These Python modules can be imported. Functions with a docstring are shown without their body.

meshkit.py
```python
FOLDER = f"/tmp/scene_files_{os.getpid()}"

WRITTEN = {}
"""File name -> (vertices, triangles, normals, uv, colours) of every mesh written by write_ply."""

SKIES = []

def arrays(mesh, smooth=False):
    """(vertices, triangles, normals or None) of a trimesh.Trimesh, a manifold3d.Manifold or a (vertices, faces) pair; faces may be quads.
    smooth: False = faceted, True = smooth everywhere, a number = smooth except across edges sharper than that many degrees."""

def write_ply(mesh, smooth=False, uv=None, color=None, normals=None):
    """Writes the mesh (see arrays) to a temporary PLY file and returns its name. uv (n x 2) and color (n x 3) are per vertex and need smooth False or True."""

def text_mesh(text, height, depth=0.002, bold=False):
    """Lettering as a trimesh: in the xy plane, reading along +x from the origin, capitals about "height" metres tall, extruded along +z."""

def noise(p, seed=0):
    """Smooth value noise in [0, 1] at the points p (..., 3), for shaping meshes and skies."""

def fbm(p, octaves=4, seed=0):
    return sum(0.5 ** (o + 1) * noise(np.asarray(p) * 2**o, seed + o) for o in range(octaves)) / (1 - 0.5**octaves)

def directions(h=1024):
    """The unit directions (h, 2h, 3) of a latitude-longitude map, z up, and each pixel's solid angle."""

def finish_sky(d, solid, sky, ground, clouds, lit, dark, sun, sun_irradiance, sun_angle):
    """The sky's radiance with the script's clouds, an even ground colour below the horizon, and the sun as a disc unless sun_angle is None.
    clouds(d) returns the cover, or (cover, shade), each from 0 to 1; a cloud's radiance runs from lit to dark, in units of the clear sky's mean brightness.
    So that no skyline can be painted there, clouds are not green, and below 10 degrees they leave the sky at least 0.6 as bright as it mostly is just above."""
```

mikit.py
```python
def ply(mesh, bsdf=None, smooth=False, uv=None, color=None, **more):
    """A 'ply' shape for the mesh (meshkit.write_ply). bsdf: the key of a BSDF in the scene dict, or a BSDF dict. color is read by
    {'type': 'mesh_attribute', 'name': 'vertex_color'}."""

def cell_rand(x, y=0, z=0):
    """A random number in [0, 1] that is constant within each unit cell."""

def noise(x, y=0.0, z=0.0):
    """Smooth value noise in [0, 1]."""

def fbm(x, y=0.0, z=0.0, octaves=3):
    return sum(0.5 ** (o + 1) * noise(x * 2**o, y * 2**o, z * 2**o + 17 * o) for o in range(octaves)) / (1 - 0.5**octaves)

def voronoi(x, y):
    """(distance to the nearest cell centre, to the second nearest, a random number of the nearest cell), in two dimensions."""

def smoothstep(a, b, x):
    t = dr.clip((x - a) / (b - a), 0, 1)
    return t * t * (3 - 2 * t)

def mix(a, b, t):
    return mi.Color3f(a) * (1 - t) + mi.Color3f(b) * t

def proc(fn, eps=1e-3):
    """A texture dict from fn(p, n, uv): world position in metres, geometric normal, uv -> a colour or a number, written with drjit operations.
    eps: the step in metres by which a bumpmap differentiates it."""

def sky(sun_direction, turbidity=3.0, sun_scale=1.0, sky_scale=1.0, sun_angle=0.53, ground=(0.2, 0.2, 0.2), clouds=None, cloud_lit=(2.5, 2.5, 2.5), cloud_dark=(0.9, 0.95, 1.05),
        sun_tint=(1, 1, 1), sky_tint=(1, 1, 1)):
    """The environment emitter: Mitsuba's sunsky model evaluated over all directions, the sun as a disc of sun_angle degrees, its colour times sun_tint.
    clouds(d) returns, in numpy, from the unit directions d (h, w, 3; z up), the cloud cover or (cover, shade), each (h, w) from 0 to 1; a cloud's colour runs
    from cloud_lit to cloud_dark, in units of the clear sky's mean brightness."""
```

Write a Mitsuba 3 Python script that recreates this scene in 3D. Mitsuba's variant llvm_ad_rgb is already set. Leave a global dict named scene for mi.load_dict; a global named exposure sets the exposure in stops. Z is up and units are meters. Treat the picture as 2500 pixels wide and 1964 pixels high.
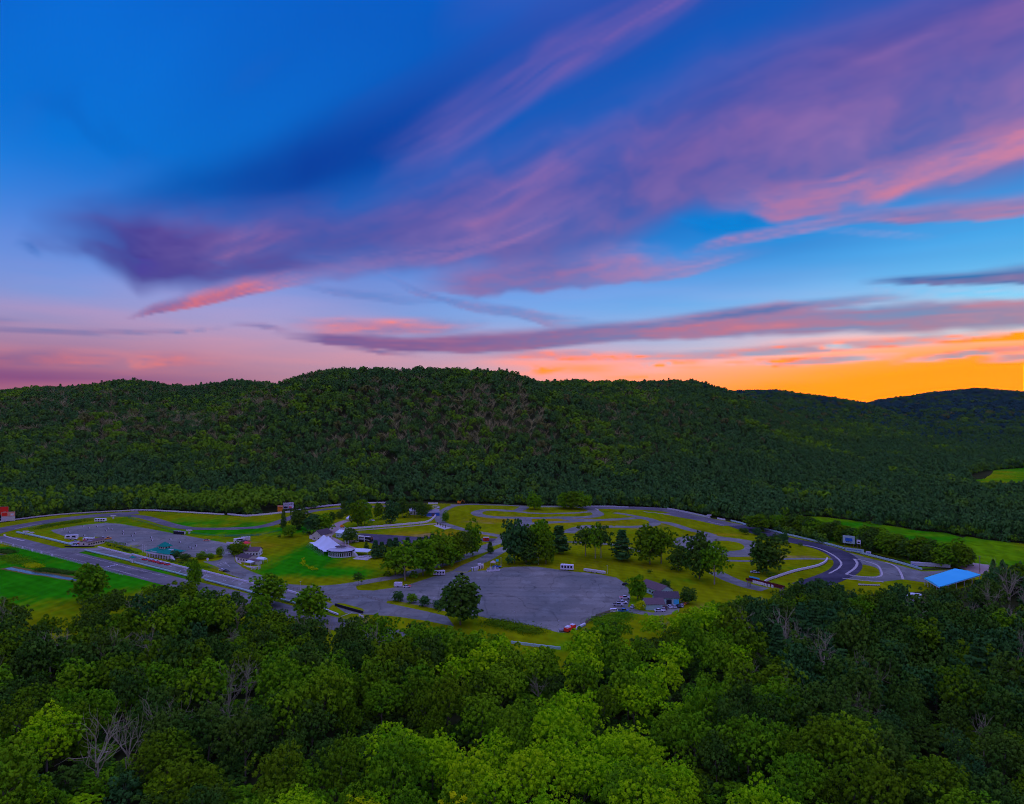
import math
import numpy as np
import shapely
import trimesh
import drjit as dr
import mitsuba as mi
import meshkit
import mikit
from shapely.geometry import LineString



def Polygon(p):
    return shapely.Polygon(p).buffer(0)


scene, labels = {}, {}
Tr = mi.ScalarTransform4f
# --- camera: a drone 105 m above the valley floor, looking level and north (+y)
EYE = [0, 0, 105]
scene['camera'] = {'type': 'perspective', 'fov': 70.0, 'fov_axis': 'x', 'near_clip': 1.0, 'far_clip': 20000.0,
                   'to_world': Tr().look_at(origin=EYE, target=[0, 1000, 106.7], up=[0, 0, 1])}
# --- light: twilight sky just before sunset, the sun low behind the hills on the right; orange-lit cirrus, indigo cloud shade
# veil: thin high cloud and horizon haze. (azimuth, elevation, weight of sunlit cloud, weight of shaded cloud)
VEIL = [(-32.8, 23.77, 0, 0.34), (-20.0, 26.21, 0, 0.42), (-4.8, 27.31, 0, 0.58), (14.1, 26.68, 0, 0.62), (32.8, 23.77, 0.02, 0.7), (-30.5, 18.30, 0, 0.3), (-17.1, 21.48, 0, 0.42), (-8.0, 20.81, 0, 0.6), (8.0, 22.18, 0.01, 0.7), (20.0, 21.15, 0.03, 0.74), (32.8, 17.88, 0.05, 0.74), (-32.8, 12.87, 0.03, 0.2), (-25.5, 15.68, 0, 0.45), (-17.1, 15.98, 0, 0.66), (-8.0, 17.40, 0, 0.68), (4.8, 16.63, 0.03, 0.72), (-33.7, 9.66, 0.15, 0), (-28.0, 8.02, 0.2, 0.05), (-8.0, 8.36, 0.12, 0.28), (14.1, 8.80, 0.03, 0.36), (18.6, 12.72, 0, 0.52), (30.5, 10.00, 0.04, 0.36), (33.9, 11.18, 0.06, 0.36), (-33.7, 5.99, 0.25, 0.08), (-22.8, 5.75, 0.33, 0), (-1.6, 6.87, 0.24, 0.04), (-33.7, 3.73, 0.5, 0.48), (-28.0, 2.97, 0.58, 0.42), (-33.7, 1.34, 0.12, 0.85), (-28.0, 1.27, 0.25, 0.72), (-20.0, 3.46, 0.52, 0.3), (-20.0, 1.36, 0.4, 0.5), (-11.1, 3.30, 0.42, 0.22), (-11.1, 1.42, 0.45, 0.3), (4.8, 3.35, 0.66, 0.16), (4.8, 0.80, 0.74, 0.18), (14.1, 2.95, 0.8, 0.06), (17.1, 1.07, 0.96, 0.04), (25.5, 2.75, 1, 0), (32.8, 3.64, 1, 0), (25.5, 0.20, 0.95, 0.05), (32.8, 1.21, 1, 0), (32.8, 0.00, 1, 0), (37.1, 2.18, 1.1, 0), (29.3, 3.22, 1.1, 0), (35.0, 2.23, 1.15, 0), (21.4, 1.49, 1.05, 0), (30.5, 0.00, 1, 0.05), (12.6, 1.72, 0.85, 0.06), (8.0, 1.43, 0.78, 0.1), (28.0, 1.56, 1.1, 0), (32.8, 0.40, 1.1, 0), (22.8, 5.46, 0.4, 0.1), (32.8, 5.51, 0.5, 0.06), (30.5, 7.02, 0.16, 0.14), (17.1, 6.26, 0.3, 0.08), (8.0, 7.12, 0.18, 0.12)]
VEIL += [(-75, 2, .1, .7), (-75, 8, .25, .2), (-80, 16, .1, .4), (-75, 40, .27, .03), (75, 3, .85, .1), (75, 12, .2, .5), (70, 25, .16, .3), (70, 45, .27, .03), (0, 48, .27, .03),  # unseen sky: extra lit cloud added overhead to brighten the ground
         (130, 4, .4, .3), (130, 15, .12, .55), (130, 45, .27, .03), (180, 4, .22, .5), (180, 15, .1, .6), (180, 45, .27, .03), (-130, 4, .2, .5), (-130, 15, .1, .55), (-130, 45, .27, .03), (0, 80, .27, .03)]
# cloud bands, left to right: (azimuth, elevation of the middle, reach up, reach down, sunlit, shaded, density), then softness above and below, streak length, ripple
BANDS = [
    ([(-33.7, 11.72, 1.60, 1.07, 0.03, 0.7, 0), (-30.0, 11.25, 3.06, 1.95, 0.04, 0.78, 0.75), (-27.0, 10.46, 4.00, 3.03, 0.05, 0.86, 1), (-22.2, 11.00, 3.57, 3.33, 0.07, 0.8, 0.97), (-17.1, 11.65, 3.99, 2.82, 0.07, 0.76, 0.95), (-12.6, 12.18, 4.07, 2.19, 0.06, 0.74, 0.9), (-4.8, 13.35, 6.08, 3.77, 0.09, 0.72, 0.92), (4.8, 14.55, 7.36, 4.80, 0.12, 0.68, 0.95), (14.1, 17.06, 8.09, 2.80, 0.12, 0.7, 0.95), (22.8, 17.89, 7.99, 3.55, 0.14, 0.68, 0.95), (35.0, 18.40, 7.89, 4.47, 0.16, 0.64, 0.95), (41.0, 17.93, 7.27, 4.12, 0.16, 0.62, 0.9)], .95, .6, 9, 1.1),
    ([(-29.3, 13.34, 1.40, 1.12, 0, 0.7, 0), (-22.8, 15.17, 2.66, 2.37, 0, 0.78, 0.6), (-15.6, 17.23, 4.02, 3.40, 0, 0.85, 0.9), (-8.0, 20.25, 4.45, 4.13, 0, 0.8, 0.85), (0.0, 24.01, 4.82, 4.49, 0, 0.7, 0.6), (8.0, 27.17, 5.09, 4.77, 0, 0.65, 0.35), (17.1, 30.15, 4.91, 4.60, 0, 0.6, 0)], 1, .9, 16, .8),
    ([(-11.1, 17.26, 1.89, 1.89, 0.1, 0.6, 0), (-4.8, 20.37, 2.88, 2.56, 0.12, 0.6, 0.5), (3.2, 24.77, 2.56, 1.92, 0.13, 0.6, 0.6), (12.6, 28.30, 1.88, 1.57, 0.14, 0.6, 0.55), (18.6, 31.08, 1.52, 1.52, 0.1, 0.6, 0.3)], .9, .9, 12, .9),
    ([(8.0, 19.97, 1.91, 1.91, 0.05, 0.72, 0), (20.0, 22.71, 2.71, 2.71, 0.1, 0.72, 0.5), (35.0, 23.89, 3.16, 2.89, 0.12, 0.7, 0.6), (42.7, 23.26, 3.30, 2.59, 0.1, 0.7, 0.5)], .9, .9, 14, .8),
    ([(-24.1, 10.00, 1.17, 1.17, 0.16, 0.6, 0), (-21.1, 11.09, 1.80, 1.35, 0.2, 0.6, 0.7), (-17.7, 12.49, 1.83, 1.53, 0.17, 0.6, 0.4), (-14.1, 13.00, 1.87, 1.56, 0.1, 0.6, 0)], .9, .9, 6, .7),
    ([(-28.0, 5.79, 0.17, 0.17, 0.2, 0.6, 0), (-26.0, 6.55, 0.69, 0.29, 0.24, 0.62, 0.9), (-23.3, 7.24, 1.00, 0.41, 0.38, 0.58, 1), (-20.0, 8.30, 1.15, 0.48, 0.36, 0.55, 1), (-17.1, 9.12, 0.92, 0.55, 0.26, 0.5, 0.7), (-12.6, 10.07, 0.94, 0.75, 0.16, 0.5, 0)], 1, .4, 5, .6),
    ([(-17.1, 10.47, 1.23, 0.92, 0.16, 0.55, 0), (-12.6, 10.38, 1.57, 0.94, 0.16, 0.55, 0.6), (-4.8, 11.52, 1.28, 0.77, 0.2, 0.58, 0.7), (1.6, 13.39, 1.60, 0.96, 0.2, 0.58, 0.55), (8.0, 15.95, 1.91, 1.27, 0.16, 0.6, 0)], .9, .8, 7, .9),
    ([(-8.0, 9.30, 1.27, 0.95, 0.13, 0.66, 0), (-3.2, 9.37, 1.92, 1.09, 0.16, 0.66, 0.8), (3.2, 9.68, 2.24, 1.15, 0.2, 0.64, 0.9), (9.9, 10.17, 2.21, 0.95, 0.26, 0.52, 0.95), (14.1, 10.31, 1.12, 0.62, 0.22, 0.5, 0.7), (20.0, 11.46, 0.60, 0.42, 0.1, 0.5, 0)], .9, .4, 6, .7),
    ([(-6.4, 13.91, 1.28, 1.28, 0.2, 0.58, 0), (-1.6, 15.20, 1.93, 1.93, 0.22, 0.56, 0.5), (3.2, 17.54, 1.92, 1.60, 0.2, 0.58, 0.5), (8.0, 19.97, 1.27, 1.27, 0.16, 0.6, 0)], .9, .9, 9, .9),
    ([(12.3, 13.98, 0.63, 0.63, 0, 0.52, 0), (15.4, 13.22, 0.93, 0.74, 0, 0.52, 0.95), (18.6, 13.15, 1.22, 0.91, 0, 0.54, 0.95), (22.2, 12.57, 0.59, 0.42, 0, 0.5, 0)], .8, .8, 6, .4),
    ([(12.9, 11.27, 0.38, 0.31, 0.14, 0.5, 0), (16.5, 11.98, 0.62, 0.43, 0.22, 0.52, 0.9), (21.4, 12.50, 0.60, 0.42, 0.24, 0.5, 0.9), (24.9, 12.88, 0.70, 0.41, 0.2, 0.5, 0.6), (28.0, 12.95, 0.68, 0.40, 0.16, 0.5, 0)], .8, .6, 6, .5),
    ([(14.1, 15.34, 1.56, 1.25, 0.18, 0.6, 0), (20.0, 14.32, 2.11, 0.90, 0.28, 0.58, 0.8), (24.4, 14.17, 2.05, 0.99, 0.36, 0.55, 1), (29.3, 15.18, 1.96, 1.12, 0.38, 0.52, 0.9), (35.0, 16.25, 1.84, 1.16, 0.4, 0.5, 0.9), (41.0, 16.83, 1.45, 0.97, 0.36, 0.5, 0.8)], .9, .6, 8, .8),
    ([(22.2, 12.99, 0.89, 0.48, 0.18, 0.62, 0), (28.0, 12.55, 0.96, 0.45, 0.2, 0.62, 0.9), (35.0, 12.42, 0.89, 0.53, 0.26, 0.58, 0.95), (41.0, 12.52, 0.97, 0.48, 0.26, 0.58, 0.9)], .8, .5, 7, .5),
    ([(21.4, 12.50, 0.30, 0.24, 0.12, 0.42, 0), (26.8, 11.67, 0.34, 0.23, 0.14, 0.42, 0.6), (30.5, 10.93, 0.22, 0.17, 0.14, 0.42, 0)], .8, .8, 6, .3),
    ([(24.9, 8.52, 0.23, 0.23, 0.1, 0.75, 0), (27.5, 8.34, 0.40, 0.23, 0.12, 0.78, 0.9), (31.2, 8.10, 0.60, 0.33, 0.13, 0.76, 0.95), (35.0, 7.92, 1.05, 0.42, 0.16, 0.74, 0.95), (41.0, 7.59, 1.21, 0.44, 0.16, 0.72, 0.9)], .8, .4, 9, .4),
    ([(-21.1, 5.82, 0.18, 0.18, 0.16, 0.5, 0), (-18.9, 5.69, 0.24, 0.18, 0.18, 0.55, 0.7), (-15.9, 5.32, 0.31, 0.25, 0.2, 0.55, 0)], .8, .6, 6, .3),
    ([(-17.7, 5.79, 0.80, 0.61, 0.4, 0.4, 0), (-14.1, 5.74, 0.93, 0.75, 0.44, 0.44, 0.8), (-9.5, 5.84, 0.95, 0.70, 0.5, 0.46, 0.95), (-5.4, 5.89, 0.83, 0.58, 0.4, 0.5, 0.7), (-1.6, 6.23, 0.64, 0.39, 0.2, 0.5, 0)], 1, .6, 7, .5),
    ([(-17.7, 5.03, 0.31, 0.24, 0.12, 0.74, 0), (-14.1, 4.87, 0.56, 0.44, 0.14, 0.76, 0.9), (-8.0, 4.60, 0.76, 0.70, 0.18, 0.72, 1), (0.0, 4.71, 1.16, 0.77, 0.22, 0.68, 1), (6.4, 5.41, 0.96, 0.83, 0.22, 0.68, 0.9), (12.6, 5.77, 0.94, 0.94, 0.28, 0.66, 0.9), (20.0, 6.40, 1.21, 1.39, 0.3, 0.62, 0.97), (28.0, 6.13, 0.85, 1.36, 0.3, 0.62, 0.98), (35.0, 5.95, 0.89, 1.26, 0.3, 0.62, 0.98), (41.0, 5.92, 0.82, 1.16, 0.3, 0.62, 0.9)], .7, .4, 10, .6),
    ([(8.0, 5.86, 0.45, 0.38, 0.2, 0.6, 0), (14.1, 6.35, 0.68, 0.37, 0.2, 0.66, 0.8), (20.0, 6.90, 0.60, 0.36, 0.22, 0.66, 0.9), (25.5, 7.21, 0.52, 0.29, 0.24, 0.6, 0.7), (30.5, 7.43, 0.28, 0.22, 0.2, 0.5, 0)], .8, .5, 9, .5),
    ([(-11.1, 10.13, 0.63, 0.63, 0.16, 0.4, 0), (-6.4, 8.24, 0.26, 0.19, 0.14, 0.46, 0.75), (-1.6, 7.18, 0.71, 0.45, 0.16, 0.5, 0.7), (3.2, 6.38, 0.77, 0.51, 0.2, 0.5, 0.75), (6.7, 6.19, 0.45, 0.32, 0.2, 0.4, 0)], .8, .6, 5, .6),
    ([(-17.1, 8.98, 0.25, 0.18, 0.06, 0.45, 0), (-13.5, 8.37, 0.50, 0.31, 0.1, 0.44, 0.6), (-8.0, 7.90, 0.57, 0.32, 0.12, 0.42, 0.5), (-1.6, 8.13, 0.45, 0.26, 0.12, 0.4, 0)], .9, .6, 7, .4),
    ([(-13.5, 4.36, 0.25, 0.25, 0.2, 0.7, 0), (-10.5, 4.00, 0.32, 0.25, 0.2, 0.7, 0.8), (-6.7, 3.66, 0.26, 0.16, 0.25, 0.6, 0)], .7, .5, 6, .3),
    ([(-4.8, 3.74, 0.38, 0.32, 0.5, 0.42, 0), (1.6, 3.75, 0.51, 0.39, 0.56, 0.4, 0.8), (8.0, 3.59, 0.51, 0.41, 0.75, 0.25, 0.9), (14.1, 3.57, 0.50, 0.37, 0.6, 0.38, 0.85), (22.8, 4.05, 0.53, 0.41, 0.42, 0.5, 0.9), (29.3, 4.28, 0.45, 0.34, 0.6, 0.38, 0.9), (35.0, 4.28, 0.37, 0.26, 0.9, 0.1, 0.9), (41.0, 4.19, 0.34, 0.24, 0.9, 0.1, 0.9)], .8, .5, 8, .5),
    ([(15.4, 3.12, 0.25, 0.25, 0.8, 0.2, 0), (20.0, 2.98, 0.39, 0.30, 0.6, 0.36, 0.9), (24.1, 3.13, 0.38, 0.29, 0.48, 0.46, 0.9), (28.5, 3.24, 0.25, 0.20, 0.45, 0.45, 0)], .7, .6, 6, .4),
    ([(21.7, 4.17, 0.18, 0.18, 0.9, 0.1, 0), (23.9, 4.01, 0.41, 0.23, 0.97, 0.03, 0.9), (25.5, 3.91, 0.29, 0.23, 0.8, 0.2, 0)], .8, .6, 4, .3),
    ([(27.3, 2.82, 0.20, 0.17, 0.45, 0.5, 0), (30.9, 3.16, 0.36, 0.25, 0.42, 0.5, 0.95), (33.2, 3.41, 0.32, 0.21, 0.45, 0.48, 0.95), (36.3, 3.49, 0.31, 0.21, 0.5, 0.45, 0.8)], .7, .5, 6, .3),
    ([(32.3, 2.85, 0.22, 0.16, 0.45, 0.48, 0), (34.6, 2.93, 0.34, 0.24, 0.42, 0.5, 0.95), (37.1, 2.99, 0.33, 0.20, 0.42, 0.5, 0.8)], .7, .5, 6, .3),
    ([(8.0, 2.70, 0.32, 0.32, 0.6, 0.2, 0), (12.3, 3.10, 0.25, 0.19, 0.9, 0.1, 0.7), (15.9, 3.11, 0.25, 0.19, 0.85, 0.15, 0)], .8, .6, 6, .3),
    ([(-39.1, 2.61, 0.75, 0.60, 0.3, 0.62, 0.6), (-35.0, 2.76, 0.79, 0.63, 0.34, 0.62, 0.7), (-31.6, 2.87, 0.98, 0.71, 0.42, 0.54, 0.85), (-28.0, 2.77, 0.85, 0.68, 0.6, 0.4, 0.95), (-24.7, 3.06, 0.70, 0.53, 0.42, 0.5, 0.7), (-20.0, 2.86, 0.60, 0.48, 0.3, 0.5, 0)], 1, .8, 9, .5),
    ([(-39.1, 4.45, 0.15, 0.15, 0.2, 0.45, 0.5), (-35.0, 4.70, 0.21, 0.16, 0.2, 0.48, 0.7), (-30.5, 4.75, 0.28, 0.19, 0.2, 0.48, 0.7), (-24.9, 5.05, 0.23, 0.15, 0.2, 0.46, 0.6), (-20.9, 5.59, 0.18, 0.12, 0.2, 0.4, 0)], .8, .5, 9, .3),
    ([(-39.1, 5.09, 0.30, 0.20, 0.2, 0.4, 0.5), (-35.0, 5.24, 0.37, 0.24, 0.2, 0.42, 0.6), (-32.8, 5.25, 0.27, 0.16, 0.2, 0.4, 0)], .8, .5, 6, .3),
    ([(-34.4, 10.35, 0.27, 0.27, 0.04, 0.4, 0), (-33.4, 10.08, 0.48, 0.48, 0.05, 0.45, 0.8), (-32.8, 9.49, 0.32, 0.27, 0.05, 0.4, 0)], .9, .9, 3, .6),
    ([(-33.7, 19.39, 1.07, 1.07, 0, 0.45, 0), (-31.2, 19.16, 1.37, 1.10, 0, 0.5, 0.5), (-28.0, 16.92, 1.13, 1.13, 0, 0.5, 0.35), (-24.9, 15.75, 1.16, 1.16, 0, 0.5, 0)], 1, 1, 6, .9),
    ([(25.5, 8.20, 0.23, 0.23, 0.3, 0.3, 0), (28.0, 7.58, 0.40, 0.34, 0.2, 0.16, 0.5), (35.0, 6.88, 0.58, 0.42, 0.22, 0.1, 0.7), (41.0, 6.35, 0.48, 0.39, 0.2, 0.1, 0.6)], .9, .9, 8, .3),
    ([(1.0, 2.73, 0.64, 0.51, 0.75, 0.2, 0), (2.6, 2.56, 0.45, 0.38, 0.8, 0.18, 0.6), (4.8, 2.72, 0.32, 0.32, 0.7, 0.2, 0)], 1, 1, 4, .4),
]


def clouds(d):
    az, el = np.degrees(np.arctan2(d[..., 0], d[..., 1])), np.degrees(np.arcsin(np.clip(d[..., 2], 0, 1)))
    P3 = lambda a, b, s: np.stack([a, b, np.full_like(a, s)], -1)  # noqa: E731
    deck = np.maximum(d[..., 2], .04)
    qx, qy = d[..., 0] / deck, d[..., 1] / deck
    fx, fy = qx * .67 - qy * .74, qx * .74 + qy * .67          # along and across the wind, on the cloud deck
    fibre = meshkit.fbm(P3(fx * .35 + 9, fy * 2.2, 3.7), 4, 5) - .5
    coarse = meshkit.fbm(P3(az / 16 + 40, el / 5, 1.3), 4, 2) - .5
    a2, e2 = az + 6 * coarse, el + np.minimum(4.0, .12 * el + .3) * coarse
    num, den = np.zeros(d.shape[:2] + (2,)), np.full(d.shape[:2], 1e-12)
    for a, e, lit, dark in VEIL:
        da = (a2 - a + 180) % 360 - 180
        far = np.where(abs(a) > 60, 1.6, 1.0)
        w = np.exp(-((da / (6.5 * far)) ** 2 + ((e2 - e) / (1.0 + .17 * e)) ** 2) * .5) + 1e-7 / (1 + (da / 20) ** 2 + ((e2 - e) / 8) ** 2) ** 2
        num += w[..., None] * np.array([lit, dark])
        den += w
    wl = num / den[..., None]
    wl[..., 1] = np.clip(wl[..., 1] + .35 * fibre * np.clip((el - 6) / 14, 0, 1), 0, 1)
    wl[..., 0] = np.clip(wl[..., 0] + .07 * fibre * np.clip((el - 6) / 14, 0, 1), 0, 1)
    low = np.exp(-(el / 10) ** 2)
    streak = meshkit.fbm(P3(az / 11 + 3, el * .9 + .02 * az, 6.1), 5, 21) - .5
    wl[..., 0] *= np.where(wl[..., 0] < .8, 1 + 1.1 * low * streak, 1)
    wl[..., 1] = np.clip(wl[..., 1] * (1 - .9 * low * streak) + .12 * low * streak, 0, 1)
    for i, (pts, su, sd, length, ripple) in enumerate(BANDS):
        q = np.array(pts)
        box = (az > q[0, 0] - 3) & (az < q[-1, 0] + 3) & (np.abs(el - np.interp(az, q[:, 0], q[:, 1])) < 3 + 2.2 * q[:, 2:4].max())
        if not box.any():
            continue
        A, E = az[box], el[box]
        size = np.interp(A, q[:, 0], q[:, 2] + q[:, 3])
        c = np.interp(A, q[:, 0], q[:, 1])
        n1 = meshkit.fbm(P3(A / length * 1.6 + 31 * i, (E - c) / np.maximum(size, .2) * 1.2, .5), 4, 11 + i) - .5
        n2 = 1.15 * (meshkit.fbm(P3(A / length * 1.5 + 17 * i + 1.2 * n1, (E - c) / np.maximum(size, .2) * 4.2 + 1.2 * n1, .5), 5, 70 + i) - .5)
        A2 = A + n1 * length * .5
        c, up, dn, lit, dark, al = (np.interp(A2, q[:, 0], q[:, k]) for k in range(1, 7))
        t = E - c + ripple * n1 * np.minimum(size, 3)
        r = np.where(t > 0, t / np.maximum(up, .05), -t / np.maximum(dn, .05))
        soft = np.where(t > 0, su, sd)
        edge = np.clip((1.15 - r) / np.maximum(1.15 * soft, .05), 0, 1)
        al = np.clip(al * edge * edge * (3 - 2 * edge) * (1 + 1.1 * ripple * n2), 0, 1)[:, None]
        k = np.where(np.abs(c) < 9, 1.6, 1.05)
        look = np.stack([np.clip(lit * (1 + k * (1.6 * n2 + .6 * n1)), 0, 1.1), dark * (1 - .3 * k * n2)], -1)
        wl[box] = wl[box] * (1 - al) + look * al
    wl[..., 0] *= .6 + .4 * np.clip((wl[..., 0] - .55) / .4, 0, 1)
    # a dimming veil, added over the view and thinned overhead to light the ground
    thin = np.clip((el - 27) / 20, 0, 1)
    veil = 3.8 - 2.8 * thin * thin * (3 - 2 * thin)
    wl[..., 0] = np.clip(wl[..., 0], 0, 1)
    wl[..., 1] = 1 - wl[..., 0] - np.clip(1 - wl.sum(-1), 0, 1) / veil
    cover = np.clip(wl.sum(-1), 0, 1)
    return cover, wl[..., 1] / np.maximum(cover, 1e-6)


SUN = [math.sin(math.radians(38)), math.cos(math.radians(38)), math.tan(math.radians(2))]
TINT = (.0015, 1.9, 6.6)
scene['sky'] = mikit.sky(SUN, turbidity=2, sun_scale=0.0, ground=(.05, .06, .04), clouds=clouds, cloud_lit=(2.33, .425, .003), cloud_dark=(.004, .001, .25), sky_tint=TINT)
exposure = 4.05

# --- materials
N, FB, SS, MIX = mikit.noise, mikit.fbm, mikit.smoothstep, mikit.mix


def bs(key, d):
    scene['bsdf_' + key] = d
    return 'bsdf_' + key


def dif(key, col):
    return bs(key, {'type': 'twosided', 'bsdf': {'type': 'diffuse', 'reflectance': mikit.proc(col) if callable(col) else {'type': 'rgb', 'value': list(col)}}})


def gloss(key, col, rough=.3):
    return bs(key, {'type': 'twosided', 'bsdf': {'type': 'principled', 'base_color': {'type': 'rgb', 'value': list(col)}, 'roughness': rough, 'specular': .5}})


def leafcol(a, b, c):
    def fn(p, n, uv):
        big = N(p.x * .09 + 7, p.y * .09, p.z * .05)
        small = N(p.x * .42, p.y * .42, p.z * .42 + 3)
        return MIX(MIX(a, b, SS(.2, .8, small)), c, SS(.35, .9, big) * .7)
    return fn


LEAF = {}
for k, a, b, c in (
        ('bright', (0.227, 0.590, 0.005), (0.402, 0.761, 0.005), (0.455, 0.723, 0.005)),
        ('yellow', (0.402, 0.599, 0.004), (0.612, 0.749, 0.004), (0.612, 0.674, 0.005)),
        ('mid', (0.099, 0.320, 0.007), (0.180, 0.440, 0.007), (0.226, 0.431, 0.007)),
        ('olive', (0.096, 0.248, 0.006), (0.152, 0.322, 0.006), (0.160, 0.294, 0.006)),
        ('dark', (.045, .15, .014), (.09, .22, .016), (.11, .22, .014)),
        ('blue', (.04, .15, .028), (.07, .22, .034), (.09, .22, .022)),
        ('pine', (.035, .14, .028), (.065, .20, .032), (.06, .19, .028))):
    LEAF[k] = dif('leaf_' + k, leafcol(a, b, c))
FAR = {}
for k, a, b, c in (
        ('dark', (0.054, 0.163, 0.028), (0.086, 0.220, 0.032), (0.097, 0.220, 0.026)),
        ('mid', (0.077, 0.213, 0.022), (0.117, 0.270, 0.023), (0.130, 0.270, 0.020)),
        ('teal', (0.054, 0.169, 0.033), (0.085, 0.225, 0.040), (0.092, 0.225, 0.030)),
        ('light', (0.119, 0.304, 0.013), (0.184, 0.394, 0.013), (0.205, 0.383, 0.013)),
        ('haze_blue', (.028, .10, .075), (.042, .13, .095), (.045, .13, .08)),  # haze of the far ridges, painted in as a bluer leaf colour
        ('rust', (.15, .17, .04), (.20, .22, .045), (.18, .22, .03)),
        ('bare', (0.396, 0.385, 0.132), (0.550, 0.517, 0.187), (0.440, 0.440, 0.132))):
    FAR[k] = dif('far_' + k, leafcol(a, b, c))
BARK = dif('bark', lambda p, n, uv: MIX((.16, .13, .08), (.30, .26, .18), N(p.x * 3, p.y * 3, p.z * .8)))
PALEBARK = dif('pale_bark', lambda p, n, uv: MIX((.30, .27, .18), (.5, .45, .32), N(p.x * 2, p.y * 2, p.z * .8)))

# where the grass is lush or dry: (x, y, reach in x, reach in y, how lush)
LUSH = [(-294, 655, 90, 28, .22), (-225, 592, 70, 14, .3), (300, 620, 50, 30, .35), (-140, 500, 24, 55, 1.2), (-105, 455, 40, 16, .8), (-300, 600, 130, 30, .25), (-260, 640, 60, 16, .5), (-290, 430, 80, 40, 1.7), (-335, 500, 55, 30, 1.3), (-260, 560, 40, 8, .9), (-375, 520, 25, 14, 1.3), (-190, 610, 60, 16, .8),
        (60, 650, 60, 26, -.9), (-20, 660, 40, 30, -.8), (-60, 585, 60, 14, -1.0), (-185, 540, 22, 22, -.7), (-120, 425, 60, 16, -.35), (-40, 470, 40, 20, -.8), (90, 470, 60, 30, -.2),
        (330, 640, 60, 30, .4), (230, 570, 40, 14, .3), (120, 570, 40, 20, .25), (420, 560, 60, 30, .5), (160, 585, 26, 9, -1.2), (-350, 490, 40, 12, -.6), (40, 470, 26, 14, -.5)]


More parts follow.
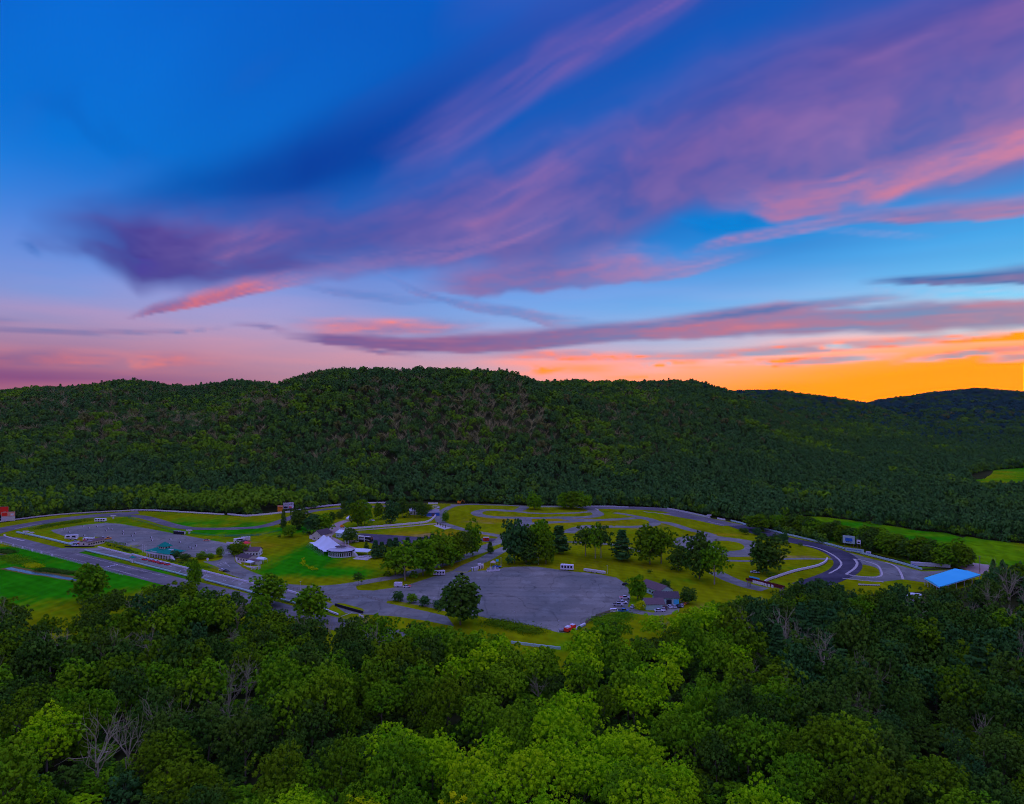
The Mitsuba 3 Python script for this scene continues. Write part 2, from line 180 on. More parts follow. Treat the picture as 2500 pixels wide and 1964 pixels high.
def grass(p, n, uv):
    s = FB(p.x * .045 + 5, p.y * .03 + 2, octaves=4) * 1.1 - .5 + .25 * (N(p.x * .4, p.y * .15) - .5)
    for x, y, rx, ry, a in LUSH:
        s += a * dr.exp(-(dr.square((p.x - x) / rx) + dr.square((p.y - y) / ry)))
    c = MIX((.255, .315, .002), (.025, .31, .003), SS(.05, .9, s))
    c = MIX(c, (.36, .30, .005), SS(.15, .95, -s))
    c = MIX(c, (.38, .28, .07), SS(.62, .8, FB(p.x * .03 + 30, p.y * .06, octaves=3)) * SS(0, .5, -s))
    return c * (.62 + .64 * FB(p.x * .3, p.y * .12, octaves=3) + .30 * N(p.x * .06 + 9, p.y * .035) + .07 * dr.sin(p.x * .55 + p.y * .8))


def asphalt(a, b):
    def fn(p, n, uv):
        m = FB(p.x * .05 + 3, p.y * .04, octaves=4)
        s = N(p.x * .015 + p.y * .35, p.y * .02)
        w = SS(.55, .72, FB(p.x * .12 + 50, p.y * .1 + 9, octaves=3))
        seam = SS(.035, .0, dr.abs(N(p.x * .11 + 3, p.y * .06) - .5)) * .22
        oil = SS(.74, .86, N(p.x * .45 + 8, p.y * .3 + 4)) * .16
        return MIX(a, b, SS(.25, .75, m)) * (.82 + .26 * s + .16 * N(p.x * 1.3, p.y * 1.3)) * (1 + .22 * w) * (1 - seam - oil)
    return fn


GRASS = dif('grass', grass)
FLOOR = dif('forest_floor', lambda p, n, uv: MIX((.03, .045, .012), (.07, .08, .02), FB(p.x * .1, p.y * .1)))
FIELD = dif('field', lambda p, n, uv: MIX(MIX((.04, .33, .003), (.17, .40, .003), SS(.3, .7, FB(p.x * .018 + 4, p.y * .03, octaves=4))), (.32, .38, .003), SS(.45, .75, FB(p.x * .02 + 20, p.y * .035, octaves=3))) * (.75 + .5 * N(p.x * .35, p.y * .2)))
LOT = dif('old_asphalt', asphalt((0.216, 0.239, 0.174), (0.287, 0.290, 0.200)))
ROAD = dif('road_asphalt', asphalt((0.224, 0.239, 0.178), (0.280, 0.283, 0.200)))
TRACK = dif('track_asphalt', asphalt((0.160, 0.152, 0.137), (0.216, 0.211, 0.174)))
STRAIGHT = dif('straight_asphalt', asphalt((.185, .185, .15), (.24, .235, .185)))
DARKTRACK = dif('rubbered_asphalt', asphalt((0.072, 0.073, 0.085), (0.120, 0.116, 0.126)))
NEWLOT = dif('new_asphalt', asphalt((0.104, 0.094, 0.111), (0.136, 0.123, 0.133)))
DIRT = dif('dirt', lambda p, n, uv: MIX((.42, .33, .25), (.55, .44, .34), FB(p.x * .2, p.y * .2)))
CONC = dif('concrete', lambda p, n, uv: MIX((.55, .52, .42), (.68, .64, .5), FB(p.x * .3, p.y * .3)))
MULCH = dif('mulch', lambda p, n, uv: MIX((.36, .15, .08), (.26, .14, .08), FB(p.x * .4, p.y * .4)))
CLAY = dif('reed_bank', lambda p, n, uv: MIX((.16, .15, .03), (.26, .22, .04), FB(p.x * .2, p.y * .2)))
WATER = bs('water', {'type': 'twosided', 'bsdf': {'type': 'bumpmap', 'scale': 1.0, 'arbitrary': mikit.proc(lambda p, n, uv: .03 * FB(p.x * .8, p.y * .8), eps=.05), 'bsdf': {'type': 'principled', 'base_color': {'type': 'rgb', 'value': [.05, .07, .06]}, 'roughness': .12, 'specular': .8}}})
WHITE = dif('white_paint', (.82, .82, .80))
DULLWHITE = dif('weathered_white', lambda p, n, uv: MIX((.58, .58, .5), (.78, .77, .68), FB(p.x * .5, p.y * .5, p.z * 2)))
TENT = dif('tent_fabric', (.82, .95, .88))
CREAM = dif('cream_wall', (.74, .68, .55))
SHINGLE = dif('dark_shingle', lambda p, n, uv: MIX((.10, .085, .085), (.16, .13, .12), N(p.x * 2, p.y * 2, p.z * 6)))
BROWN = dif('brown_shingle', lambda p, n, uv: MIX((.17, .12, .11), (.23, .17, .15), N(p.x * 2, p.y * 2, p.z * 6)))
TEAL = dif('teal_roof', lambda p, n, uv: MIX((.01, .30, .17), (.02, .38, .22), N(p.x * .6, p.y * .6, p.z * 4)))
BLUEROOF = dif('blue_roof', lambda p, n, uv: MIX((.09, .72, .88), (.12, .80, .92), FB(p.x * .12, p.y * .12)))
DARK = dif('dark', (.035, .035, .04))
STEEL = dif('steel', (.36, .37, .36))
PALESTEEL = dif('pale_steel', (.62, .66, .6))
WALLBLUE = dif('pale_blue_wall', lambda p, n, uv: MIX((.42, .66, .56), (.55, .78, .66), FB(p.x * .3, p.y * .3)))
GREENRAIL = dif('green_rail', (.05, .32, .16))
RED = gloss('red_paint', (.95, .03, .02))
PINK = gloss('salmon_paint', (.85, .42, .25))
ORANGE = gloss('orange_paint', (.97, .32, .01))
BLUE = gloss('blue_paint', (.03, .16, .5))
WHITEGLOSS = gloss('white_gloss', (.84, .84, .82))
SILVER = gloss('silver_paint', (.5, .52, .5))
BLACKGLOSS = gloss('black_paint', (.02, .02, .022), .25)
GLASS = gloss('window_glass', (.02, .025, .03), .08)
RUBBER = dif('rubber', (.025, .025, .025))
LAMPHEAD = dif('lamp_head', (.7, .72, .68))
WOOD = dif('grey_wood', (.3, .24, .17))
REDSTEEL = dif('dark_red_steel', (.16, .03, .03))


# --- mesh helpers
class MB:
    """A mesh put together in its own frame, placed at (x, y) and turned by rot degrees."""

    def __init__(s, x=0.0, y=0.0, rot=0.0, z=0.0):
        s.v, s.f, s.n = [], [], 0
        s.x, s.y, s.z, s.c, s.s = x, y, z, math.cos(math.radians(rot)), math.sin(math.radians(rot))

    def add(s, v, f):
        v = np.asarray(v, float)
        s.v.append(v)
        s.f.append(np.asarray(f, int) + s.n)
        s.n += len(v)
        return s

    def box(s, cx, cy, z0, z1, sx, sy, top=1.0, topy=None, rot=0.0):
        topy = top if topy is None else topy
        q = np.array([[-1, -1], [1, -1], [1, 1], [-1, 1]]) * [sx / 2, sy / 2]
        t = q * [top, topy]
        v = np.vstack([np.c_[q, np.full(4, z0)], np.c_[t, np.full(4, z1)]])
        if rot:
            a = math.radians(rot)
            v[:, :2] = v[:, :2] @ np.array([[math.cos(a), math.sin(a)], [-math.sin(a), math.cos(a)]])
        v[:, :2] += [cx, cy]
        f = [[0, 2, 1], [0, 3, 2], [4, 5, 6], [4, 6, 7]]
        for i in range(4):
            j = (i + 1) % 4
            f += [[i, j, j + 4], [i, j + 4, i + 4]]
        return s.add(v, f)

    def poly(s, pts, z0, z1):
        m = trimesh.creation.extrude_polygon(shapely.Polygon(pts), z1 - z0, engine='earcut')
        return s.add(np.array(m.vertices) + [0, 0, z0], m.faces)

    def side(s, prof, y0, y1, inset=0.0):
        """a side profile in (x, z) run across from y0 to y1; points above the waist move in by inset"""
        prof = np.array(prof, float)
        n = len(prof)
        mid = (prof[:, 1].min() + prof[:, 1].max()) / 2
        k = np.where(prof[:, 1] > mid, inset, 0)
        a = np.c_[prof[:, 0], np.full(n, y0) + k, prof[:, 1]]
        b = np.c_[prof[:, 0], np.full(n, y1) - k, prof[:, 1]]
        tri = trimesh.creation.triangulate_polygon(shapely.Polygon(prof), engine='earcut')[1]
        if len(tri) == 0:
            tri = np.array([[0, i, i + 1] for i in range(1, n - 1)])
        f = [list(t) for t in tri] + [[t[2] + n, t[1] + n, t[0] + n] for t in tri]
        for i in range(n):
            j = (i + 1) % n
            f += [[i, i + n, j + n], [i, j + n, j]]
        return s.add(np.vstack([a, b]), f)

    def tube(s, pts, r0, r1=None, sides=6):
        p = np.asarray(pts, float)
        r = np.linspace(r0, r0 if r1 is None else r1, len(p))
        t = np.gradient(p, axis=0)
        t /= np.linalg.norm(t, axis=1, keepdims=True) + 1e-12
        a = np.cross(t, np.where(np.abs(t[:, 2:]) < .9, [0, 0, 1.0], [1.0, 0, 0]))
        a /= np.linalg.norm(a, axis=1, keepdims=True) + 1e-12
        b, ang = np.cross(t, a), np.arange(sides) * 2 * np.pi / sides
        v = p[:, None] + r[:, None, None] * (np.cos(ang)[None, :, None] * a[:, None] + np.sin(ang)[None, :, None] * b[:, None])
        f = []
        for i in range(len(p) - 1):
            for j in range(sides):
                k = (j + 1) % sides
                f += [[i * sides + j, i * sides + k, (i + 1) * sides + k], [i * sides + j, (i + 1) * sides + k, (i + 1) * sides + j]]
        f += [[0, k + 1, k] for k in range(1, sides - 1)] + [[(len(p) - 1) * sides + q for q in (0, k, k + 1)] for k in range(1, sides - 1)]
        return s.add(v.reshape(-1, 3), f)

    def gable(s, cx, cy, lx, wy, z0, z1, over=.4, hip=0.0, thick=.18):
        """a gabled roof with its ridge along x; hip pulls the ridge ends in"""
        lx, wy = lx / 2 + over, wy / 2 + over
        r = lx - hip
        v = [[-lx, -wy, z0], [lx, -wy, z0], [lx, wy, z0], [-lx, wy, z0], [-r, 0, z1], [r, 0, z1]]
        v = np.array(v + [[q[0], q[1], q[2] - thick] for q in v]) + [cx, cy, 0]
        f = [[0, 1, 5], [0, 5, 4], [2, 3, 4], [2, 4, 5], [6, 11, 7], [6, 10, 11], [8, 10, 9], [8, 11, 10]]
        if hip:
            f += [[1, 2, 5], [3, 0, 4], [7, 11, 8], [9, 10, 6]]
            edge = [(0, 1), (1, 2), (2, 3), (3, 0)]
        else:
            edge = [(0, 1), (1, 5), (5, 2), (2, 3), (3, 4), (4, 0)]
        for a, b in edge:
            f += [[a, a + 6, b + 6], [a, b + 6, b]]
        return s.add(v, f)

    def arrays(s):
        v = np.vstack(s.v)
        x = v[:, 0] * s.c - v[:, 1] * s.s + s.x
        y = v[:, 0] * s.s + v[:, 1] * s.c + s.y
        return np.c_[x, y, v[:, 2] + s.z], np.vstack(s.f)


def numbered(name, prefix=''):
    key, i = prefix + name, 0
    while key in used:
        i += 1
        key = f'{prefix}{name}_{i:03d}'
    used.add(key)
    return key


used = set()


def thing(name, label, cat, group=None):
    key = numbered(name)
    labels[key] = {'label': label, 'category': cat}
    if group:
        labels[key]['group'] = group
    return key


def part(parent, name, mesh, mat, label=None, smooth=False, **more):
    key = numbered(name, parent + '__')
    if isinstance(mesh, MB):
        mesh = mesh.arrays()
    scene[key] = {**mesh, 'bsdf': {'type': 'ref', 'id': mat}, **more} if isinstance(mesh, dict) else mikit.ply(mesh, mat, smooth=smooth, **more)
    if label:
        labels[key] = {'label': label}
    return key


def structure(name, mesh, mat, label, cat, smooth=False):
    key = numbered(name)
    scene[key] = mikit.ply(mesh.arrays() if isinstance(mesh, MB) else mesh, mat, smooth=smooth)
    labels[key] = {'label': label, 'category': cat, 'kind': 'structure'}
    return key


def curve(pts, k=3):
    """corner cutting"""
    p = np.array(pts, float)
    for _ in range(k):
        q = np.empty((2 * len(p), 2))
        q[0], q[-1] = p[0], p[-1]
        q[1:-1:2] = .75 * p[:-1] + .25 * p[1:]
        q[2::2] = .25 * p[:-1] + .75 * p[1:]
        p = q
    return p


def ribbon(pts, w, k=3):
    return LineString(curve(pts, k)).buffer(w / 2, cap_style='flat', join_style='round')


def blob(pts, k=3):
    p = list(pts) + [pts[0], pts[1]]
    c = curve(p, k)
    n = len(c) // (len(pts) + 1)
    return Polygon(c[n // 2: -(n // 2) or None]).buffer(0)


def sheet(shape, z):
    out = MB()
    for g in getattr(shape, 'geoms', [shape]):
        if g.geom_type != 'Polygon' or g.area < .5:
            continue
        v, f = trimesh.creation.triangulate_polygon(g, engine='earcut')
        f = np.asarray(f)
        a, b = v[f[:, 1]] - v[f[:, 0]], v[f[:, 2]] - v[f[:, 0]]
        up = a[:, 0] * b[:, 1] - a[:, 1] * b[:, 0] < 0
        f[up] = f[up][:, ::-1]
        out.add(np.c_[v, np.full(len(v), z)], f)
    return out


def wall_mesh(pts, z0, z1, thick, k=2):
    p = curve(pts, k) if k else np.array(pts, float)
    line = LineString(p).buffer(thick / 2, cap_style='flat', join_style='mitre')
    m = MB()
    for g in getattr(line, 'geoms', [line]):
        e = trimesh.creation.extrude_polygon(g, z1 - z0, engine='earcut')
        m.add(np.array(e.vertices) + [0, 0, z0], e.faces)
    return m


# --- the lie of the land: each ridge is (northing of its foot, northing of its crest, [(azimuth, height of the crest in metres)])
RIDGES = [
    (790, 1500, [(-45.6, 0), (-42.4, 96), (-35.0, 120), (-32.5, 127), (-29.7, 134), (-27.8, 140), (-26.0, 135), (-23.9, 127), (-22.3, 131), (-20.7, 136), (-18.4, 132), (-16.1, 116), (-14.0, 96), (-6.9, 29), (-3.2, 0)]),
    (770, 1250, [(-29.7, 0), (-25.4, 71), (-21.4, 102), (-18.4, 123), (-17.1, 135), (-15.7, 146), (-14.0, 152), (-10.5, 153), (-6.9, 151), (-3.2, 148), (-0.3, 144), (1.6, 132), (3.4, 118), (7.8, 95), (14.9, 55), (18.3, 0)]),
    (790, 1600, [(-10.5, 0), (-5.0, 86), (-0.3, 130), (1.6, 141), (4.2, 141), (7.5, 141), (9.6, 143), (12.1, 145), (14.2, 141), (16.3, 123), (18.3, 102), (21.5, 66), (26.2, 9), (30.5, 0)]),
    (1000, 2300, [(6.0, 0), (9.6, 85), (14.2, 123), (16.3, 131), (18.3, 134), (19.9, 131), (21.5, 123), (24.1, 103), (26.2, 82), (29.1, 40), (33.1, 0), (35.6, 0)]),
    (1500, 3300, [(19.9, 0), (23.1, 40), (26.2, 95), (27.6, 112), (30.5, 144), (32.6, 159), (33.9, 149), (35.0, 144), (39.1, 163), (44.3, 83), (49.4, 0)]),
    (2600, 3900, [(18.3, 0), (21.5, 61), (24.4, 104), (25.6, 106), (27.1, 91), (30.5, 51), (35.6, 0)]),
]


def height(x, y):
    x, y = np.asarray(x, float), np.asarray(y, float)
    yy = np.maximum(y, 1.0)
    az = np.degrees(np.arctan2(x, yy))
    z = np.zeros(np.broadcast(x, y).shape)
    for foot, crest, pts in RIDGES:
        q = np.array(pts, float)
        top = np.interp(az, q[:, 0], q[:, 1])
        t = (yy - foot) / (crest - foot)
        rise = np.clip(t, 0, 1)
        s = .55 * rise + .45 * rise * rise * (3 - 2 * rise)
        fall = np.clip(1 - .35 * np.maximum(t - 1, 0) ** 2, 0, 1)
        z = np.maximum(z, top * np.where(t < 1, s, fall))
    flank = np.clip((yy - 800) / 250, 0, 1) * np.clip(z / 60, 0, 1)
    P = np.stack([x / 190, yy / 260, np.zeros_like(z)], -1)
    P2 = np.stack([x / 70 + 9, yy / 110, np.zeros_like(z)], -1)
    z = z + flank * ((meshkit.fbm(P, 3, 4) - .55) * 34 * np.clip(1.6 - z / 110, .12, 1) + (meshkit.fbm(P2, 2, 8) - .5) * 7)
    return np.maximum(z, 0) * (y > 700)


def ground_mesh():
    rr = np.concatenate([np.linspace(20, 700, 60), np.linspace(715, 1700, 90), np.geomspace(1740, 4400, 36)])
    aa = np.radians(np.concatenate([np.arange(-50, 50, .5), np.arange(50, 310, 5)]))
    r, a = np.meshgrid(rr, aa, indexing='ij')
    x, y = r * np.sin(a), r * np.cos(a)
    v = np.c_[x.ravel(), y.ravel(), height(x, y).ravel()]
    na, nr = len(aa), len(rr)
    i, j = np.meshgrid(np.arange(nr - 1), np.arange(na), indexing='ij')
    k = (j + 1) % na
    q = np.stack([i * na + j, i * na + k, (i + 1) * na + k, (i + 1) * na + j], -1).reshape(-1, 4)
    v = np.vstack([v, [[0, 0, 0]]])
    cap = np.stack([np.arange(na), np.full(na, len(v) - 1), (np.arange(na) + 1) % na], -1)
    return v, np.vstack([q[:, [0, 2, 1]], q[:, [0, 3, 2]], cap])


structure('ground', ground_mesh(), FLOOR, 'dark valley floor and wooded hillsides under the trees', 'ground', smooth=True)

# --- the setting: lawns, asphalt, tracks, water
SITE = Polygon([(-474.8, 618.6), (-449.5, 641.9), (-440.0, 659.9), (-424.2, 686.5), (-371.3, 712.6), (-319.7, 704.6), (-270.0, 686.5), (-246.4, 676.6), (-211.2, 704.6), (-175.8, 752.7), (-157.3, 765.0), (-86.1, 768.1), (-25.5, 758.8), (15.1, 746.7), (104.2, 743.8), (154.2, 726.5), (181.5, 669.4), (197.8, 641.9), (217.2, 587.5), (234.3, 543.3), (253.8, 476.9), (257.4, 459.4), (282.6, 462.8), (312.6, 476.9), (282.4, 430.9), (249.2, 411.9), (203.2, 403.1), (151.5, 386.4), (112.1, 363.9), (85.1, 337.7), (51.2, 304.8), (7.9, 281.8), (-39.5, 281.8), (-93.9, 304.8), (-150.0, 315.0), (-197.4, 320.4), (-245.9, 320.4)])
FIELD_A = Polygon([(244.5, 671.3), (265.1, 678.9), (285.6, 678.0), (300.6, 662.0), (313.7, 644.3), (328.7, 619.3), (333.6, 603.7), (352.1, 592.5), (352.0, 571.3)] + [(359.0, 577.4), (364.2, 563.2), (378.4, 551.5), (385.5, 542.2), (325.0, 457.0), (297.4, 457.0), (283.3, 466.4), (260.5, 465.0)] + [(259.9, 488.3), (247.6, 523.5), (231.9, 564.1), (219.7, 600.6)])
FIELD_B = Polygon([(652.2, 1048.8), (702.8, 1102.3), (758.7, 1149.8), (835.2, 1192.6), (852.1, 1196.2), (625.8, 878.4), (596.2, 868.9), (573.8, 898.2)])
structure('lawn', sheet(SITE, .02), GRASS, 'mown and patchy grass of the race circuit', 'lawn')
structure('far_meadow', sheet(FIELD_A.difference(SITE.buffer(.1)), .02), FIELD, 'long green meadow behind the hedgerow on the right', 'meadow')
structure('hillfoot_meadow', sheet(FIELD_B, .02), FIELD, 'small yellow-green meadow at the foot of the right hill', 'meadow')

paddock = shapely.union_all([g.buffer(0) for g in (
    Polygon([(-381.7, 604.9), (-372.9, 627.0), (-356.8, 642.8), (-340.7, 636.4), (-293.9, 604.9), (-250.7, 574.4), (-210.5, 546.3), (-203.1, 526.0), (-192.9, 505.1), (-181.1, 468.0), (-202.5, 482.2), (-213.7, 497.2), (-235.4, 505.1), (-253.3, 509.1), (-269.7, 528.1), (-309.5, 555.8), (-321.7, 574.4), (-349.6, 574.4), (-371.7, 593.6)]),
    Polygon([(-213.3, 539.3), (-203.1, 526.0), (-192.1, 505.1), (-184.0, 485.8), (-172.6, 468.0), (-163.3, 457.2), (-152.3, 445.7), (-147.5, 438.9), (-138.4, 428.6), (-127.0, 423.7), (-112.1, 420.1), (-101.2, 423.7), (-90.8, 430.6), (-89.0, 417.4), (-86.7, 411.2), (-77.6, 410.1), (-66.1, 388.1), (-66.1, 384.4), (-54.6, 377.1), (-41.7, 367.9), (-32.0, 360.6), (-27.1, 344.1), (-42.4, 353.6), (-58.2, 360.6), (-73.7, 363.7), (-83.1, 365.8), (-92.9, 381.1), (-98.2, 392.4), (-104.7, 397.3), (-116.3, 405.9), (-127.6, 412.0), (-150.4, 426.6), (-177.6, 453.0), (-188.2, 468.0), (-201.8, 482.2)]),
    Polygon([(-86.7, 411.2), (-77.6, 410.1), (-67.2, 416.5), (-61.0, 421.5), (-49.2, 440.5), (-37.6, 457.9)] + [(-33.5, 454.9), (-28.7, 453.3), (-25.2, 456.9), (-17.8, 459.0), (-8.3, 462.1), (-5.5, 467.0), (1.2, 469.6), (9.0, 470.4), (16.2, 469.6), (30.2, 461.0), (38.8, 455.9), (45.1, 453.9), (54.7, 447.9), (61.8, 441.1)] + [(62.6, 441.6), (65.0, 431.1), (65.9, 421.1), (65.9, 410.3), (64.2, 397.5), (62.3, 387.8), (59.7, 377.4), (63.2, 372.5), (67.5, 368.7), (71.3, 366.6), (76.4, 383.1), (83.2, 386.6), (88.4, 383.1), (83.4, 366.6), (74.8, 361.4), (66.9, 362.4), (58.0, 366.6), (53.3, 367.6), (49.5, 366.6), (44.5, 360.4)]
            + [(40.0, 357.5), (35.4, 348.9), (28.8, 338.5), (25.7, 335.1), (21.2, 335.1), (13.6, 341.9), (1.3, 350.1), (-11.6, 356.9), (-17.0, 361.3), (-23.0, 362.6)] + [(-31.2, 365.8), (-41.9, 374.4), (-55.5, 383.4), (-66.4, 388.1)]),
    ribbon([(-95.7, 420.9), (-80.8, 434.4), (-67.9, 443.5), (-56.3, 462.9), (-41.8, 480.3), (-31.4, 503.1), (-17.7, 526.0)] + [(-20.2, 535.3), (-10.0, 552.8), (-6.8, 571.4)], 9))])
entry_green = blob([(-212.1, 493.4), (-209.6, 505.1), (-205.4, 509.1), (-200.0, 505.1), (-195.7, 495.3), (-196.7, 487.7), (-203.7, 485.1), (-209.1, 486.6)], 2)
structure('parking_lot', sheet(paddock.difference(entry_green), .045), LOT, 'wide grey-violet asphalt of the paddock, access road and parking lot', 'parking lot')

hair = ribbon([(-358.3, 701.8), (-392.7, 681.1), (-407.7, 659.9), (-415.5, 638.4), (-421.2, 619.8), (-422.7, 603.6), (-422.6, 588.3), (-416.9, 575.0), (-403.9, 564.8), (-395.5, 564.8)], 20, 3)
track_shape = ribbon([(-405.6, 572.4), (-398.0, 568.3), (-383.7, 561.1), (-365.5, 547.8), (-348.7, 535.8), (-332.9, 524.8), (-317.7, 514.2), (-295.6, 498.5), (-274.7, 483.3), (-261.6, 474.0), (-238.7, 458.1)] + [(-219.8, 444.9), (-203.1, 432.8), (-178.3, 416.5), (-159.6, 404.0), (-142.6, 391.5)] + [(-110.8, 367.0), (-97.0, 356.7), (-81.9, 347.0), (-61.7, 334.5), (-39.8, 324.9)], 15.5, 3)
esses = ribbon([(-383.7, 679.1), (-370.8, 682.0), (-356.5, 682.8), (-342.3, 677.0), (-326.4, 662.9), (-309.6, 646.0), (-290.2, 627.0), (-271.6, 613.1), (-251.2, 610.1), (-227.5, 614.3), (-211.6, 619.0)] + [(-239.5, 610.7), (-225.7, 614.3), (-215.2, 619.0), (-208.4, 632.6), (-204.9, 654.7), (-202.1, 674.1), (-200.4, 699.3), (-191.6, 718.2), (-177.4, 728.0), (-165.8, 734.8), (-152.3, 739.9), (-120.4, 746.8)], 11)
far_straight = ribbon([(67.6, 740.9), (82.2, 735.0), (102.7, 733.4)] + [(102.4, 731.3), (124.9, 730.3), (145.8, 722.0), (157.3, 707.0), (165.3, 680.1), (179.2, 653.9), (192.0, 629.6), (203.9, 607.1), (212.8, 584.5)], 15).union(ribbon([(148.3, 698.7), (157.8, 677.8), (170.7, 660.2), (185.0, 627.7)], 12))
bend = ribbon([(193.6, 628.4), (199.4, 597.1), (206.9, 575.2), (213.3, 561.0), (221.7, 545.9), (227.8, 527.5), (227.5, 502.8), (219.7, 476.9), (209.4, 459.7), (199.3, 447.6), (185.3, 434.2), (168.3, 419.9)], 17)
runoff = Polygon([(228.0, 534.5), (232.6, 526.2), (237.4, 512.9), (240.7, 497.9), (246.3, 483.7), (251.5, 472.5)] + [(248.4, 481.8), (252.7, 466.4), (255.7, 456.5), (269.4, 458.4), (279.2, 463.7), (248.0, 440.7), (243.0, 427.7), (233.3, 435.9), (215.8, 429.6), (206.4, 433.5)] + [(209.9, 434.2), (200.4, 438.0), (198.1, 439.8), (195.6, 447.6), (214.8, 474.7)]).difference(blob([(227.1, 478.0), (231.3, 472.5), (232.9, 466.0), (228.3, 453.6), (223.2, 444.6), (216.3, 442.7), (209.0, 445.6), (206.6, 448.6), (217.5, 461.8)], 2))
structure('race_track', sheet(track_shape.difference(esses.union(hair)), .07), STRAIGHT, 'wide grey-violet front straight of the racing circuit', 'race track')
structure('race_track', sheet(esses.union(far_straight).union(hair), .075), TRACK, 'dark asphalt racing circuit sweeping round the paddock', 'race track')
structure('race_track', sheet(runoff, .065), ROAD, 'grey-violet run-off asphalt beside the right-hand bend', 'run-off')
structure('race_track', sheet(bend, .095), DARKTRACK, 'rubbered dark violet asphalt through the right-hand bend', 'race track')
structure('pit_lane', sheet(Polygon([(-323.5, 530.7), (-305.3, 529.6), (-300.5, 531.8), (-262.8, 504.4)] + [(-244.5, 495.1), (-201.8, 462.7), (-156.5, 429.9)] + [(-149.6, 424.3), (-113.4, 400.3), (-93.2, 382.3), (-93.7, 374.4), (-109.1, 380.7), (-127.5, 394.8), (-144.3, 405.4)] + [(-149.2, 409.8), (-194.1, 444.9), (-234.5, 474.8), (-269.5, 496.0)] + [(-269.9, 496.5), (-302.7, 519.8), (-306.1, 512.5), (-328.8, 525.2)]).buffer(0), .085), ROAD, 'grey pit lane between two pale walls', 'pit lane')
pit = MB()
for a, b in zip([(-270.8, 509.9), (-252.7, 495.1), (-236.5, 482.9), (-221.5, 472.1), (-206.8, 461.0), (-184.6, 444.1), (-171.5, 434.3), (-159.1, 424.9)], [(-266.6, 505.9), (-249.2, 492.2), (-233.2, 480.1), (-218.4, 469.5), (-204.2, 459.3), (-182.1, 442.6), (-169.2, 432.8), (-156.8, 423.4)]):
    pit.add(*sheet(LineString([a, b]).buffer(.15, cap_style='flat'), .105).arrays())
for x0, x1 in (([(-207.9, 459.3), (-206.9, 453.6)]), ([(-186.6, 448.0), (-187.5, 443.3)]), ([(-164.7, 434.3), (-164.8, 429.9)]), ([(-157.7, 429.9), (-158.2, 423.4)])):
    pit.add(*sheet(LineString([x0, x1]).buffer(.12, cap_style='flat'), .105).arrays())
structure('pit_lane_marking', pit, WHITE, 'white dashed lines along the pit lane', 'marking')
chk = MB()
(ax, ay), (bx, by) = [(-260.2, 469.1), (-256.5, 476.1)]
for i in range(12):
    for j in range(2):
        if (i + j) % 2 == 0:
            u0, u1 = i / 12, (i + 1) / 12
            px, py = ax + (bx - ax) * u0, ay + (by - ay) * u0
            qx, qy = ax + (bx - ax) * u1, ay + (by - ay) * u1
            o = (j - 1) * 1.1
            chk.add(*sheet(Polygon([(px + o * .8, py - o * .6), (qx + o * .8, qy - o * .6), (qx + (o + 1.1) * .8, qy - (o + 1.1) * .6), (px + (o + 1.1) * .8, py - (o + 1.1) * .6)]), .1).arrays())
structure('finish_line', chk, WHITE, 'white chequered finish line across the front straight', 'marking')
stalls = MB()
for a, b in zip([(-192.9, 478.3), (-192.2, 481.0), (-191.1, 482.9), (-190.2, 484.7)], [(-188.0, 472.1), (-186.9, 474.8), (-185.7, 476.5), (-181.2, 469.5)]):
    stalls.add(*sheet(LineString([a, b]).buffer(.12, cap_style='flat'), .06).arrays())
structure('parking_marking', stalls, DULLWHITE, 'faint white stall lines by the paddock entrance', 'marking')

kart = [ribbon(p, w) for p, w in (
    ([(13.0, 742.0), (10.1, 728.7), (7.4, 718.4), (2.5, 710.9), (-8.5, 715.9), (-19.0, 721.0), (-28.5, 718.4), (-34.5, 705.0), (-33.2, 691.6), (-27.0, 680.1), (-14.9, 673.3), (-1.1, 670.2), (12.7, 668.9), (30.0, 668.9), (44.0, 672.4), (61.3, 672.0), (72.8, 675.6), (80.9, 686.0), (82.3, 697.3), (79.8, 713.4), (76.5, 731.3)], 11),
    ([(-28.5, 718.4), (-12.2, 716.9), (6.2, 708.4), (20.5, 697.3), (34.7, 695.4), (56.5, 698.7), (71.6, 705.0), (78.3, 713.4)], 7),
    ([(8.7, 673.3), (11.6, 660.2), (11.3, 643.5), (9.4, 631.6), (7.6, 616.3)], 13), ([(12.1, 636.3), (25.4, 641.5), (45.7, 647.6), (66.4, 653.9), (92.5, 660.2)] + [(107.1, 666.7), (119.9, 668.9), (125.1, 660.2), (126.8, 647.6), (124.4, 635.5), (118.3, 627.7), (109.5, 621.9), (96.4, 620.0), (87.3, 623.1)], 10),
    ([(44.1, 673.3), (48.3, 664.5), (56.6, 658.1), (73.6, 658.1)], 9), ([(87.3, 623.1), (77.3, 620.0), (61.3, 620.0)] + [(66.9, 627.7), (56.2, 616.3), (48.8, 603.5), (45.4, 591.3)], 11),
    ([(98.2, 701.1), (107.6, 691.6), (115.9, 677.8), (122.6, 668.9)], 7), ([(128.1, 647.6), (137.5, 641.5), (142.7, 623.8), (146.0, 610.8), (150.8, 600.0), (155.4, 594.0), (159.3, 581.1)], 9))]
skidpad = blob([(119.6, 543.9), (122.6, 558.8), (129.0, 572.0), (139.3, 577.8), (149.7, 581.1), (154.4, 594.7), (157.6, 597.5), (159.6, 584.5), (164.6, 574.6), (176.0, 567.5), (185.3, 555.2), (184.0, 541.0), (173.1, 513.7), (162.8, 499.9), (149.1, 499.1), (136.1, 506.1), (124.1, 521.6)], 2).difference(blob([(150.6, 555.8), (159.1, 559.4), (168.4, 555.8), (171.9, 545.4), (169.8, 532.5), (163.6, 522.2), (151.7, 518.4), (148.5, 529.8)], 2))
kart_shape = shapely.union_all(kart)
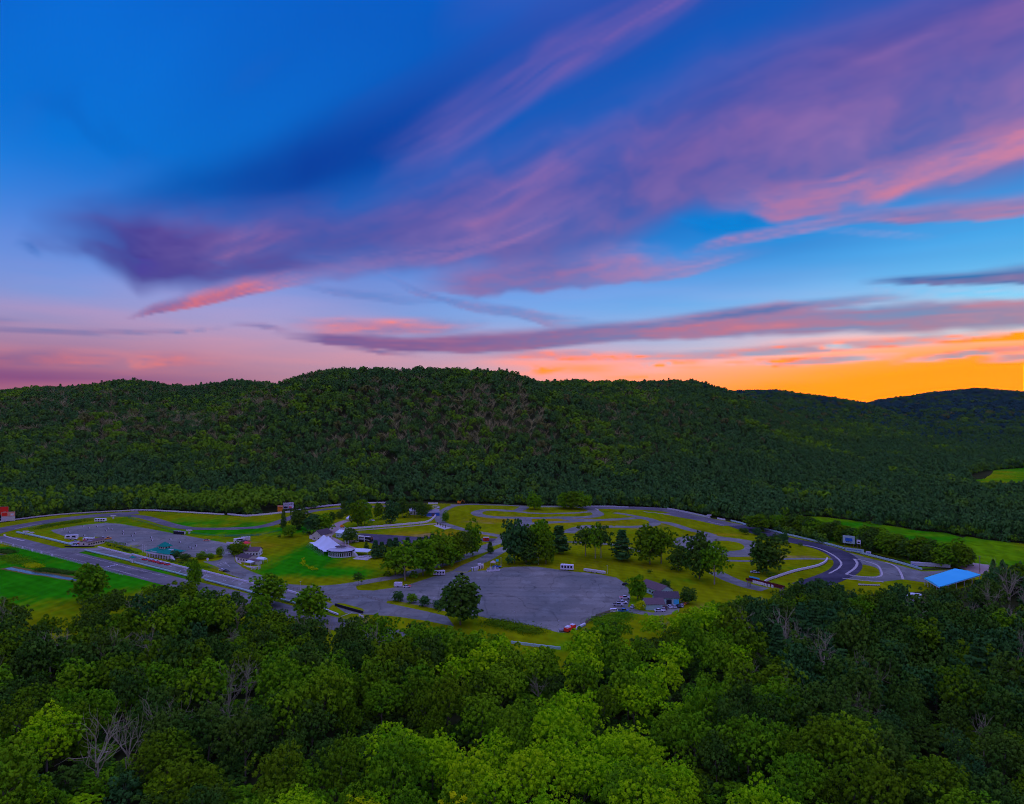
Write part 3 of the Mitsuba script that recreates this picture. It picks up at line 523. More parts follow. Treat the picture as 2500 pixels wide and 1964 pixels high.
structure('kart_track', sheet(kart_shape.union(skidpad), .055), ROAD, 'winding grey kart and autocross track on the infield', 'kart track')
road = shapely.union_all([ribbon(p, w) for p, w in (
    ([(-34.1, 760.8), (-45.6, 759.9), (-57.1, 754.0), (-63.2, 739.2), (-67.1, 715.1), (-67.9, 688.0), (-66.3, 663.0), (-62.4, 642.9), (-56.1, 631.7), (-49.0, 620.9), (-41.0, 607.6)] + [(-52.4, 623.8), (-42.4, 608.9), (-25.4, 593.0), (-10.5, 579.5), (-5.6, 571.4)], 8),
    ([(-63.5, 755.7), (-52.1, 759.7), (-32.4, 757.4), (-9.0, 754.1), (14.9, 744.7)], 6), ([(-3.0, 532.5), (-11.4, 513.7), (-18.5, 491.4), (-25.4, 477.6), (-29.7, 467.7), (-32.7, 456.2)], 10), ([(41.4, 554.3), (49.2, 552.2), (58.6, 549.8), (76.2, 543.9)] + [(76.0, 542.5), (86.9, 524.3), (101.7, 503.6)], 6),
    ([(142.3, 487.9), (153.6, 487.2), (163.3, 486.3)] + [(149.9, 486.5), (162.1, 486.9), (182.4, 493.1), (198.2, 494.5), (212.9, 493.1), (219.0, 490.7)], 5), ([(126.2, 455.2), (127.8, 446.2), (129.6, 436.7), (132.4, 428.4), (136.3, 418.7), (142.6, 411.9)], 10), ([(69.8, 546.8), (60.0, 549.8)], 6))])
structure('service_road', sheet(road.difference(paddock.buffer(.05)), .035), ROAD, 'narrow grey service road winding over the infield', 'road')
structure('skid_lot', sheet(Polygon([(-125.5, 590.7), (-112.2, 587.2), (-91.9, 581.3), (-74.3, 574.7), (-61.6, 576.0), (-62.0, 553.5), (-77.4, 546.3), (-99.9, 541.7), (-107.8, 551.1), (-112.9, 573.4), (-121.2, 583.9)]), .04), NEWLOT, 'fresh blue-black asphalt lot among the pines', 'parking lot')
structure('skid_lot', sheet(Polygon([(-24.3, 567.5), (-12.6, 568.2), (-10.2, 561.9), (-12.3, 555.8), (-19.1, 552.8), (-23.2, 555.8)]), .04), NEWLOT, 'small patch of fresh dark asphalt beside the infield road', 'parking lot')
structure('dirt_road', sheet(ribbon([(-144.3, 660.2), (-150.6, 646.8), (-151.3, 627.7), (-148.5, 609.7), (-146.8, 592.6), (-146.6, 576.5), (-148.2, 566.3)], 8).union(ribbon([(-151.3, 627.7), (-144.0, 609.7), (-137.0, 601.0), (-130.7, 598.2)] + [(-130.2, 603.3), (-111.9, 612.0), (-88.4, 624.0), (-71.6, 634.9), (-65.3, 639.7)], 4)).union(ribbon([(-148.1, 581.0), (-135.5, 561.8), (-126.6, 547.3), (-118.8, 533.5), (-110.5, 525.3)], 5)), .03), DIRT, 'rutted dirt road by the tents and white wall', 'road')
structure('dirt_road', sheet(Polygon([(-81.1, 715.0), (-71.7, 703.1), (-67.1, 691.7), (-69.4, 680.6), (-75.3, 673.4), (-84.4, 684.2)]), .032), DIRT, 'pale gravel apron in front of the dark barn', 'gravel')
structure('mulch_bed', sheet(blob([(-154.6, 595.2), (-152.6, 601.6), (-148.6, 603.7), (-145.8, 595.2), (-147.2, 589.0), (-149.8, 585.0)], 2), .035), MULCH, 'rust-red mulch bed behind the gabled house', 'flower bed')
structure('concrete_pad', sheet(Polygon([(-67.4, 627.7), (-64.8, 634.9), (-50.9, 616.1), (-56.0, 607.9)]), .06), CONC, 'pale concrete pad on the infield grass', 'pad')
structure('patio', sheet(Polygon([(-107.7, 493.2), (-105.3, 503.5), (-101.8, 508.0), (-94.6, 501.2), (-96.8, 489.0)]), .04), CONC, 'grey concrete patio beside the small canopy', 'patio')
structure('patio', sheet(Polygon([(-191.7, 505.6), (-189.3, 507.6), (-175.8, 475.4), (-165.3, 470.1), (-163.4, 473.6), (-163.5, 465.0), (-169.3, 468.4), (-182.7, 484.4)]), .06), CONC, 'pale concrete terrace round the snack houses', 'patio')
structure('gravel_yard', sheet(Polygon([(284.9, 469.1), (302.8, 481.8), (310.1, 474.7), (294.9, 453.2), (287.7, 449.3)]), .035), DIRT, 'pale gravel yard behind the blue roof', 'yard')


def strip(pts, w, z=.11):
    return sheet(ribbon(pts, w, 3), z)


ker = MB()
for p, w in (([(213.2, 543.0), (218.7, 538.7), (222.8, 524.8), (222.4, 507.8), (220.0, 493.1), (216.3, 479.2), (208.4, 466.0), (202.3, 458.7), (195.5, 451.1)], 1.3), ([(230.5, 493.1), (228.3, 483.7), (222.8, 472.5), (215.6, 461.8), (204.9, 448.8)], 1.6), ([(230.5, 493.1), (233.9, 489.1), (236.7, 481.4), (236.9, 472.9), (232.7, 461.8), (227.7, 449.6), (222.4, 442.1), (216.7, 440.8), (209.9, 443.7), (204.9, 448.8)], 1.2),
             ([(198.1, 438.9), (203.6, 435.2), (209.9, 432.4), (218.1, 429.3)], 1.2), ([(246.2, 482.6), (247.6, 475.8), (245.9, 466.0), (239.3, 449.6)] + [(233.0, 435.9)], 1.4), ([(-414.7, 609.4), (-413.9, 629.6), (-410.2, 638.4)], .7), ([(127.4, 707.0), (138.5, 700.2), (148.8, 686.0)], 1.6), ([(-406.2, 586.9), (-405.3, 582.9), (-395.6, 573.7), (-371.9, 557.4)], 1.3), ([(174.0, 649.7), (182.3, 629.6)], .8), ([(83.0, 728.7), (85.0, 716.9)], 1.6),
             ([(-304.5, 509.8), (-256.3, 475.8), (-243.2, 466.7)], .35), ([(-259.0, 476.5), (-207.3, 441.8)], .35), ([(-391.7, 559.3), (-365.3, 540.8), (-338.4, 522.6), (-310.6, 502.8), (-289.5, 488.2), (-260.6, 468.1), (-234.2, 449.6)], .35), ([(-250.5, 461.0), (-217.0, 436.5)], .35), ([(-79.8, 367.0), (-84.2, 359.9)], .5)):
    ker.add(*strip(p, w).arrays())
structure('track_kerb', ker, CONC, 'pale concrete kerbs along the edges of the race track', 'kerb')
structure('stream', sheet(ribbon([(-374.6, 516.7), (-354.6, 506.4), (-353.5, 508.4)], 3, 2).union(ribbon([(-321.5, 466.5), (-314.7, 461.9), (-306.5, 458.1), (-297.4, 452.4), (-288.5, 448.9), (-283.0, 447.3), (-275.7, 442.7), (-269.4, 439.6), (-262.7, 436.9), (-248.5, 431.0)], 4, 3)), .06), WATER, 'narrow stream winding through the meadow', 'stream')
structure('stream_bank', sheet(ribbon([(-374.6, 516.7), (-355.3, 507.4), (-351.7, 506.4)], 7, 2).union(ribbon([(-322.7, 467.4), (-315.5, 463.1), (-307.2, 459.3), (-298.2, 453.6), (-289.4, 450.3), (-284.0, 448.9), (-276.1, 444.5), (-268.6, 440.7), (-258.7, 436.2), (-248.5, 431.0)], 9, 3)), .04), CLAY, 'brown grassy banks of the stream', 'bank')
structure('grass_verge', sheet(Polygon([(-66.2, 388.6), (-61.4, 388.6), (-48.7, 380.0), (-38.7, 373.3), (-32.0, 367.5), (-30.8, 360.6), (-41.1, 367.5), (-54.5, 376.6), (-65.8, 384.4)]), .07), GRASS, 'raised strip of grass between the lot and the road', 'verge')


# --- walls, guard rails and fences
def wall(name, pts, z1, thick, mat, label, cat='wall', base=None, z0=0.0, k=2):
    t = thing(name, label, cat)
    part(t, 'panel', wall_mesh(pts, z0 + (.3 if base else 0), z1, thick, k), mat)
    if base:
        part(t, 'base', wall_mesh(pts, 0, .3, thick + .12, k), base)
    return t


wall('barrier_wall', [(-458.3, 632.1), (-451.2, 644.2), (-444.7, 658.2), (-434.6, 676.4), (-416.9, 693.4), (-371.4, 712.8)] + [(-389.3, 705.5), (-371.7, 711.8)], 1.3, .5, DULLWHITE, 'long weathered white barrier on the far side of the leftmost bend', base=DARK)
wall('barrier_wall', [(-371.8, 712.6), (-361.5, 715.0), (-345.8, 711.8), (-318.1, 702.3), (-291.1, 693.2), (-269.8, 685.7)], 1.5, .4, WHITE, 'clean white wall below the left woods, left piece', base=DARK)
wall('barrier_wall', [(-268.1, 689.4), (-257.9, 683.5), (-247.0, 678.4)], 1.5, .4, WHITE, 'short white wall piece left of the orange billboard')
wall('barrier_wall', [(-246.8, 678.4), (-238.5, 682.8), (-230.3, 688.7), (-220.0, 699.3), (-211.5, 705.5), (-207.7, 716.6), (-202.4, 731.4), (-190.0, 744.2), (-176.3, 753.9)], 1.5, .4, WHITE, 'white wall passing in front of the orange billboard')
wall('barrier_wall', [(-163.5, 761.1), (-155.2, 766.6), (-123.9, 768.5)], 1.4, .4, WHITE, 'white wall piece behind the dark conifer', k=0)
wall('barrier_wall', [(-87.4, 761.3), (-77.1, 761.7)], 1.6, .4, WHITE, 'short white wall beside the golf carts', k=0)
wall('barrier_wall', [(-144.1, 607.3), (-134.7, 609.1), (-122.6, 614.9), (-108.6, 622.2), (-94.4, 630.2), (-79.9, 638.4), (-75.1, 642.9), (-72.5, 652.1), (-71.3, 666.4), (-71.1, 682.5)], 1.5, .8, WHITE, 'long curved white wall across the middle of the infield', base=DULLWHITE)
wall('barrier_wall', [(28.6, 739.3), (52.1, 738.8), (79.0, 740.9), (103.8, 740.9)] + [(103.5, 739.3), (117.4, 735.6)], 1.2, .5, PALESTEEL, 'pale wall along the far straight under the trees')
wall('barrier_wall', [(118.2, 735.6), (136.7, 733.4), (153.7, 724.1)], .9, .5, STEEL, 'dark tyre-lined wall piece on the far straight')
wall('barrier_wall', [(153.7, 724.1), (158.4, 718.4), (164.4, 706.0), (172.9, 687.9), (181.0, 668.0)], 1.5, .5, PALESTEEL, 'pale wall ending at the marshal post on the far straight')
wall('barrier_wall', [(186.3, 663.7), (191.0, 655.1)], 1.3, .5, WHITE, 'short detached white wall piece on the far straight', k=0)
wall('barrier_wall', [(194.5, 649.7), (197.3, 642.7), (200.1, 634.7)] + [(199.7, 631.2), (207.6, 612.2), (216.9, 586.1), (225.9, 563.4), (234.2, 542.4), (238.3, 526.7), (242.2, 511.9), (248.5, 493.1), (253.6, 476.5)] + [(251.4, 487.7), (255.2, 471.0), (257.5, 459.7)], 1.5, .7, WALLBLUE, 'long pale blue wall sweeping along the hedgerow on the right', base=DARK)
wall('barrier_wall', [(211.7, 491.2), (208.6, 484.9), (204.0, 478.0), (197.3, 470.3), (188.2, 463.5), (178.6, 457.2), (171.7, 451.5), (164.7, 445.2), (156.9, 437.6)], 1.5, .8, WHITE, 'white S-curved wall on the right infield grass', base=DARK)
wall('barrier_wall', [(156.7, 437.6), (152.3, 433.3), (148.5, 428.7), (144.2, 420.8)], 1.5, .8, DULLWHITE, 'dull white curved wall end leading to the footbridge', base=DARK)
wall('tyre_wall', [(-400.8, 591.8), (-389.8, 585.6), (-374.2, 575.0), (-357.5, 563.6), (-340.6, 551.4), (-324.5, 539.7)], 1.3, 1.2, WALLBLUE, 'straight pale blue wall ending at the pit check building', base=DARK)
wall('pit_wall', [(-301.2, 532.2), (-262.6, 504.0)] + [(-262.4, 505.9), (-242.4, 490.7), (-223.8, 476.9), (-202.4, 461.0)], 1.1, .5, WHITE, 'white wall on the paddock side of the pit lane, upper stretch', base=DULLWHITE, k=0)
wall('pit_wall', [(-196.6, 459.3), (-180.2, 446.8), (-156.3, 429.2)] + [(-149.4, 423.7), (-130.3, 412.0), (-114.4, 399.0)], 1.1, .5, WHITE, 'white wall on the paddock side of the pit lane, lower stretch', base=DULLWHITE, k=0)
wall('pit_wall', [(-304.0, 520.5), (-283.6, 506.4), (-263.8, 492.7), (-252.3, 484.3)] + [(-250.0, 481.9), (-231.2, 468.1), (-213.8, 455.7), (-197.1, 443.3)], 1.0, .8, WALLBLUE, 'pale blue wall between the pit lane and the front straight, upper stretch', base=DARK, k=0)
wall('pit_wall', [(-182.0, 433.5), (-166.7, 422.0), (-148.8, 408.5)] + [(-142.9, 403.3), (-126.7, 392.4), (-108.6, 378.9)], 1.0, .8, WALLBLUE, 'pale blue wall between the pit lane and the front straight, lower stretch', base=DARK, k=0)
wall('barrier_wall', [(-95.2, 371.0), (-92.1, 367.7), (-86.1, 361.8)], 1.0, .8, WHITE, 'white-topped dark barrier end beside the pit exit', base=DARK, k=0)
wall('barrier_wall', [(-91.6, 379.0), (-84.1, 372.7), (-74.5, 365.0)], 1.3, .6, DARK, 'dark barrier with a green lawn strip behind at the pit exit', k=0)
structure('grass_verge', sheet(Polygon([(-90.7, 381.0), (-87.3, 380.0), (-76.0, 370.8), (-73.5, 365.7), (-90.9, 378.6)]), 1.0), GRASS, 'dark green strip on top of the pit exit bank', 'verge')
wall('barrier_wall', [(-75.4, 360.5), (-72.6, 357.7)], 1.0, .4, WHITE, 'short white barrier just below the pit exit bank', k=0)
wall('barrier_wall', [(-0.4, 319.9), (8.8, 316.2), (20.7, 312.0)], 1.1, .5, WALLBLUE, 'white rail showing between trees below the parking lot', k=0)
wall('barrier_wall', [(-326.3, 533.6), (-305.3, 534.9)], .8, .4, DARK, 'low black barrier in front of the pit check building', k=0)
wall('barrier_wall', [(199.5, 421.6), (205.6, 420.9), (211.2, 419.9)], .9, .5, DULLWHITE, 'low pale wall below the island on the right', base=DARK, k=0)
wall('barrier_wall', [(29.3, 338.5), (31.9, 342.5), (34.6, 346.5)], 1.0, .9, WHITE, 'blue and white barrier at the near corner of the parking lot', base=BLUE, k=0)


def fence(pts, h, step, mat, label, rails=2, name='fence', cat='fence', mesh=False, postr=.06):
    t = thing(name, label, cat)
    p = np.array(pts, float)
    line = LineString(p)
    n = max(2, int(line.length / step))
    spots = [line.interpolate(i / n, normalized=True) for i in range(n + 1)]
    m = MB()
    for s in spots:
        m.box(s.x, s.y, 0, h, 2 * postr, 2 * postr)
    part(t, 'posts', m, mat)
    labels[t + '__posts'] = {'kind': 'stuff'}
    for r in range(rails):
        z = h * (r + 1) / rails - .12
        part(t, 'rail', wall_mesh(pts, z - .05, z + .07, .06, 0), mat)
    if mesh:
        part(t, 'netting', wall_mesh(pts, .1, h - .15, .03, 0), mesh)
    return t


fence([(-400.4, 558.6), (-383.3, 547.3), (-350.2, 524.8), (-314.3, 500.0), (-284.0, 478.8), (-257.5, 459.8), (-236.9, 445.3)], 1.0, 4, PALESTEEL, 'pale guard rail between the front straight and the stream meadow', name='guard_rail', cat='guard rail')
fence([(-404.5, 611.5), (-404.9, 625.3), (-402.3, 638.4), (-393.4, 649.8), (-381.9, 662.3), (-365.0, 671.4), (-351.7, 675.0)] + [(-351.2, 668.4), (-322.9, 642.8), (-283.9, 604.9), (-274.8, 595.9)], 1.6, 5, GREENRAIL, 'green mesh fence between the left bend and the paddock grass', mesh=None, rails=3)
fence([(-258.1, 589.2), (-238.2, 578.5), (-222.2, 574.4), (-209.5, 575.9), (-197.7, 578.5)] + [(-225.9, 575.9), (-209.7, 575.9), (-196.2, 586.5), (-189.8, 603.2)], 1.5, 5, GREENRAIL, 'green fence along the esses in front of the brown slope', rails=3)
fence([(-128.3, 416.5), (-120.2, 410.7), (-110.9, 404.6), (-103.5, 400.2), (-95.4, 394.0), (-88.4, 391.7), (-82.6, 394.7)], 1.4, 3, WOOD, 'grey rail fence beside the pit road, left piece', rails=2)
fence([(-80.9, 394.7), (-79.4, 395.2), (-74.3, 391.7), (-68.4, 385.8)], 1.4, 3, WOOD, 'grey rail fence beside the pit road, right piece', rails=2)
fence([(-113.3, 511.0), (-109.3, 519.6), (-104.6, 526.9)], .9, 4, CONC, 'low pale fence behind the small canopy', rails=2)
fence([(-193.7, 466.9), (-183.7, 459.3), (-171.7, 449.6), (-161.4, 443.3)], 1.3, 3, WOOD, 'dark rail fence along the paddock entrance road', rails=2)
fence([(34.8, 347.7), (38.8, 353.8), (42.0, 359.4), (46.3, 363.9), (49.8, 367.2)], 1.5, 2.5, WOOD, 'weathered wooden fence at the near right edge of the lot', rails=3, mesh=WOOD)
for i, (x, y) in enumerate([(-382.2, 547.3), (-364.9, 535.1), (-352.1, 526.3), (-339.4, 517.5), (-327.6, 509.2), (-314.6, 500.4)]):
    t = thing('marker_block', 'white marker block on the front straight guard rail', 'marker', 'white marker blocks on the guard rail')
    part(t, 'board', MB(x, y, -37).box(0, 0, .3, 1.5, 1.9, .5).box(0, 0, 1.5, 1.62, 1.7, .4), WHITE)

# --- buildings
def house(name, x, y, rot, L, W, eave, ridge, wallm, roofm, label, cat='house', wins=(3, 3, 1, 1), door=None, hip=0.0, over=.5, winh=(1.0, 2.2), winw=1.1, chimney=None):
    t = thing(name, label, cat)
    w = MB(x, y, rot).box(0, 0, 0, eave, L, W)
    if not hip:
        for s in (-1, 1):
            w.add([[s * L / 2, -W / 2, eave], [s * L / 2, W / 2, eave], [s * L / 2, 0, ridge - .1], [s * (L / 2 - .2), -W / 2, eave], [s * (L / 2 - .2), W / 2, eave], [s * (L / 2 - .2), 0, ridge - .1]], [[0, 1, 2], [3, 5, 4], [0, 2, 5], [0, 5, 3], [1, 4, 5], [1, 5, 2]])
    part(t, 'wall', w, wallm)
    r = part(t, 'roof', MB(x, y, rot).gable(0, 0, L, W, eave + .16, ridge + .16, over, hip), roofm)
    if chimney:
        part(r, 'chimney', MB(x, y, rot).box(chimney, .4, eave, ridge + .9, .7, .7), CONC)
    z0, z1 = winh
    for side, n in enumerate(wins):
        for i in range(n):
            if side < 2:
                cx, cy, sx, sy = (i + .5 - n / 2) * L / n, (-1, 1)[side] * (W / 2 + .02), winw, .06
            else:
                cx, cy, sx, sy = (-1, 1)[side - 2] * (L / 2 + .02), (i + .5 - n / 2) * W / n, .06, winw
            part(t, 'window', MB(x, y, rot).box(cx, cy, z0, z1, sx, sy), GLASS)
    if door:
        part(t, 'door', MB(x, y, rot).box(door[0], door[1] * (W / 2 + .03), 0, door[3] if len(door) > 3 else 2.1, door[2], .06), BROWN)
    return t


def canopy(x, y, rot, L, W, eave, ridge, mat, label, name='canopy_tent', cat='tent', hip=None, tables=0):
    t = thing(name, label, cat)
    part(t, 'roof', MB(x, y, rot).gable(0, 0, L, W, eave, ridge, 0, W / 2 if hip is None else hip, .3), mat)
    for sx in (-1, 1):
        for sy in (-1, 1):
            part(t, 'post', MB(x, y, rot).box(sx * (L / 2 - .15), sy * (W / 2 - .15), 0, eave - .3, .14, .14), PALESTEEL)
    return t


# the big pole tent
(ax, ay), (bx, by), (cx, cy) = [(-146.9, 536.0), (-127.7, 502.2), (-116.4, 511.8)]
tx, ty, tr = (ax + cx) / 2, (ay + cy) / 2, math.degrees(math.atan2(by - ay, bx - ax))
TL, TW = math.hypot(bx - ax, by - ay), 17.0
tent = thing('pole_tent', 'large white swooping marquee tent on the green slope', 'tent')
nx, ny = 61, 25
gx, gy = np.meshgrid(np.linspace(-1, 1, nx), np.linspace(-1, 1, ny), indexing='ij')
peaks = [-.62, 0, .62]
zz = np.full(gx.shape, 0.0)
for p in peaks:
    rr = np.hypot((gx - p) * TL / 2 / 7.5, gy * TW / 2 / (TW / 2))
    zz = np.maximum(zz, 5.2 * np.clip(1 - rr, 0, 1) ** 1.45 + 1.9 * np.clip(1 - np.abs(gy), 0, 1) ** 1.2 * np.clip(1.15 - np.abs(gx), 0, 1))
edge = np.maximum(np.abs(gx), np.abs(gy))
scal = np.where(np.abs(gy) > .98, .35 * np.sin((gx + 1) * 5 * np.pi) ** 2, np.where(np.abs(gx) > .98, .35 * np.sin((gy + 1) * 2 * np.pi) ** 2, 0))
px_ = gx * TL / 2 * (1 - .05 * (1 - gy ** 2) * (np.abs(gx) > .98) * 1.0)
py_ = gy * TW / 2 * (1 - .06 * np.sin((gx + 1) * 1.5 * np.pi) ** 2 * (np.abs(gy) > .98))
idx = np.arange(nx * ny).reshape(nx, ny)
q = np.stack([idx[:-1, :-1], idx[1:, :-1], idx[1:, 1:], idx[:-1, 1:]], -1).reshape(-1, 4)
m = MB(tx, ty, tr)
m.add(np.c_[px_.ravel(), py_.ravel(), (3.0 + zz - scal).ravel()], np.vstack([q[:, [0, 1, 2]], q[:, [0, 2, 3]]]))
part(tent, 'canvas', m.arrays(), TENT, smooth=True)
for p in peaks:
    part(tent, 'mast', MB(tx, ty, tr).tube([[p * TL / 2, 0, 0], [p * TL / 2, 0, 9.0]], .12), STEEL)
for i in range(9):
    for s in (-1, 1):
        part(tent, 'pole', MB(tx, ty, tr).tube([[(i - 4) * TL / 8.2, s * TW / 2 * .97, 0], [(i - 4) * TL / 8.2, s * TW / 2 * .97, 2.9]], .07, sides=5), PALESTEEL)
for i in range(1, 4):
    for s in (-1, 1):
        part(tent, 'pole', MB(tx, ty, tr).tube([[s * TL / 2 * .98, (i - 2) * TW / 4, 0], [s * TL / 2 * .98, (i - 2) * TW / 4, 2.9]], .07, sides=5), PALESTEEL)
gl = MB(tx, ty, tr)
for i in range(11):
    u = (i - 5) * TL / 10.2
    gl.tube([[u, -TW / 2, 2.8], [u, -TW / 2 - 2.6, .05]], .035, sides=4)
part(tent, 'guy_ropes', gl, PALESTEEL)
labels[tent + '__guy_ropes'] = {'kind': 'stuff'}

# the octagonal pavilion at its corner
(ox, oy), = [(-117.9, 503.5)]
pav = thing('octagonal_pavilion', 'white many-windowed eight-sided pavilion with a flat grey roof beside the marquee', 'pavilion')


def ring(r, n=8, off=22.5, sx=1.25):
    return [(r * sx * math.cos(math.radians(off + 360 / n * i)), r * math.sin(math.radians(off + 360 / n * i))) for i in range(n)]


R8 = 7.0
part(pav, 'wall', MB(ox, oy, -10).poly(ring(R8), 0, 3.6), WHITE)
rf = MB(ox, oy, -10).poly(ring(R8 + .8), 3.62, 4.3)
part(pav, 'fascia', rf, DARK)
o8, i8 = ring(R8 + .7), ring(R8 * .42)
v = [[a, b, 4.32] for a, b in o8] + [[a, b, 5.3] for a, b in i8]
f = []
for i in range(8):
    j = (i + 1) % 8
    f += [[i, j, j + 8], [i, j + 8, i + 8]]
f += [[8, 8 + i, 9 + i] for i in range(1, 7)]
roof8 = part(pav, 'roof', MB(ox, oy, -10).add(v, f), PALESTEEL)
part(roof8, 'lantern', MB(ox, oy, -10).poly(ring(R8 * .38), 5.1, 6.3), WHITE)
part(roof8, 'lantern_roof', MB(ox, oy, -10).poly(ring(R8 * .46), 6.32, 6.6), SHINGLE)
w8 = ring(R8 + .03)
for i in range(8):
    (x0, y0), (x1, y1) = w8[i], w8[(i + 1) % 8]
    ln, an = math.hypot(x1 - x0, y1 - y0), math.degrees(math.atan2(y1 - y0, x1 - x0))
    for k in range(5):
        u = (k + .5) / 5
        part(pav, 'window', MB(ox, oy, -10).box(x0 + (x1 - x0) * u, y0 + (y1 - y0) * u, .7, 3.1, ln / 5 * .6, .08, rot=an), GLASS)
part(pav, 'stair', MB(ox, oy, -10).side([(8.6, 0), (12.5, 0), (12.5, .2), (9.6, 3.3), (8.6, 3.3)], -1.2, 1.2), DULLWHITE)

(x, y), = [(-105.9, 503.5)]
canopy(x + 1, y + 4, -12, 14, 9, 3.0, 4.4, TENT, 'small square white canopy on the concrete patio', hip=4.5)
for i, (x, y) in enumerate([(-103.6, 498.3), (-101.6, 497.6), (-100.5, 501.2)]):
    t = thing('picnic_table', 'white picnic table under the small canopy', 'table', 'picnic tables under the small canopy')
    part(t, 'table_top', MB(x, y, 20 * i).box(0, 0, .70, .78, 1.8, .8), WHITE)
    for s in (-1, 1):
        part(t, 'bench', MB(x, y, 20 * i).box(0, s * .75, .4, .46, 1.8, .3), WHITE)
    part(t, 'frame', MB(x, y, 20 * i).box(-.6, 0, 0, .7, .1, .9).box(.6, 0, 0, .7, .1, .9), STEEL)

(x, y), = [(-148.7, 561.8)]
house('clubhouse', x + 2, y + 3, 62, 12, 9, 4.2, 7.6, CREAM, SHINGLE, 'cream house with steep dark gables behind the marquee', wins=(3, 2, 2, 1))
(x, y), = [(-154.3, 566.4)]
house('shed', x, y + 1, 62, 4, 4, 2.8, 3.6, WHITE, SHINGLE, 'small white lean-to on the left of the cream house', 'shed', wins=(1, 0, 0, 0))
(x, y), = [(-132.9, 571.2)]
house('tent_hall', x + 3, y + 3, -30, 14, 9, 3.4, 5.2, WALLBLUE, TENT, 'pale blue-white tented hall half hidden by a tree', 'tent', wins=(3, 0, 1, 0))
(x, y), = [(-115.1, 553.5)]
t = thing('bus', 'dark touring coach with white roof stripes beside the fresh asphalt', 'bus')
part(t, 'body', MB(x + 3, y + 3, -28).side([(-7, .5), (7, .5), (7.1, 2.2), (6.8, 3.6), (-6.9, 3.6), (-7, 3.4)], -1.3, 1.3, .08), BLACKGLOSS)
part(t, 'roof_pod', MB(x + 3, y + 3, -28).box(-3.5, 0, 3.62, 3.9, 5, 1.8).box(3, 0, 3.62, 3.85, 4, 1.8), WHITEGLOSS)
part(t, 'stripe', MB(x + 3, y + 3, -28).box(0, -1.33, 1.3, 1.7, 12, .03), WHITEGLOSS)
for u in (-4.6, 4.4):
    for s in (-1, 1):
        part(t, 'wheel', MB(x + 3, y + 3, -28).tube([[u, s * 1.32, .5], [u, s * 1.05, .5]], .5, sides=10), RUBBER)
(x, y), = [(-113.9, 553.5)]
t = thing('trailer', 'white-framed open trailer gate in front of the dark coach', 'trailer')
part(t, 'frame', MB(x, y, 0).box(-2.4, 0, .2, 4.4, .7, .5).box(2.2, 0, .2, 4.4, .7, .5).box(0, 0, 3.7, 4.4, 5.2, .5).box(0, 0, 2.2, 2.7, 5.2, .5), WHITE)
part(t, 'bed', MB(x, y, 0).box(0, 2.2, .5, 1.2, 4.6, 4), DARK)
for s in (-1, 1):
    part(t, 'wheel', MB(x, y, 0).tube([[s * 2.3, 2.4, .4], [s * 2.6, 2.4, .4]], .4, sides=8), RUBBER)
(x, y), = [(-120.4, 549.9)]
wall('site_fence', [(x - 6, y + 3), (x - 2, y), (x + 4, y + 3.5)], 2.0, .2, CREAM, 'cream board fence under the tree behind the marquee', 'fence', k=0)

# control tower
(ax, ay), (bx, by) = [(-249.9, 500.9), (-231.0, 489.7)]
rot = math.degrees(math.atan2(by - ay, bx - ax))
ux, uy = math.cos(math.radians(rot)), math.sin(math.radians(rot))
ctx, cty, cl, cw = (ax + bx) / 2 - uy * 6.5, (ay + by) / 2 + ux * 6.5, 24.0, 13.0
ct = thing('control_tower', 'white race control building with teal hipped roof and cupola above the pits', 'control tower')
part(ct, 'wall', MB(ctx, cty, rot).box(0, 1.5, 0, 3.0, cl - 2, cw - 3), CREAM)
part(ct, 'balcony', MB(ctx, cty, rot).box(0, -cw / 2 + .8, 2.6, 3.9, cl, 1.6), WHITE)
part(ct, 'sign_board', MB(ctx, cty, rot).box(-3.5, -cw / 2 - .1, 2.5, 4.5, 6.5, .2), WHITE)
part(ct, 'sign_board', MB(ctx, cty, rot).box(4.5, -cw / 2 - .1, 2.7, 3.9, 7.5, .2), PALESTEEL)
for i in range(9):
    part(ct, 'column', MB(ctx, cty, rot).box(-cl / 2 + .5 + i * (cl - 1) / 8, -cw / 2 + .5, 0, 2.6, .6, .6), WHITE)
for i in range(8):
    part(ct, 'window', MB(ctx, cty, rot).box(-cl / 2 + 2 + i * (cl - 4) / 7, -cw / 2 + 2.95, .5, 2.3, 1.7, .08), GLASS)
rf = part(ct, 'roof', MB(ctx, cty, rot).gable(0, 0, cl, cw, 4.1, 6.2, .6, 5.5), TEAL)
cup = part(ct, 'cupola', MB(ctx, cty, rot).box(-1.5, .5, 4.6, 7.2, 6.4, 5.2), CREAM)
for k in range(3):
    part(cup, 'window', MB(ctx, cty, rot).box(-3.4 + 1.9 * k, -2.13, 5.8, 6.8, 1.1, .06), GLASS)
for k in range(2):
    part(cup, 'window', MB(ctx, cty, rot).box(1.73, -.8 + 2.2 * k, 5.8, 6.8, .06, 1.1), GLASS)
part(ct, 'cupola_roof', MB(ctx, cty, rot).gable(-1.5, .5, 6.4, 5.2, 7.3, 10.0, .7, 3.8), TEAL)
part(ct, 'stair', MB(ctx, cty, rot).side([(12.2, 0), (16, 0), (16, .3), (13, 2.9), (12.2, 2.9)], -5.5, -3.8), DULLWHITE)
(x, y), = [(-244.9, 518.2)]
part(ct, 'roof_hatch', MB(ctx, cty, rot).box(7.5, -1, 5.0, 5.9, 3.4, 1.8), WHITE)
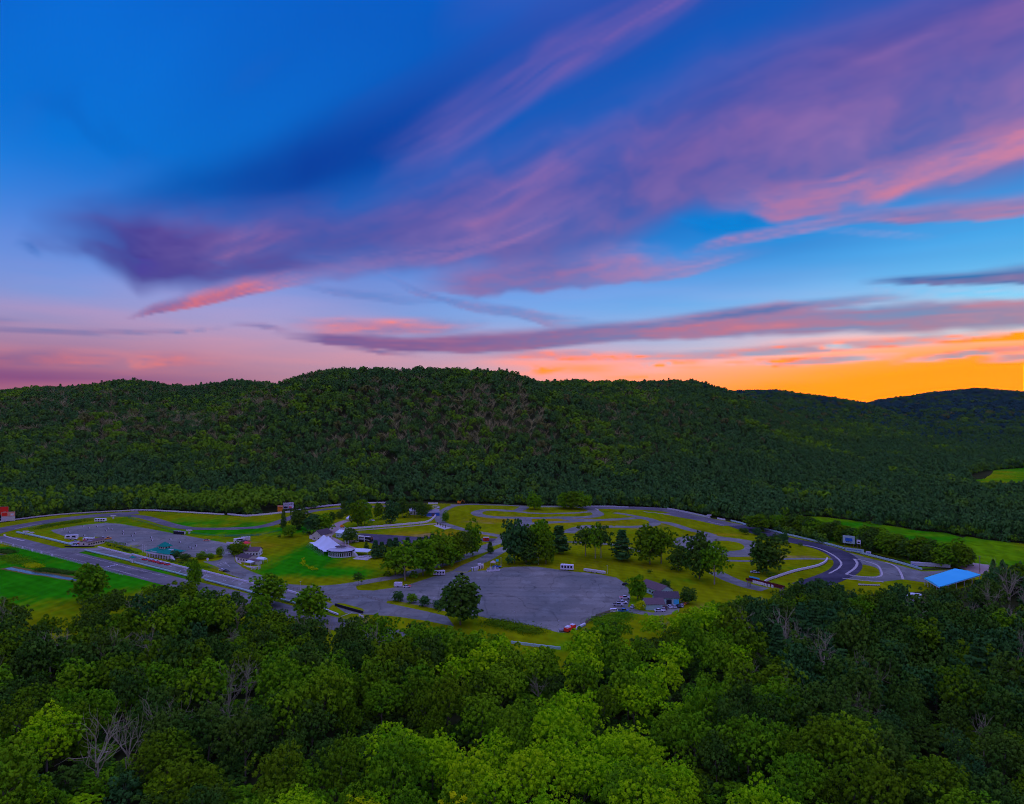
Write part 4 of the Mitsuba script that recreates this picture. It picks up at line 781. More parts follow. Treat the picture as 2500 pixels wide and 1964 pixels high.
for i, (x, y) in enumerate([(-260.2, 515.1), (-259.0, 515.1), (-257.2, 514.0)]):
    t = thing('flagpole', 'white flagpole left of the teal roofed control building', 'flagpole', 'flagpoles at the control building')
    part(t, 'pole', MB().tube([[x, y, 0], [x, y, 5.6 - .6 * i]], .14, .1), WHITE)
    part(t, 'finial', MB().tube([[x, y, 5.6 - .6 * i], [x, y, 5.85 - .6 * i]], .2, .1), WHITE)
for i, (x, y) in enumerate([(-119.6, 525.3), (-116.4, 519.6)]):
    t = thing('flagpole', 'tall white flagpole behind the eight-sided pavilion', 'flagpole', 'tall flagpoles at the pavilion')
    part(t, 'pole', MB().tube([[x, y, 0], [x, y, 5.6 + 1.4 * i]], .16, .12), WHITE)
    part(t, 'finial', MB().tube([[x, y, 5.6 + 1.4 * i], [x, y, 5.9 + 1.4 * i]], .24, .1), WHITE)

# starter stand on the pit wall
(x, y), = [(-249.8, 481.9)]
t = thing('starter_stand', 'white starter stand with a teal roof on the pit wall', 'stand')
part(t, 'deck', MB(x, y, rot).box(0, 0, 1.6, 1.8, 3.4, 1.8), DULLWHITE)
for sx in (-1, 1):
    for sy in (-1, 1):
        part(t, 'post', MB(x, y, rot).box(sx * 1.5, sy * .75, 0, 3.6, .14, .14), DULLWHITE)
part(t, 'panel', MB(x, y, rot).box(.9, -.95, .1, 2.6, 1.5, .1).box(-.8, -.95, 1.8, 2.6, 1.7, .1), WHITE)
part(t, 'roof', MB(x, y, rot).gable(0, 0, 3.4, 1.9, 3.6, 4.3, .35, .9), TEAL)

# pit check building
(ax, ay), (bx, by) = [(-310.3, 535.1), (-305.7, 549.0)]
pr = math.degrees(math.atan2(by - ay, bx - ax))
x, y = (ax + bx) / 2 - math.sin(math.radians(pr)) * 4, (ay + by) / 2 + math.cos(math.radians(pr)) * 4
house('timing_building', x, y, pr, math.hypot(bx - ax, by - ay), 8, 3.0, 4.2, CREAM, BROWN, 'long low cream building with a brown roof at the pit entrance', 'building', wins=(7, 0, 1, 1), winw=1.3)
(x, y), = [(-312.5, 537.4)]
house('ticket_booth', x, y + 2, pr, 4, 3.5, 3.6, 3.9, WHITE, PALESTEEL, 'white two-window booth at the left end of the cream building', 'booth', wins=(2, 0, 1, 0), over=.15)

# left snack houses
(x, y), = [(-179.2, 501.6)]
house('snack_house', x, y + 4, 0, 10.5, 8, 3.4, 5.6, WHITE, BROWN, 'white house with a row of windows facing the green bowl', wins=(5, 0, 1, 2), chimney=-2)
(x, y), = [(-176.0, 482.6)]
house('snack_bar', x, y + 4, -32, 11, 8, 3.0, 4.6, CREAM, SHINGLE, 'long house with dark shingle roof in front of the white house', wins=(4, 0, 1, 1))
(x, y), = [(-164.9, 479.9)]
canopy(x, y + 2, -20, 6, 4.6, 2.4, 3.8, TENT, 'white gabled tent at the right end of the snack houses', hip=.3)
(x, y), = [(-170.1, 472.7)]
canopy(x, y + 1.5, -25, 5, 4, 2.3, 3.3, TENT, 'white peaked tent in front of the snack bar roof')
(x, y), = [(-167.2, 476.3)]
house('shed', x, y + 1.5, -20, 7, 3.2, 2.5, 3.0, DULLWHITE, BROWN, 'pale shed between the two white tents of the snack area', 'shed', wins=(0, 0, 0, 0), door=(0, -1, 1.2))
(x, y), = [(-195.5, 536.5)]
canopy(x, y + 1.5, -10, 5.2, 4.2, 2.3, 3.7, RED, 'bright red canopy tent behind the olive tree')
(x, y), = [(-200.6, 546.8)]
canopy(x, y + 1, -10, 4.2, 3.4, 2.2, 2.9, SHINGLE, 'dark canopy behind the red tent')
(x, y), = [(-160.7, 460.8)]
for i in range(6):
    a, b = (x - 3.4 + 1.5 * (i % 3) * 1.4, y + 1.2 * (i // 3) + .4 * i)
    t = thing('stone_post', 'pale standing post below the snack terrace', 'post', 'standing posts below the snack terrace')
    part(t, 'post', MB(a, b).box(0, 0, 0, 1.6, .7, .6, .8), CONC)
    part(t, 'cap', MB(a, b).box(0, 0, 1.6, 1.75, .8, .7), DULLWHITE)

# barn in the infield trees
(x, y), = [(-73.9, 680.0)]
house('barn', x - 1, y + 5, 20, 12, 9, 3.0, 5.6, BLUE, STEEL, 'blue-grey barn with a grey roof at the bend of the infield road', 'barn', wins=(0, 0, 0, 0), door=(0, -1, 3, 2.5))
(x, y), = [(-90.7, 684.3)]
house('cottage', x, y + 8, 10, 13, 8, 3.4, 6.2, WHITE, PALESTEEL, 'white cottage half hidden behind dark infield trees', wins=(4, 2, 1, 1))

# house complex at the right of the lot
(ax, ay), (bx, by) = [(68.4, 370.6), (76.7, 370.6)]
house('garage', (ax + bx) / 2, ay + 5, 0, bx - ax + 1, 9, 2.9, 5.0, WALLBLUE, BROWN, 'pale blue garage with a wide brown roof by the parking lot', 'garage', wins=(0, 0, 1, 1), door=(5, -1, 2.4, 2.3))
(ax, ay), (bx, by) = [(76.4, 381.4), (86.8, 381.4)]
h = house('workshop', (ax + bx) / 2 - .5, ay + 5, -2, bx - ax + 2, 9, 3.3, 5.6, WALLBLUE, SHINGLE, 'long pale blue workshop with dark roof behind the garage', 'workshop', wins=(0, 0, 2, 0))
for u in (-4.5, 1.0, 4.8):
    part(h, 'garage_door', MB((ax + bx) / 2 - .5, ay + 5, -2).box(u, -4.53, 0, 2.6, 2.8, .06), BLUEROOF if u > 3 else GLASS)
(x, y), = [(78.9, 403.8)]
house('workshop', x + 1, y + 1, 118, 17, 9, 3.2, 5.8, WALLBLUE, BROWN, 'brown roofed wing running back from the workshop', 'workshop', wins=(0, 5, 0, 0))
(x, y), = [(89.4, 382.0)]
t = thing('scrap_pile', 'heap of dark planks and rusty sheets right of the workshop', 'pile')
rng = np.random.default_rng(5)
for i in range(9):
    part(t, 'plank', MB(x + rng.uniform(-2, 2), y + rng.uniform(-1, 1.5), rng.uniform(0, 180), .2 * i).box(0, 0, 0, .18, rng.uniform(1.8, 3.6), rng.uniform(.3, 1.1)), (BROWN, WOOD, ORANGE, STEEL)[i % 4])

# blue roofed pavilion far right
q = [(237.3, 421.3), (269.8, 445.6), (275.3, 429.6), (234.1, 400.8)]
cx, cy = np.mean([a for a, b in q]), np.mean([b for a, b in q])
br = math.degrees(math.atan2(q[1][1] - q[0][1], q[1][0] - q[0][0]))
l1 = (math.hypot(q[1][0] - q[0][0], q[1][1] - q[0][1]) + math.hypot(q[2][0] - q[3][0], q[2][1] - q[3][1])) / 2
t = thing('paddock_pavilion', 'large open pavilion with a broad bright blue roof by the right forest', 'pavilion')
qc = [(a - cx, b - cy) for a, b in q]
top = MB(cx, cy, 0, 4.4)
top.add([[a, b, 0] for a, b in qc] + [[a, b, -.5] for a, b in qc] + [[(qc[0][0] + qc[3][0]) / 2, (qc[0][1] + qc[3][1]) / 2, .5], [(qc[1][0] + qc[2][0]) / 2, (qc[1][1] + qc[2][1]) / 2, .5]],
        [[0, 1, 9], [0, 9, 8], [3, 8, 9], [3, 9, 2], [0, 8, 3], [1, 2, 9], [0, 4, 5], [0, 5, 1], [1, 5, 6], [1, 6, 2], [2, 6, 7], [2, 7, 3], [3, 7, 4], [3, 4, 0], [4, 6, 5], [4, 7, 6]])
roofp = part(t, 'roof', top, BLUEROOF)
part(roofp, 'eave_trim', MB(cx, cy).poly([(a * 1.012, b * 1.012) for a, b in qc], 3.72, 3.88), WHITE)
for i in range(4):
    (x0, y0), (x1, y1) = qc[i], qc[(i + 1) % 4]
    for k in range(5):
        u = k / 5
        part(t, 'post', MB(cx + (x0 + (x1 - x0) * u) * .96, cy + (y0 + (y1 - y0) * u) * .96).box(0, 0, 0, 3.72, .3, .3), DULLWHITE)

# footbridge on the right
(ax, ay), (bx, by) = [(134.7, 419.0), (148.2, 399.3)]
x, y = (ax + bx) / 2, (ay + by) / 2
br2 = math.degrees(math.atan2(by - ay, bx - ax))
fl = math.hypot(bx - ax, by - ay)
t = thing('footbridge', 'dark red footbridge over the track at the right forest edge', 'bridge')
part(t, 'deck', MB(x, y, br2).box(0, 0, 3.6, 4.0, fl, 2.6), BROWN)
for s in (-1, 1):
    part(t, 'parapet', MB(x, y, br2).box(0, s * 1.3, 4.0, 5.2, fl, .12), REDSTEEL)
    for e in (-1, 1):
        part(t, 'tower', MB(x, y, br2).box(e * (fl / 2 - 1.2), s * 1.1, 0, 3.6, .5, .5), STEEL)
part(t, 'blue_banner', MB(x, y, br2).box(-fl * .34, 1.42, 3.9, 6.0, 7, .1), BLUEROOF)
part(t, 'white_banner', MB(x, y, br2).box(-fl * .14, -1.42, 3.3, 4.9, 7.5, .1), WHITE)
for k in range(3):
    part(t, 'white_panel', MB(x, y, br2).box(fl * .06 + 2.2 * k, -1.42, 3.2, 4.8, 1.5, .1), WHITE)


# --- signs
def billboard(x, y, rot, panels, label, name='billboard'):
    """panels: (offset, z0, z1, width, material)"""
    t = thing(name, label, 'billboard')
    for u, z0, z1, w, mats in panels:
        p = part(t, 'panel', MB(x, y, rot).box(u, 0, z0, z1, w, .25), mats[0])
        part(p, 'frame', MB(x, y, rot).box(u, .2, z0 - .1, z1 + .1, w + .2, .12), STEEL)
        for s in (-1, 1):
            part(t, 'post', MB(x, y, rot).box(u + s * w * .35, .45, 0, z1, .25, .25), WOOD)
        for k, (du, dz, sw, sh, mm) in enumerate(mats[1:]):
            part(p, 'print', MB(x, y, rot).box(u + du * w, -.14 - .004 * k, z0 + (dz - sh / 2) * (z1 - z0), z0 + (dz + sh / 2) * (z1 - z0), sw * w, .02), mm)
    return t


(x, y), = [(-223.4, 704.8)]
billboard(x, y, 4, [(0, .6, 6.6, 4.9, (ORANGE, (0, .86, .96, .22, PINK), (.1, .6, .7, .12, REDSTEEL)))], 'tall orange billboard behind the white wall')
(x, y), = [(-221.2, 715.1)]
billboard(x, y, 4, [(0, 1.6, 7.6, 4.9, (DULLWHITE, (0, .78, .8, .12, STEEL), (0, .25, .8, .3, DARK)))], 'pale billboard in the middle of the three at the wood edge')
(x, y), = [(-216.6, 716.7)]
billboard(x, y, 4, [(0, 2.2, 7.8, 5.0, (WHITE, (0, .72, .84, .14, DARK), (-.1, .18, .5, .24, RED)))], 'white billboard on the right of the three at the wood edge')
(x, y), = [(-452.8, 648.2)]
billboard(x + .5, y + 1, 18, [(0, 6.0, 13.0, 9, (RED, (.2, .4, .2, .06, PINK))), (-3.0, .2, 5.5, 7, (DARK, (.1, .5, .8, .1, STEEL)))], 'huge red billboard above a dark one at the left frame edge')
(x, y), = [(-448.7, 649.8)]
billboard(x + 1, y, 18, [(0, 4.6, 8.4, 10.5, (PINK, (-.25, .5, .4, .8, RED), (.3, .4, .24, .5, WHITE))), (0, .4, 4.4, 10.5, (DULLWHITE, (0, .5, .9, .16, PALESTEEL)))], 'pink and white billboard beside the huge red one')
(x, y), = [(241.4, 511.6)]
billboard(x, y + 8, -40, [(-2, 5.2, 10.6, 8, (WALLBLUE, (0, .5, .62, .42, BLUE), (0, .2, .5, .1, DARK))), (4.6, 5.6, 8.4, 2.6, (WHITE, (0, .4, .6, .3, DARK)))], 'pale blue billboard with a dark emblem in the right hedgerow')
(x, y), = [(239.7, 507.8)]
billboard(x + .6, y + 3, -40, [(-1, 1.2, 3.4, 12, (WALLBLUE, (0, .5, .8, .2, BLUE))), (8, .2, 2.6, 3.2, (WHITE, (0, .5, .6, .3, BLUE)))], 'long low pale blue banner board under the emblem billboard')
(x, y), = [(-9.5, 470.6)]
t = thing('blue_sign', 'small blue sign on a post beside the portable toilets', 'sign')
part(t, 'post', MB(x, y).box(0, 0, 0, 4.2, .12, .12), STEEL)
part(t, 'panel', MB(x, y).box(0, -.1, 3.2, 4.6, 1.7, .08), BLUEROOF)
(x, y), = [(-202.4, 486.5)]
t = thing('round_sign', 'small round white sign on the green traffic island', 'sign')
part(t, 'post', MB(x, y).box(0, 0, 0, 1.0, .15, .15), STEEL)
part(t, 'disc', MB(x, y - .1).tube([[0, 0, 1.3], [0, .12, 1.3]], .9, sides=20), WHITE)


# --- vehicles
def wheels(t, x, y, rot, us, w, r):
    for u in us:
        for s in (-1, 1):
            part(t, 'wheel', MB(x, y, rot).tube([[u, s * (w / 2 + .02), r], [u, s * (w / 2 - .22), r]], r, sides=10), RUBBER)


def car(x, y, rot, mat, label, name='car', group=None, cat='car', cover=None, s=1.0):
    t = thing(name, label, cat, group)
    part(t, 'body', MB(x, y, rot).side([(-2.2 * s, .35), (2.2 * s, .35), (2.22 * s, .62), (1.9 * s, .82), (1.0 * s, .92), (-1.7 * s, .96), (-2.2 * s, .84)], -.9, .9, .06), mat)
    part(t, 'cabin', MB(x, y, rot).side([(-1.75 * s, .94), (1.05 * s, .9), (.35 * s, 1.42), (-1.05 * s, 1.45)], -.8, .8, .12), GLASS)
    part(t, 'roof', MB(x, y, rot).box(-.35 * s, 0, 1.42, 1.5, 1.35 * s, 1.2), cover or mat)
    wheels(t, x, y, rot, (-1.35 * s, 1.4 * s), 1.8, .33)
    for q in (-1, 1):
        part(t, 'headlight', MB(x, y, rot).box(2.14 * s, q * .62, .6, .74, .14, .36), WHITE)
    return t


def pickup(x, y, rot, mat, label, group=None, name='pickup_truck', bed=None):
    t = thing(name, label, 'pickup truck', group)
    part(t, 'body', MB(x, y, rot).side([(-2.8, .5), (2.8, .5), (2.82, .95), (2.6, 1.12), (1.2, 1.18), (-.8, 1.2), (-2.8, 1.15)], -.97, .97, .04), mat)
    part(t, 'cabin', MB(x, y, rot).side([(-.9, 1.18), (1.55, 1.16), (.8, 1.82), (-.7, 1.85)], -.86, .86, .1), GLASS)
    part(t, 'roof', MB(x, y, rot).box(.05, 0, 1.82, 1.92, 1.5, 1.45), mat)
    part(t, 'load_bed', MB(x, y, rot).box(-1.85, 0, 1.16, 1.24, 1.7, 1.5), bed or DARK)
    wheels(t, x, y, rot, (-1.75, 1.85), 1.94, .4)
    return t


def box_trailer(x, y, rot, L, W, z1, mat, label, name='box_trailer', windows=0, z0=.5, cat='trailer', stripe=None):
    t = thing(name, label, cat)
    part(t, 'body', MB(x, y, rot).side([(-L / 2, z0), (L / 2, z0), (L / 2, z1 - .1), (L / 2 - .1, z1), (-L / 2 + .1, z1), (-L / 2, z1 - .1)], -W / 2, W / 2, .06), mat)
    for i in range(windows):
        part(t, 'window', MB(x, y, rot).box((i + .5 - windows / 2) * L / windows * .92, -W / 2 - .02, z0 + (z1 - z0) * .35, z1 - .5, L / windows * .55, .05), GLASS)
    if stripe:
        part(t, 'stripe', MB(x, y, rot).box(0, -W / 2 - .02, z0 + .25, z0 + .55, L * .94, .04), stripe)
    part(t, 'hitch', MB(x, y, rot).tube([[L / 2, 0, z0 + .1], [L / 2 + 1.2, 0, z0]], .08, sides=5), STEEL)
    wheels(t, x, y, rot, (-L * .12, .12 * L) if L > 5 else (0,), W, .38)
    return t


for i, (x, y) in enumerate([(-245.9, 489.7), (-239.5, 485.6), (-235.0, 482.3), (-229.8, 478.3), (-224.0, 474.8)]):
    car(x, y, rot + 180, RED, 'red and white race car in the pit lane, %s from the left' % ('first', 'second', 'third', 'fourth', 'fifth')[i], name='race_car', group='red race cars lined up in the pit lane', cat='race car', cover=WHITEGLOSS)
(x, y), = [(-341.3, 564.8)]
box_trailer(x, y + 2, 10, 9, 2.5, 3.0, WHITEGLOSS, 'white box truck parked on the grass left of the paddock', windows=2)
(x, y), = [(-337.7, 562.8)]
pickup(x, y, 14, WHITEGLOSS, 'white pickup truck in front of the box truck')
(x, y), = [(-328.8, 550.6)]
pickup(x, y, 20, SILVER, 'silver truck parked behind the end of the pale blue wall')
(x, y), = [(-320.7, 537.4)]
car(x, y, 8, WHITEGLOSS, 'white car right behind the low black barrier')
(x, y), = [(-325.3, 545.9)]
box_trailer(x, y, 8, 9, 2.4, 1.4, PALESTEEL, 'low pale flat trailer between the wall and the booth', name='flat_trailer', z0=.7)
(x, y), = [(-321.0, 546.6)]
t = thing('tow_truck', 'red and black recovery truck beside the white booth', 'truck')
part(t, 'body', MB(x, y, 60).side([(-3, .6), (3, .6), (3, 1.4), (2.6, 2.6), (1.0, 2.7), (.9, 1.3), (-3, 1.3)], -1.1, 1.1, .05), RED)
part(t, 'windscreen', MB(x, y, 60).box(2.86, 0, 1.6, 2.4, .1, 1.8), GLASS)
part(t, 'crane', MB(x, y, 60).tube([[-.5, 0, 1.3], [-2.6, 0, 4.2], [-3.2, 0, 4.0]], .16), RED)
wheels(t, x, y, 60, (-1.8, 1.9), 2.2, .45)
(x, y), = [(-322.1, 555.4)]
box_trailer(x, y + 1.5, -14, 9, 2.5, 2.6, WHITEGLOSS, 'white camper behind the white booth', windows=3)
(x, y), = [(-315.9, 565.3)]
pickup(x, y, 25, WHITEGLOSS, 'white pickup truck on the paddock above the cream building')
(x, y), = [(-312.1, 564.3)]
pickup(x, y, 28, ORANGE, 'orange recovery pickup beside the white pickup on the paddock', bed=CREAM)
(x, y), = [(-365.0, 648.8)]
box_trailer(x, y, 4, 9.5, 2.5, 3.0, WHITEGLOSS, 'white trailer on the far grass behind the paddock', windows=4)
for x, y, s, lab in [(*[(-362.8, 665.8)][0], 1, 'small white marshal stand by the track behind the paddock'), (*[(-260.1, 589.5)][0], 1, 'white marshal hut on the far side of the paddock'), (*[(-387.9, 584.2)][0], 1, 'white T-shaped marshal post at the left end of the pale blue wall'), (*[(-383.1, 584.2)][0], .7, 'smaller white marshal post right of the T-shaped one'), (*[(180.0, 668.9)][0], 1, 'grey marshal post at the end of the far straight wall')]:
    t = thing('marshal_post', lab, 'stand')
    part(t, 'deck', MB(x, y, 10).box(0, 0, 2.2 * s, 2.5 * s, 4.2 * s, 2.2 * s), DULLWHITE)
    part(t, 'rail', MB(x, y, 10).box(0, -1.1 * s, 2.5 * s, 3.4 * s, 4.2 * s, .1), WHITE)
    part(t, 'post', MB(x, y, 10).box(0, 0, 0, 2.2 * s, 1.3 * s, 1.0 * s), WHITE)
for (x, y), lab in zip([(-268.9, 587.6), (-264.4, 585.7)], ('dark storage container left of the marshal hut on the paddock edge', 'dark storage container with a pale end beside the marshal hut')):
    t = thing('container', lab, 'container')
    part(t, 'body', MB(x, y, -12).box(0, 0, .1, 2.4, 5.5, 2.3), DARK)
    part(t, 'door', MB(x, y, -12).box(2.78, 0, .2, 2.3, .06, 2.1), PALESTEEL)
    part(t, 'roof', MB(x, y, -12).box(0, 0, 2.4, 2.5, 5.6, 2.4), STEEL)
(x, y), = [(-232.6, 557.5)]
car(x, y, 0, PINK, 'salmon coloured car alone on the right of the paddock', s=1.1)
(x, y), = [(-195.2, 508.9)]
t = thing('van', 'white van on the access road beside the olive tree', 'van')
part(t, 'body', MB(x, y, 80).side([(-2.6, .4), (2.6, .4), (2.6, 1.1), (1.9, 1.3), (1.3, 2.2), (-2.5, 2.25), (-2.6, 2.1)], -1, 1, .1), WHITEGLOSS)
part(t, 'windscreen', MB(x, y, 80).side([(1.95, 1.32), (2.0, 1.36), (1.4, 2.14), (1.33, 2.1)], -.85, .85), GLASS)
part(t, 'window', MB(x, y, 80).box(-.3, -1.0, 1.35, 1.9, 3, .06).box(-.3, 1.0, 1.35, 1.9, 3, .06), GLASS)
wheels(t, x, y, 80, (-1.6, 1.6), 2.0, .36)
(x, y), = [(-181.5, 458.5)]
car(x, y, -20, WHITEGLOSS, 'white car beside the paddock entrance fence')
(x, y), = [(-178.1, 455.7)]
car(x, y, -20, BLACKGLOSS, 'black car next to the white one at the entrance fence')
(x, y), = [(-206.4, 552.8)]
box_trailer(x, y + 1, 28, 8, 2.5, 2.9, WHITEGLOSS, 'white box truck behind the dark olive tree', windows=1)
(x, y), = [(-202.6, 553.5)]
box_trailer(x, y + 3, 20, 6.5, 2.5, 3.4, DULLWHITE, 'cream truck beside the white box truck above the red tent', stripe=RED)
(x, y), = [(-208.3, 546.1)]
wall('barrier_wall', [(x - 5, y + .6), (x + 6, y - .4)], 1.3, .5, WHITE, 'short white wall at the top of the access road', k=0)
(x, y), = [(-145.6, 651.8)]
t = canopy(x, y + 2, 10, 5.5, 5, 2.4, 4.6, TENT, 'pale blue-white peaked tent at the edge of the infield trees')
(x, y), = [(-124.7, 652.8)]
car(x, y, -20, WHITEGLOSS, 'white car half hidden under the yellow-green infield tree')
for i, (x, y) in enumerate([(-79.1, 736.6), (-77.6, 736.6), (-76.0, 735.7), (-74.3, 733.6), (-72.8, 730.7), (-75.7, 718.3), (-74.3, 719.1), (-72.8, 720.8)]):
    t = thing('golf_cart', 'small white golf cart parked on the infield grass', 'golf cart', 'golf carts parked on the infield')
    part(t, 'body', MB(x, y, 15).side([(-1.2, .3), (1.2, .3), (1.1, .8), (.5, .85), (.3, .6), (-1.1, .7)], -.6, .6), WHITEGLOSS)
    part(t, 'canopy', MB(x, y, 15).box(-.1, 0, 1.8, 1.88, 1.9, 1.2), WHITE)
    part(t, 'post', MB(x, y, 15).box(-.9, .5, .6, 1.8, .06, .06).box(-.9, -.5, .6, 1.8, .06, .06).box(.7, .5, .7, 1.8, .06, .06).box(.7, -.5, .7, 1.8, .06, .06), DARK)
    wheels(t, x, y, 15, (-.75, .8), 1.2, .24)
(x, y), = [(-55.1, 761.3)]
t = thing('excavator', 'orange digger parked at the far end of the infield road', 'digger')
part(t, 'body', MB(x, y, 10).box(0, 0, 1.0, 2.6, 3.6, 2.4).box(-1, 0, 2.6, 3.4, 1.4, 1.4), ORANGE)
part(t, 'track', MB(x, y, 10).box(0, -1.1, 0, 1.0, 4, .6), DARK)
part(t, 'track', MB(x, y, 10).box(0, 1.1, 0, 1.0, 4, .6), DARK)
part(t, 'arm', MB(x, y, 10).tube([[1.5, 0, 2], [3.5, 0, 4.4], [5.8, 0, 2.6], [5.9, 0, 1.0]], .3, .2), ORANGE)
part(t, 'bucket', MB(x, y, 10).box(5.9, 0, .3, 1.2, .9, 1.2), DARK)
(x, y), = [(-143.3, 614.6)]
t = thing('digger', 'small orange skid loader at the end of the curved white wall', 'digger')
part(t, 'body', MB(x, y + 2, 20).box(0, 0, .6, 1.9, 3, 1.7).box(-.4, 0, 1.9, 2.6, 1.2, 1.3), ORANGE)
part(t, 'bucket', MB(x, y + 2, 20).box(2.0, 0, .2, 1.0, .8, 1.8), STEEL)
wheels(t, x, y + 2, 20, (-.9, .9), 1.8, .45)
for i, (x, y) in enumerate([(-64.3, 630.2), (-61.3, 624.6), (-58.6, 620.3), (-56.0, 616.1)]):
    t = thing('fuel_pump', 'dark slim bollard on the pale concrete pad', 'bollard', 'dark bollards on the concrete pad')
    part(t, 'post', MB(x, y).box(0, 0, 0, 2.2, .5, .5), DARK)
    part(t, 'cap', MB(x, y).box(0, 0, 2.2, 2.5, .6, .6), REDSTEEL)
for i, (x, y) in enumerate([(-372.1, 607.9), (-371.2, 609.4), (-359.0, 593.2), (-364.5, 621.9), (-354.7, 613.2), (-352.1, 620.4), (-338.1, 578.1), (-326.2, 570.4), (-333.2, 599.9), (-337.7, 610.9), (-332.5, 607.4), (-317.7, 597.1), (-311.2, 585.0), (-286.8, 543.6)] + [(-302.3, 586.8), (-299.7, 576.9), (-288.5, 557.5), (-274.4, 557.5), (-280.9, 569.2), (-262.1, 561.2), (-249.9, 550.2), (-255.2, 544.1), (-234.2, 531.0), (-230.1, 526.6), (-231.7, 536.3), (-217.4, 518.9)]):
    t = thing('barrel', 'small black and white barrel standing on the paddock asphalt', 'barrel', 'black and white barrels on the paddock')
    part(t, 'drum', MB(x - .25, y).tube([[0, 0, 0], [0, 0, 1.0]], .34, sides=9), DARK)
    part(t, 'white_side', MB(x + .36, y).tube([[0, 0, 0], [0, 0, 1.1]], .38, sides=9), WHITE)

# portable toilets and the stage platform at the top of the lot
for i, (x, y) in enumerate([(-24.8, 457.3), (-23.3, 458.6), (-22.1, 459.4)]):
    t = thing('portable_toilet', 'portable toilet with a dark green side at the top left of the lot' if i == 0 else 'grey-white portable toilet beside the dark green one' if i == 1 else 'white portable toilet nearest the stage platform', 'toilet', 'portable toilets by the lot')
    part(t, 'cabin', MB(x, y, 10).box(0, 0, 0, 2.1, 1.2, 1.2), GREENRAIL if i == 0 else DULLWHITE)
    part(t, 'roof', MB(x, y, 10).box(0, 0, 2.1, 2.4, 1.3, 1.3, .7), WHITE)
    part(t, 'door', MB(x, y, 10).box(0, -.62, .1, 2.0, .8, .04), PALESTEEL)
for (x, y), lab, h in zip([(-20.7, 463.6), (-19.2, 465.7)], ('tall white storage shed behind the toilets', 'low white storage shed beside the tall one'), (2.8, 1.9)):
    house('shed', x, y, 10, 1.9, 1.9, h, h + .8, WHITE, DULLWHITE, lab, 'shed', wins=(0, 0, 0, 0), door=(0, -1, .8), over=.12)
t = thing('stage_platform', 'flat trailer stage with violet crates and white side board', 'stage')
(ax, ay), (bx, by) = [(-15.7, 455.3), (-7.6, 457.9)]
x, y, sr, sl = (ax + bx) / 2, (ay + by) / 2, math.degrees(math.atan2(by - ay, bx - ax)), math.hypot(bx - ax, by - ay)
part(t, 'deck', MB(x, y + 1.6, sr).box(0, 0, .5, .8, sl, 3), PALESTEEL)
part(t, 'side_board', MB(x, y, sr).box(0, 0, .1, 1.1, sl, .12), WHITE)
for k in range(5):
    part(t, 'crate', MB(x, y + 2, sr).box(-sl * .4 + k * .55 * sl / 3, .3 * (k % 2), .8, 1.9 + .5 * (k % 2), sl / 8, 1.1), (STEEL, PALESTEEL)[k % 2])
(x, y), = [(-9.8, 467.4)]
car(x, y, 5, BLUE, 'dark blue car parked behind the stage platform', s=1.3)
(x, y), = [(-12.2, 472.8)]
canopy(x, y + 1, 0, 3.4, 3.0, 2.1, 3.2, CREAM, 'small cream umbrella tent behind the stage platform')
(ax, ay), (bx, by) = [(30.5, 459.0), (38.8, 456.9)]
box_trailer((ax + bx) / 2, ay + 1.2, math.degrees(math.atan2(by - ay, bx - ax)), bx - ax, 3, 3.6, WHITEGLOSS, 'white office trailer with dark windows at the top of the lot', name='office_trailer', windows=4, z0=.6)
(ax, ay), (bx, by) = [(45.2, 456.9), (57.3, 448.5)]
ln = math.hypot(bx - ax, by - ay)
box_trailer((ax + bx) / 2, (ay + by) / 2 + 1.0, math.degrees(math.atan2(by - ay, bx - ax)), ln, 1.8, 1.7, DULLWHITE, 'long low white trailer along the top edge of the lot', name='flat_trailer', z0=.3, stripe=PALESTEEL)
for (x, y), h, lab in zip([(-7.1, 472.8), (17.1, 475.7), (58.8, 450.8), (1.1, 347.7), (21.4, 335.7)] + [(-119.2, 412.3), (-40.3, 377.9)], (5.2, 4.6, 4.8, 5.8, 5.0, 4.5, 4.4), ('by the blue sign', 'in front of the dark tree clump', 'at the right end of the long trailer', 'on the near edge of the lot', 'at the near corner of the lot beside the fire truck', 'on the pit road', 'on the green strip with small trees')):
    t = thing('lamp_post', 'thin grey lamp post ' + lab, 'lamp post')
    part(t, 'pole', MB().tube([[x, y, 0], [x, y, h]], .09, .06), PALESTEEL)
    part(t, 'lamp', MB(x, y).box(0, 0, h, h + .2, .7, .3), LAMPHEAD)
    part(t, 'foot', MB(x, y).box(0, 0, 0, .7, .35, .35), WHITE)
(x, y), = [(-65.1, 417.4)]
box_trailer(x, y + 1, 0, 4.6, 2.1, 2.6, WHITEGLOSS, 'small white box trailer at the grass edge of the lot')
(x, y), = [(-60.0, 416.9)]
t = car(x, y, 5, WHITEGLOSS, 'white and red car beside the small box trailer', cover=WHITEGLOSS)
part(t, 'trunk', MB(x, y, 5).box(1.7, 0, .82, .98, 1.2, 1.6), RED)
(x, y), = [(-44.5, 445.7)]
t = box_trailer(x, y + 1, 6, 7.2, 2.5, 2.9, WHITEGLOSS, 'white motorhome parked under the row of broadleaf trees', name='motorhome', windows=4, cat='motorhome')
(x, y), = [(60.4, 392.3)]
pickup(x, y, 4, WHITEGLOSS, 'white and dark red pickup truck nearest the right edge trees', bed=RED)
(x, y), = [(57.6, 383.1)]
pickup(x, y, 8, WHITEGLOSS, 'white pickup truck in the middle of the three parked ones')
(x, y), = [(54.9, 378.8)]
pickup(x, y, -4, SILVER, 'silver pickup truck lowest of the three parked ones')
(x, y), = [(51.7, 367.9)]
t = thing('van', 'white minivan at the near right edge of the lot', 'van')
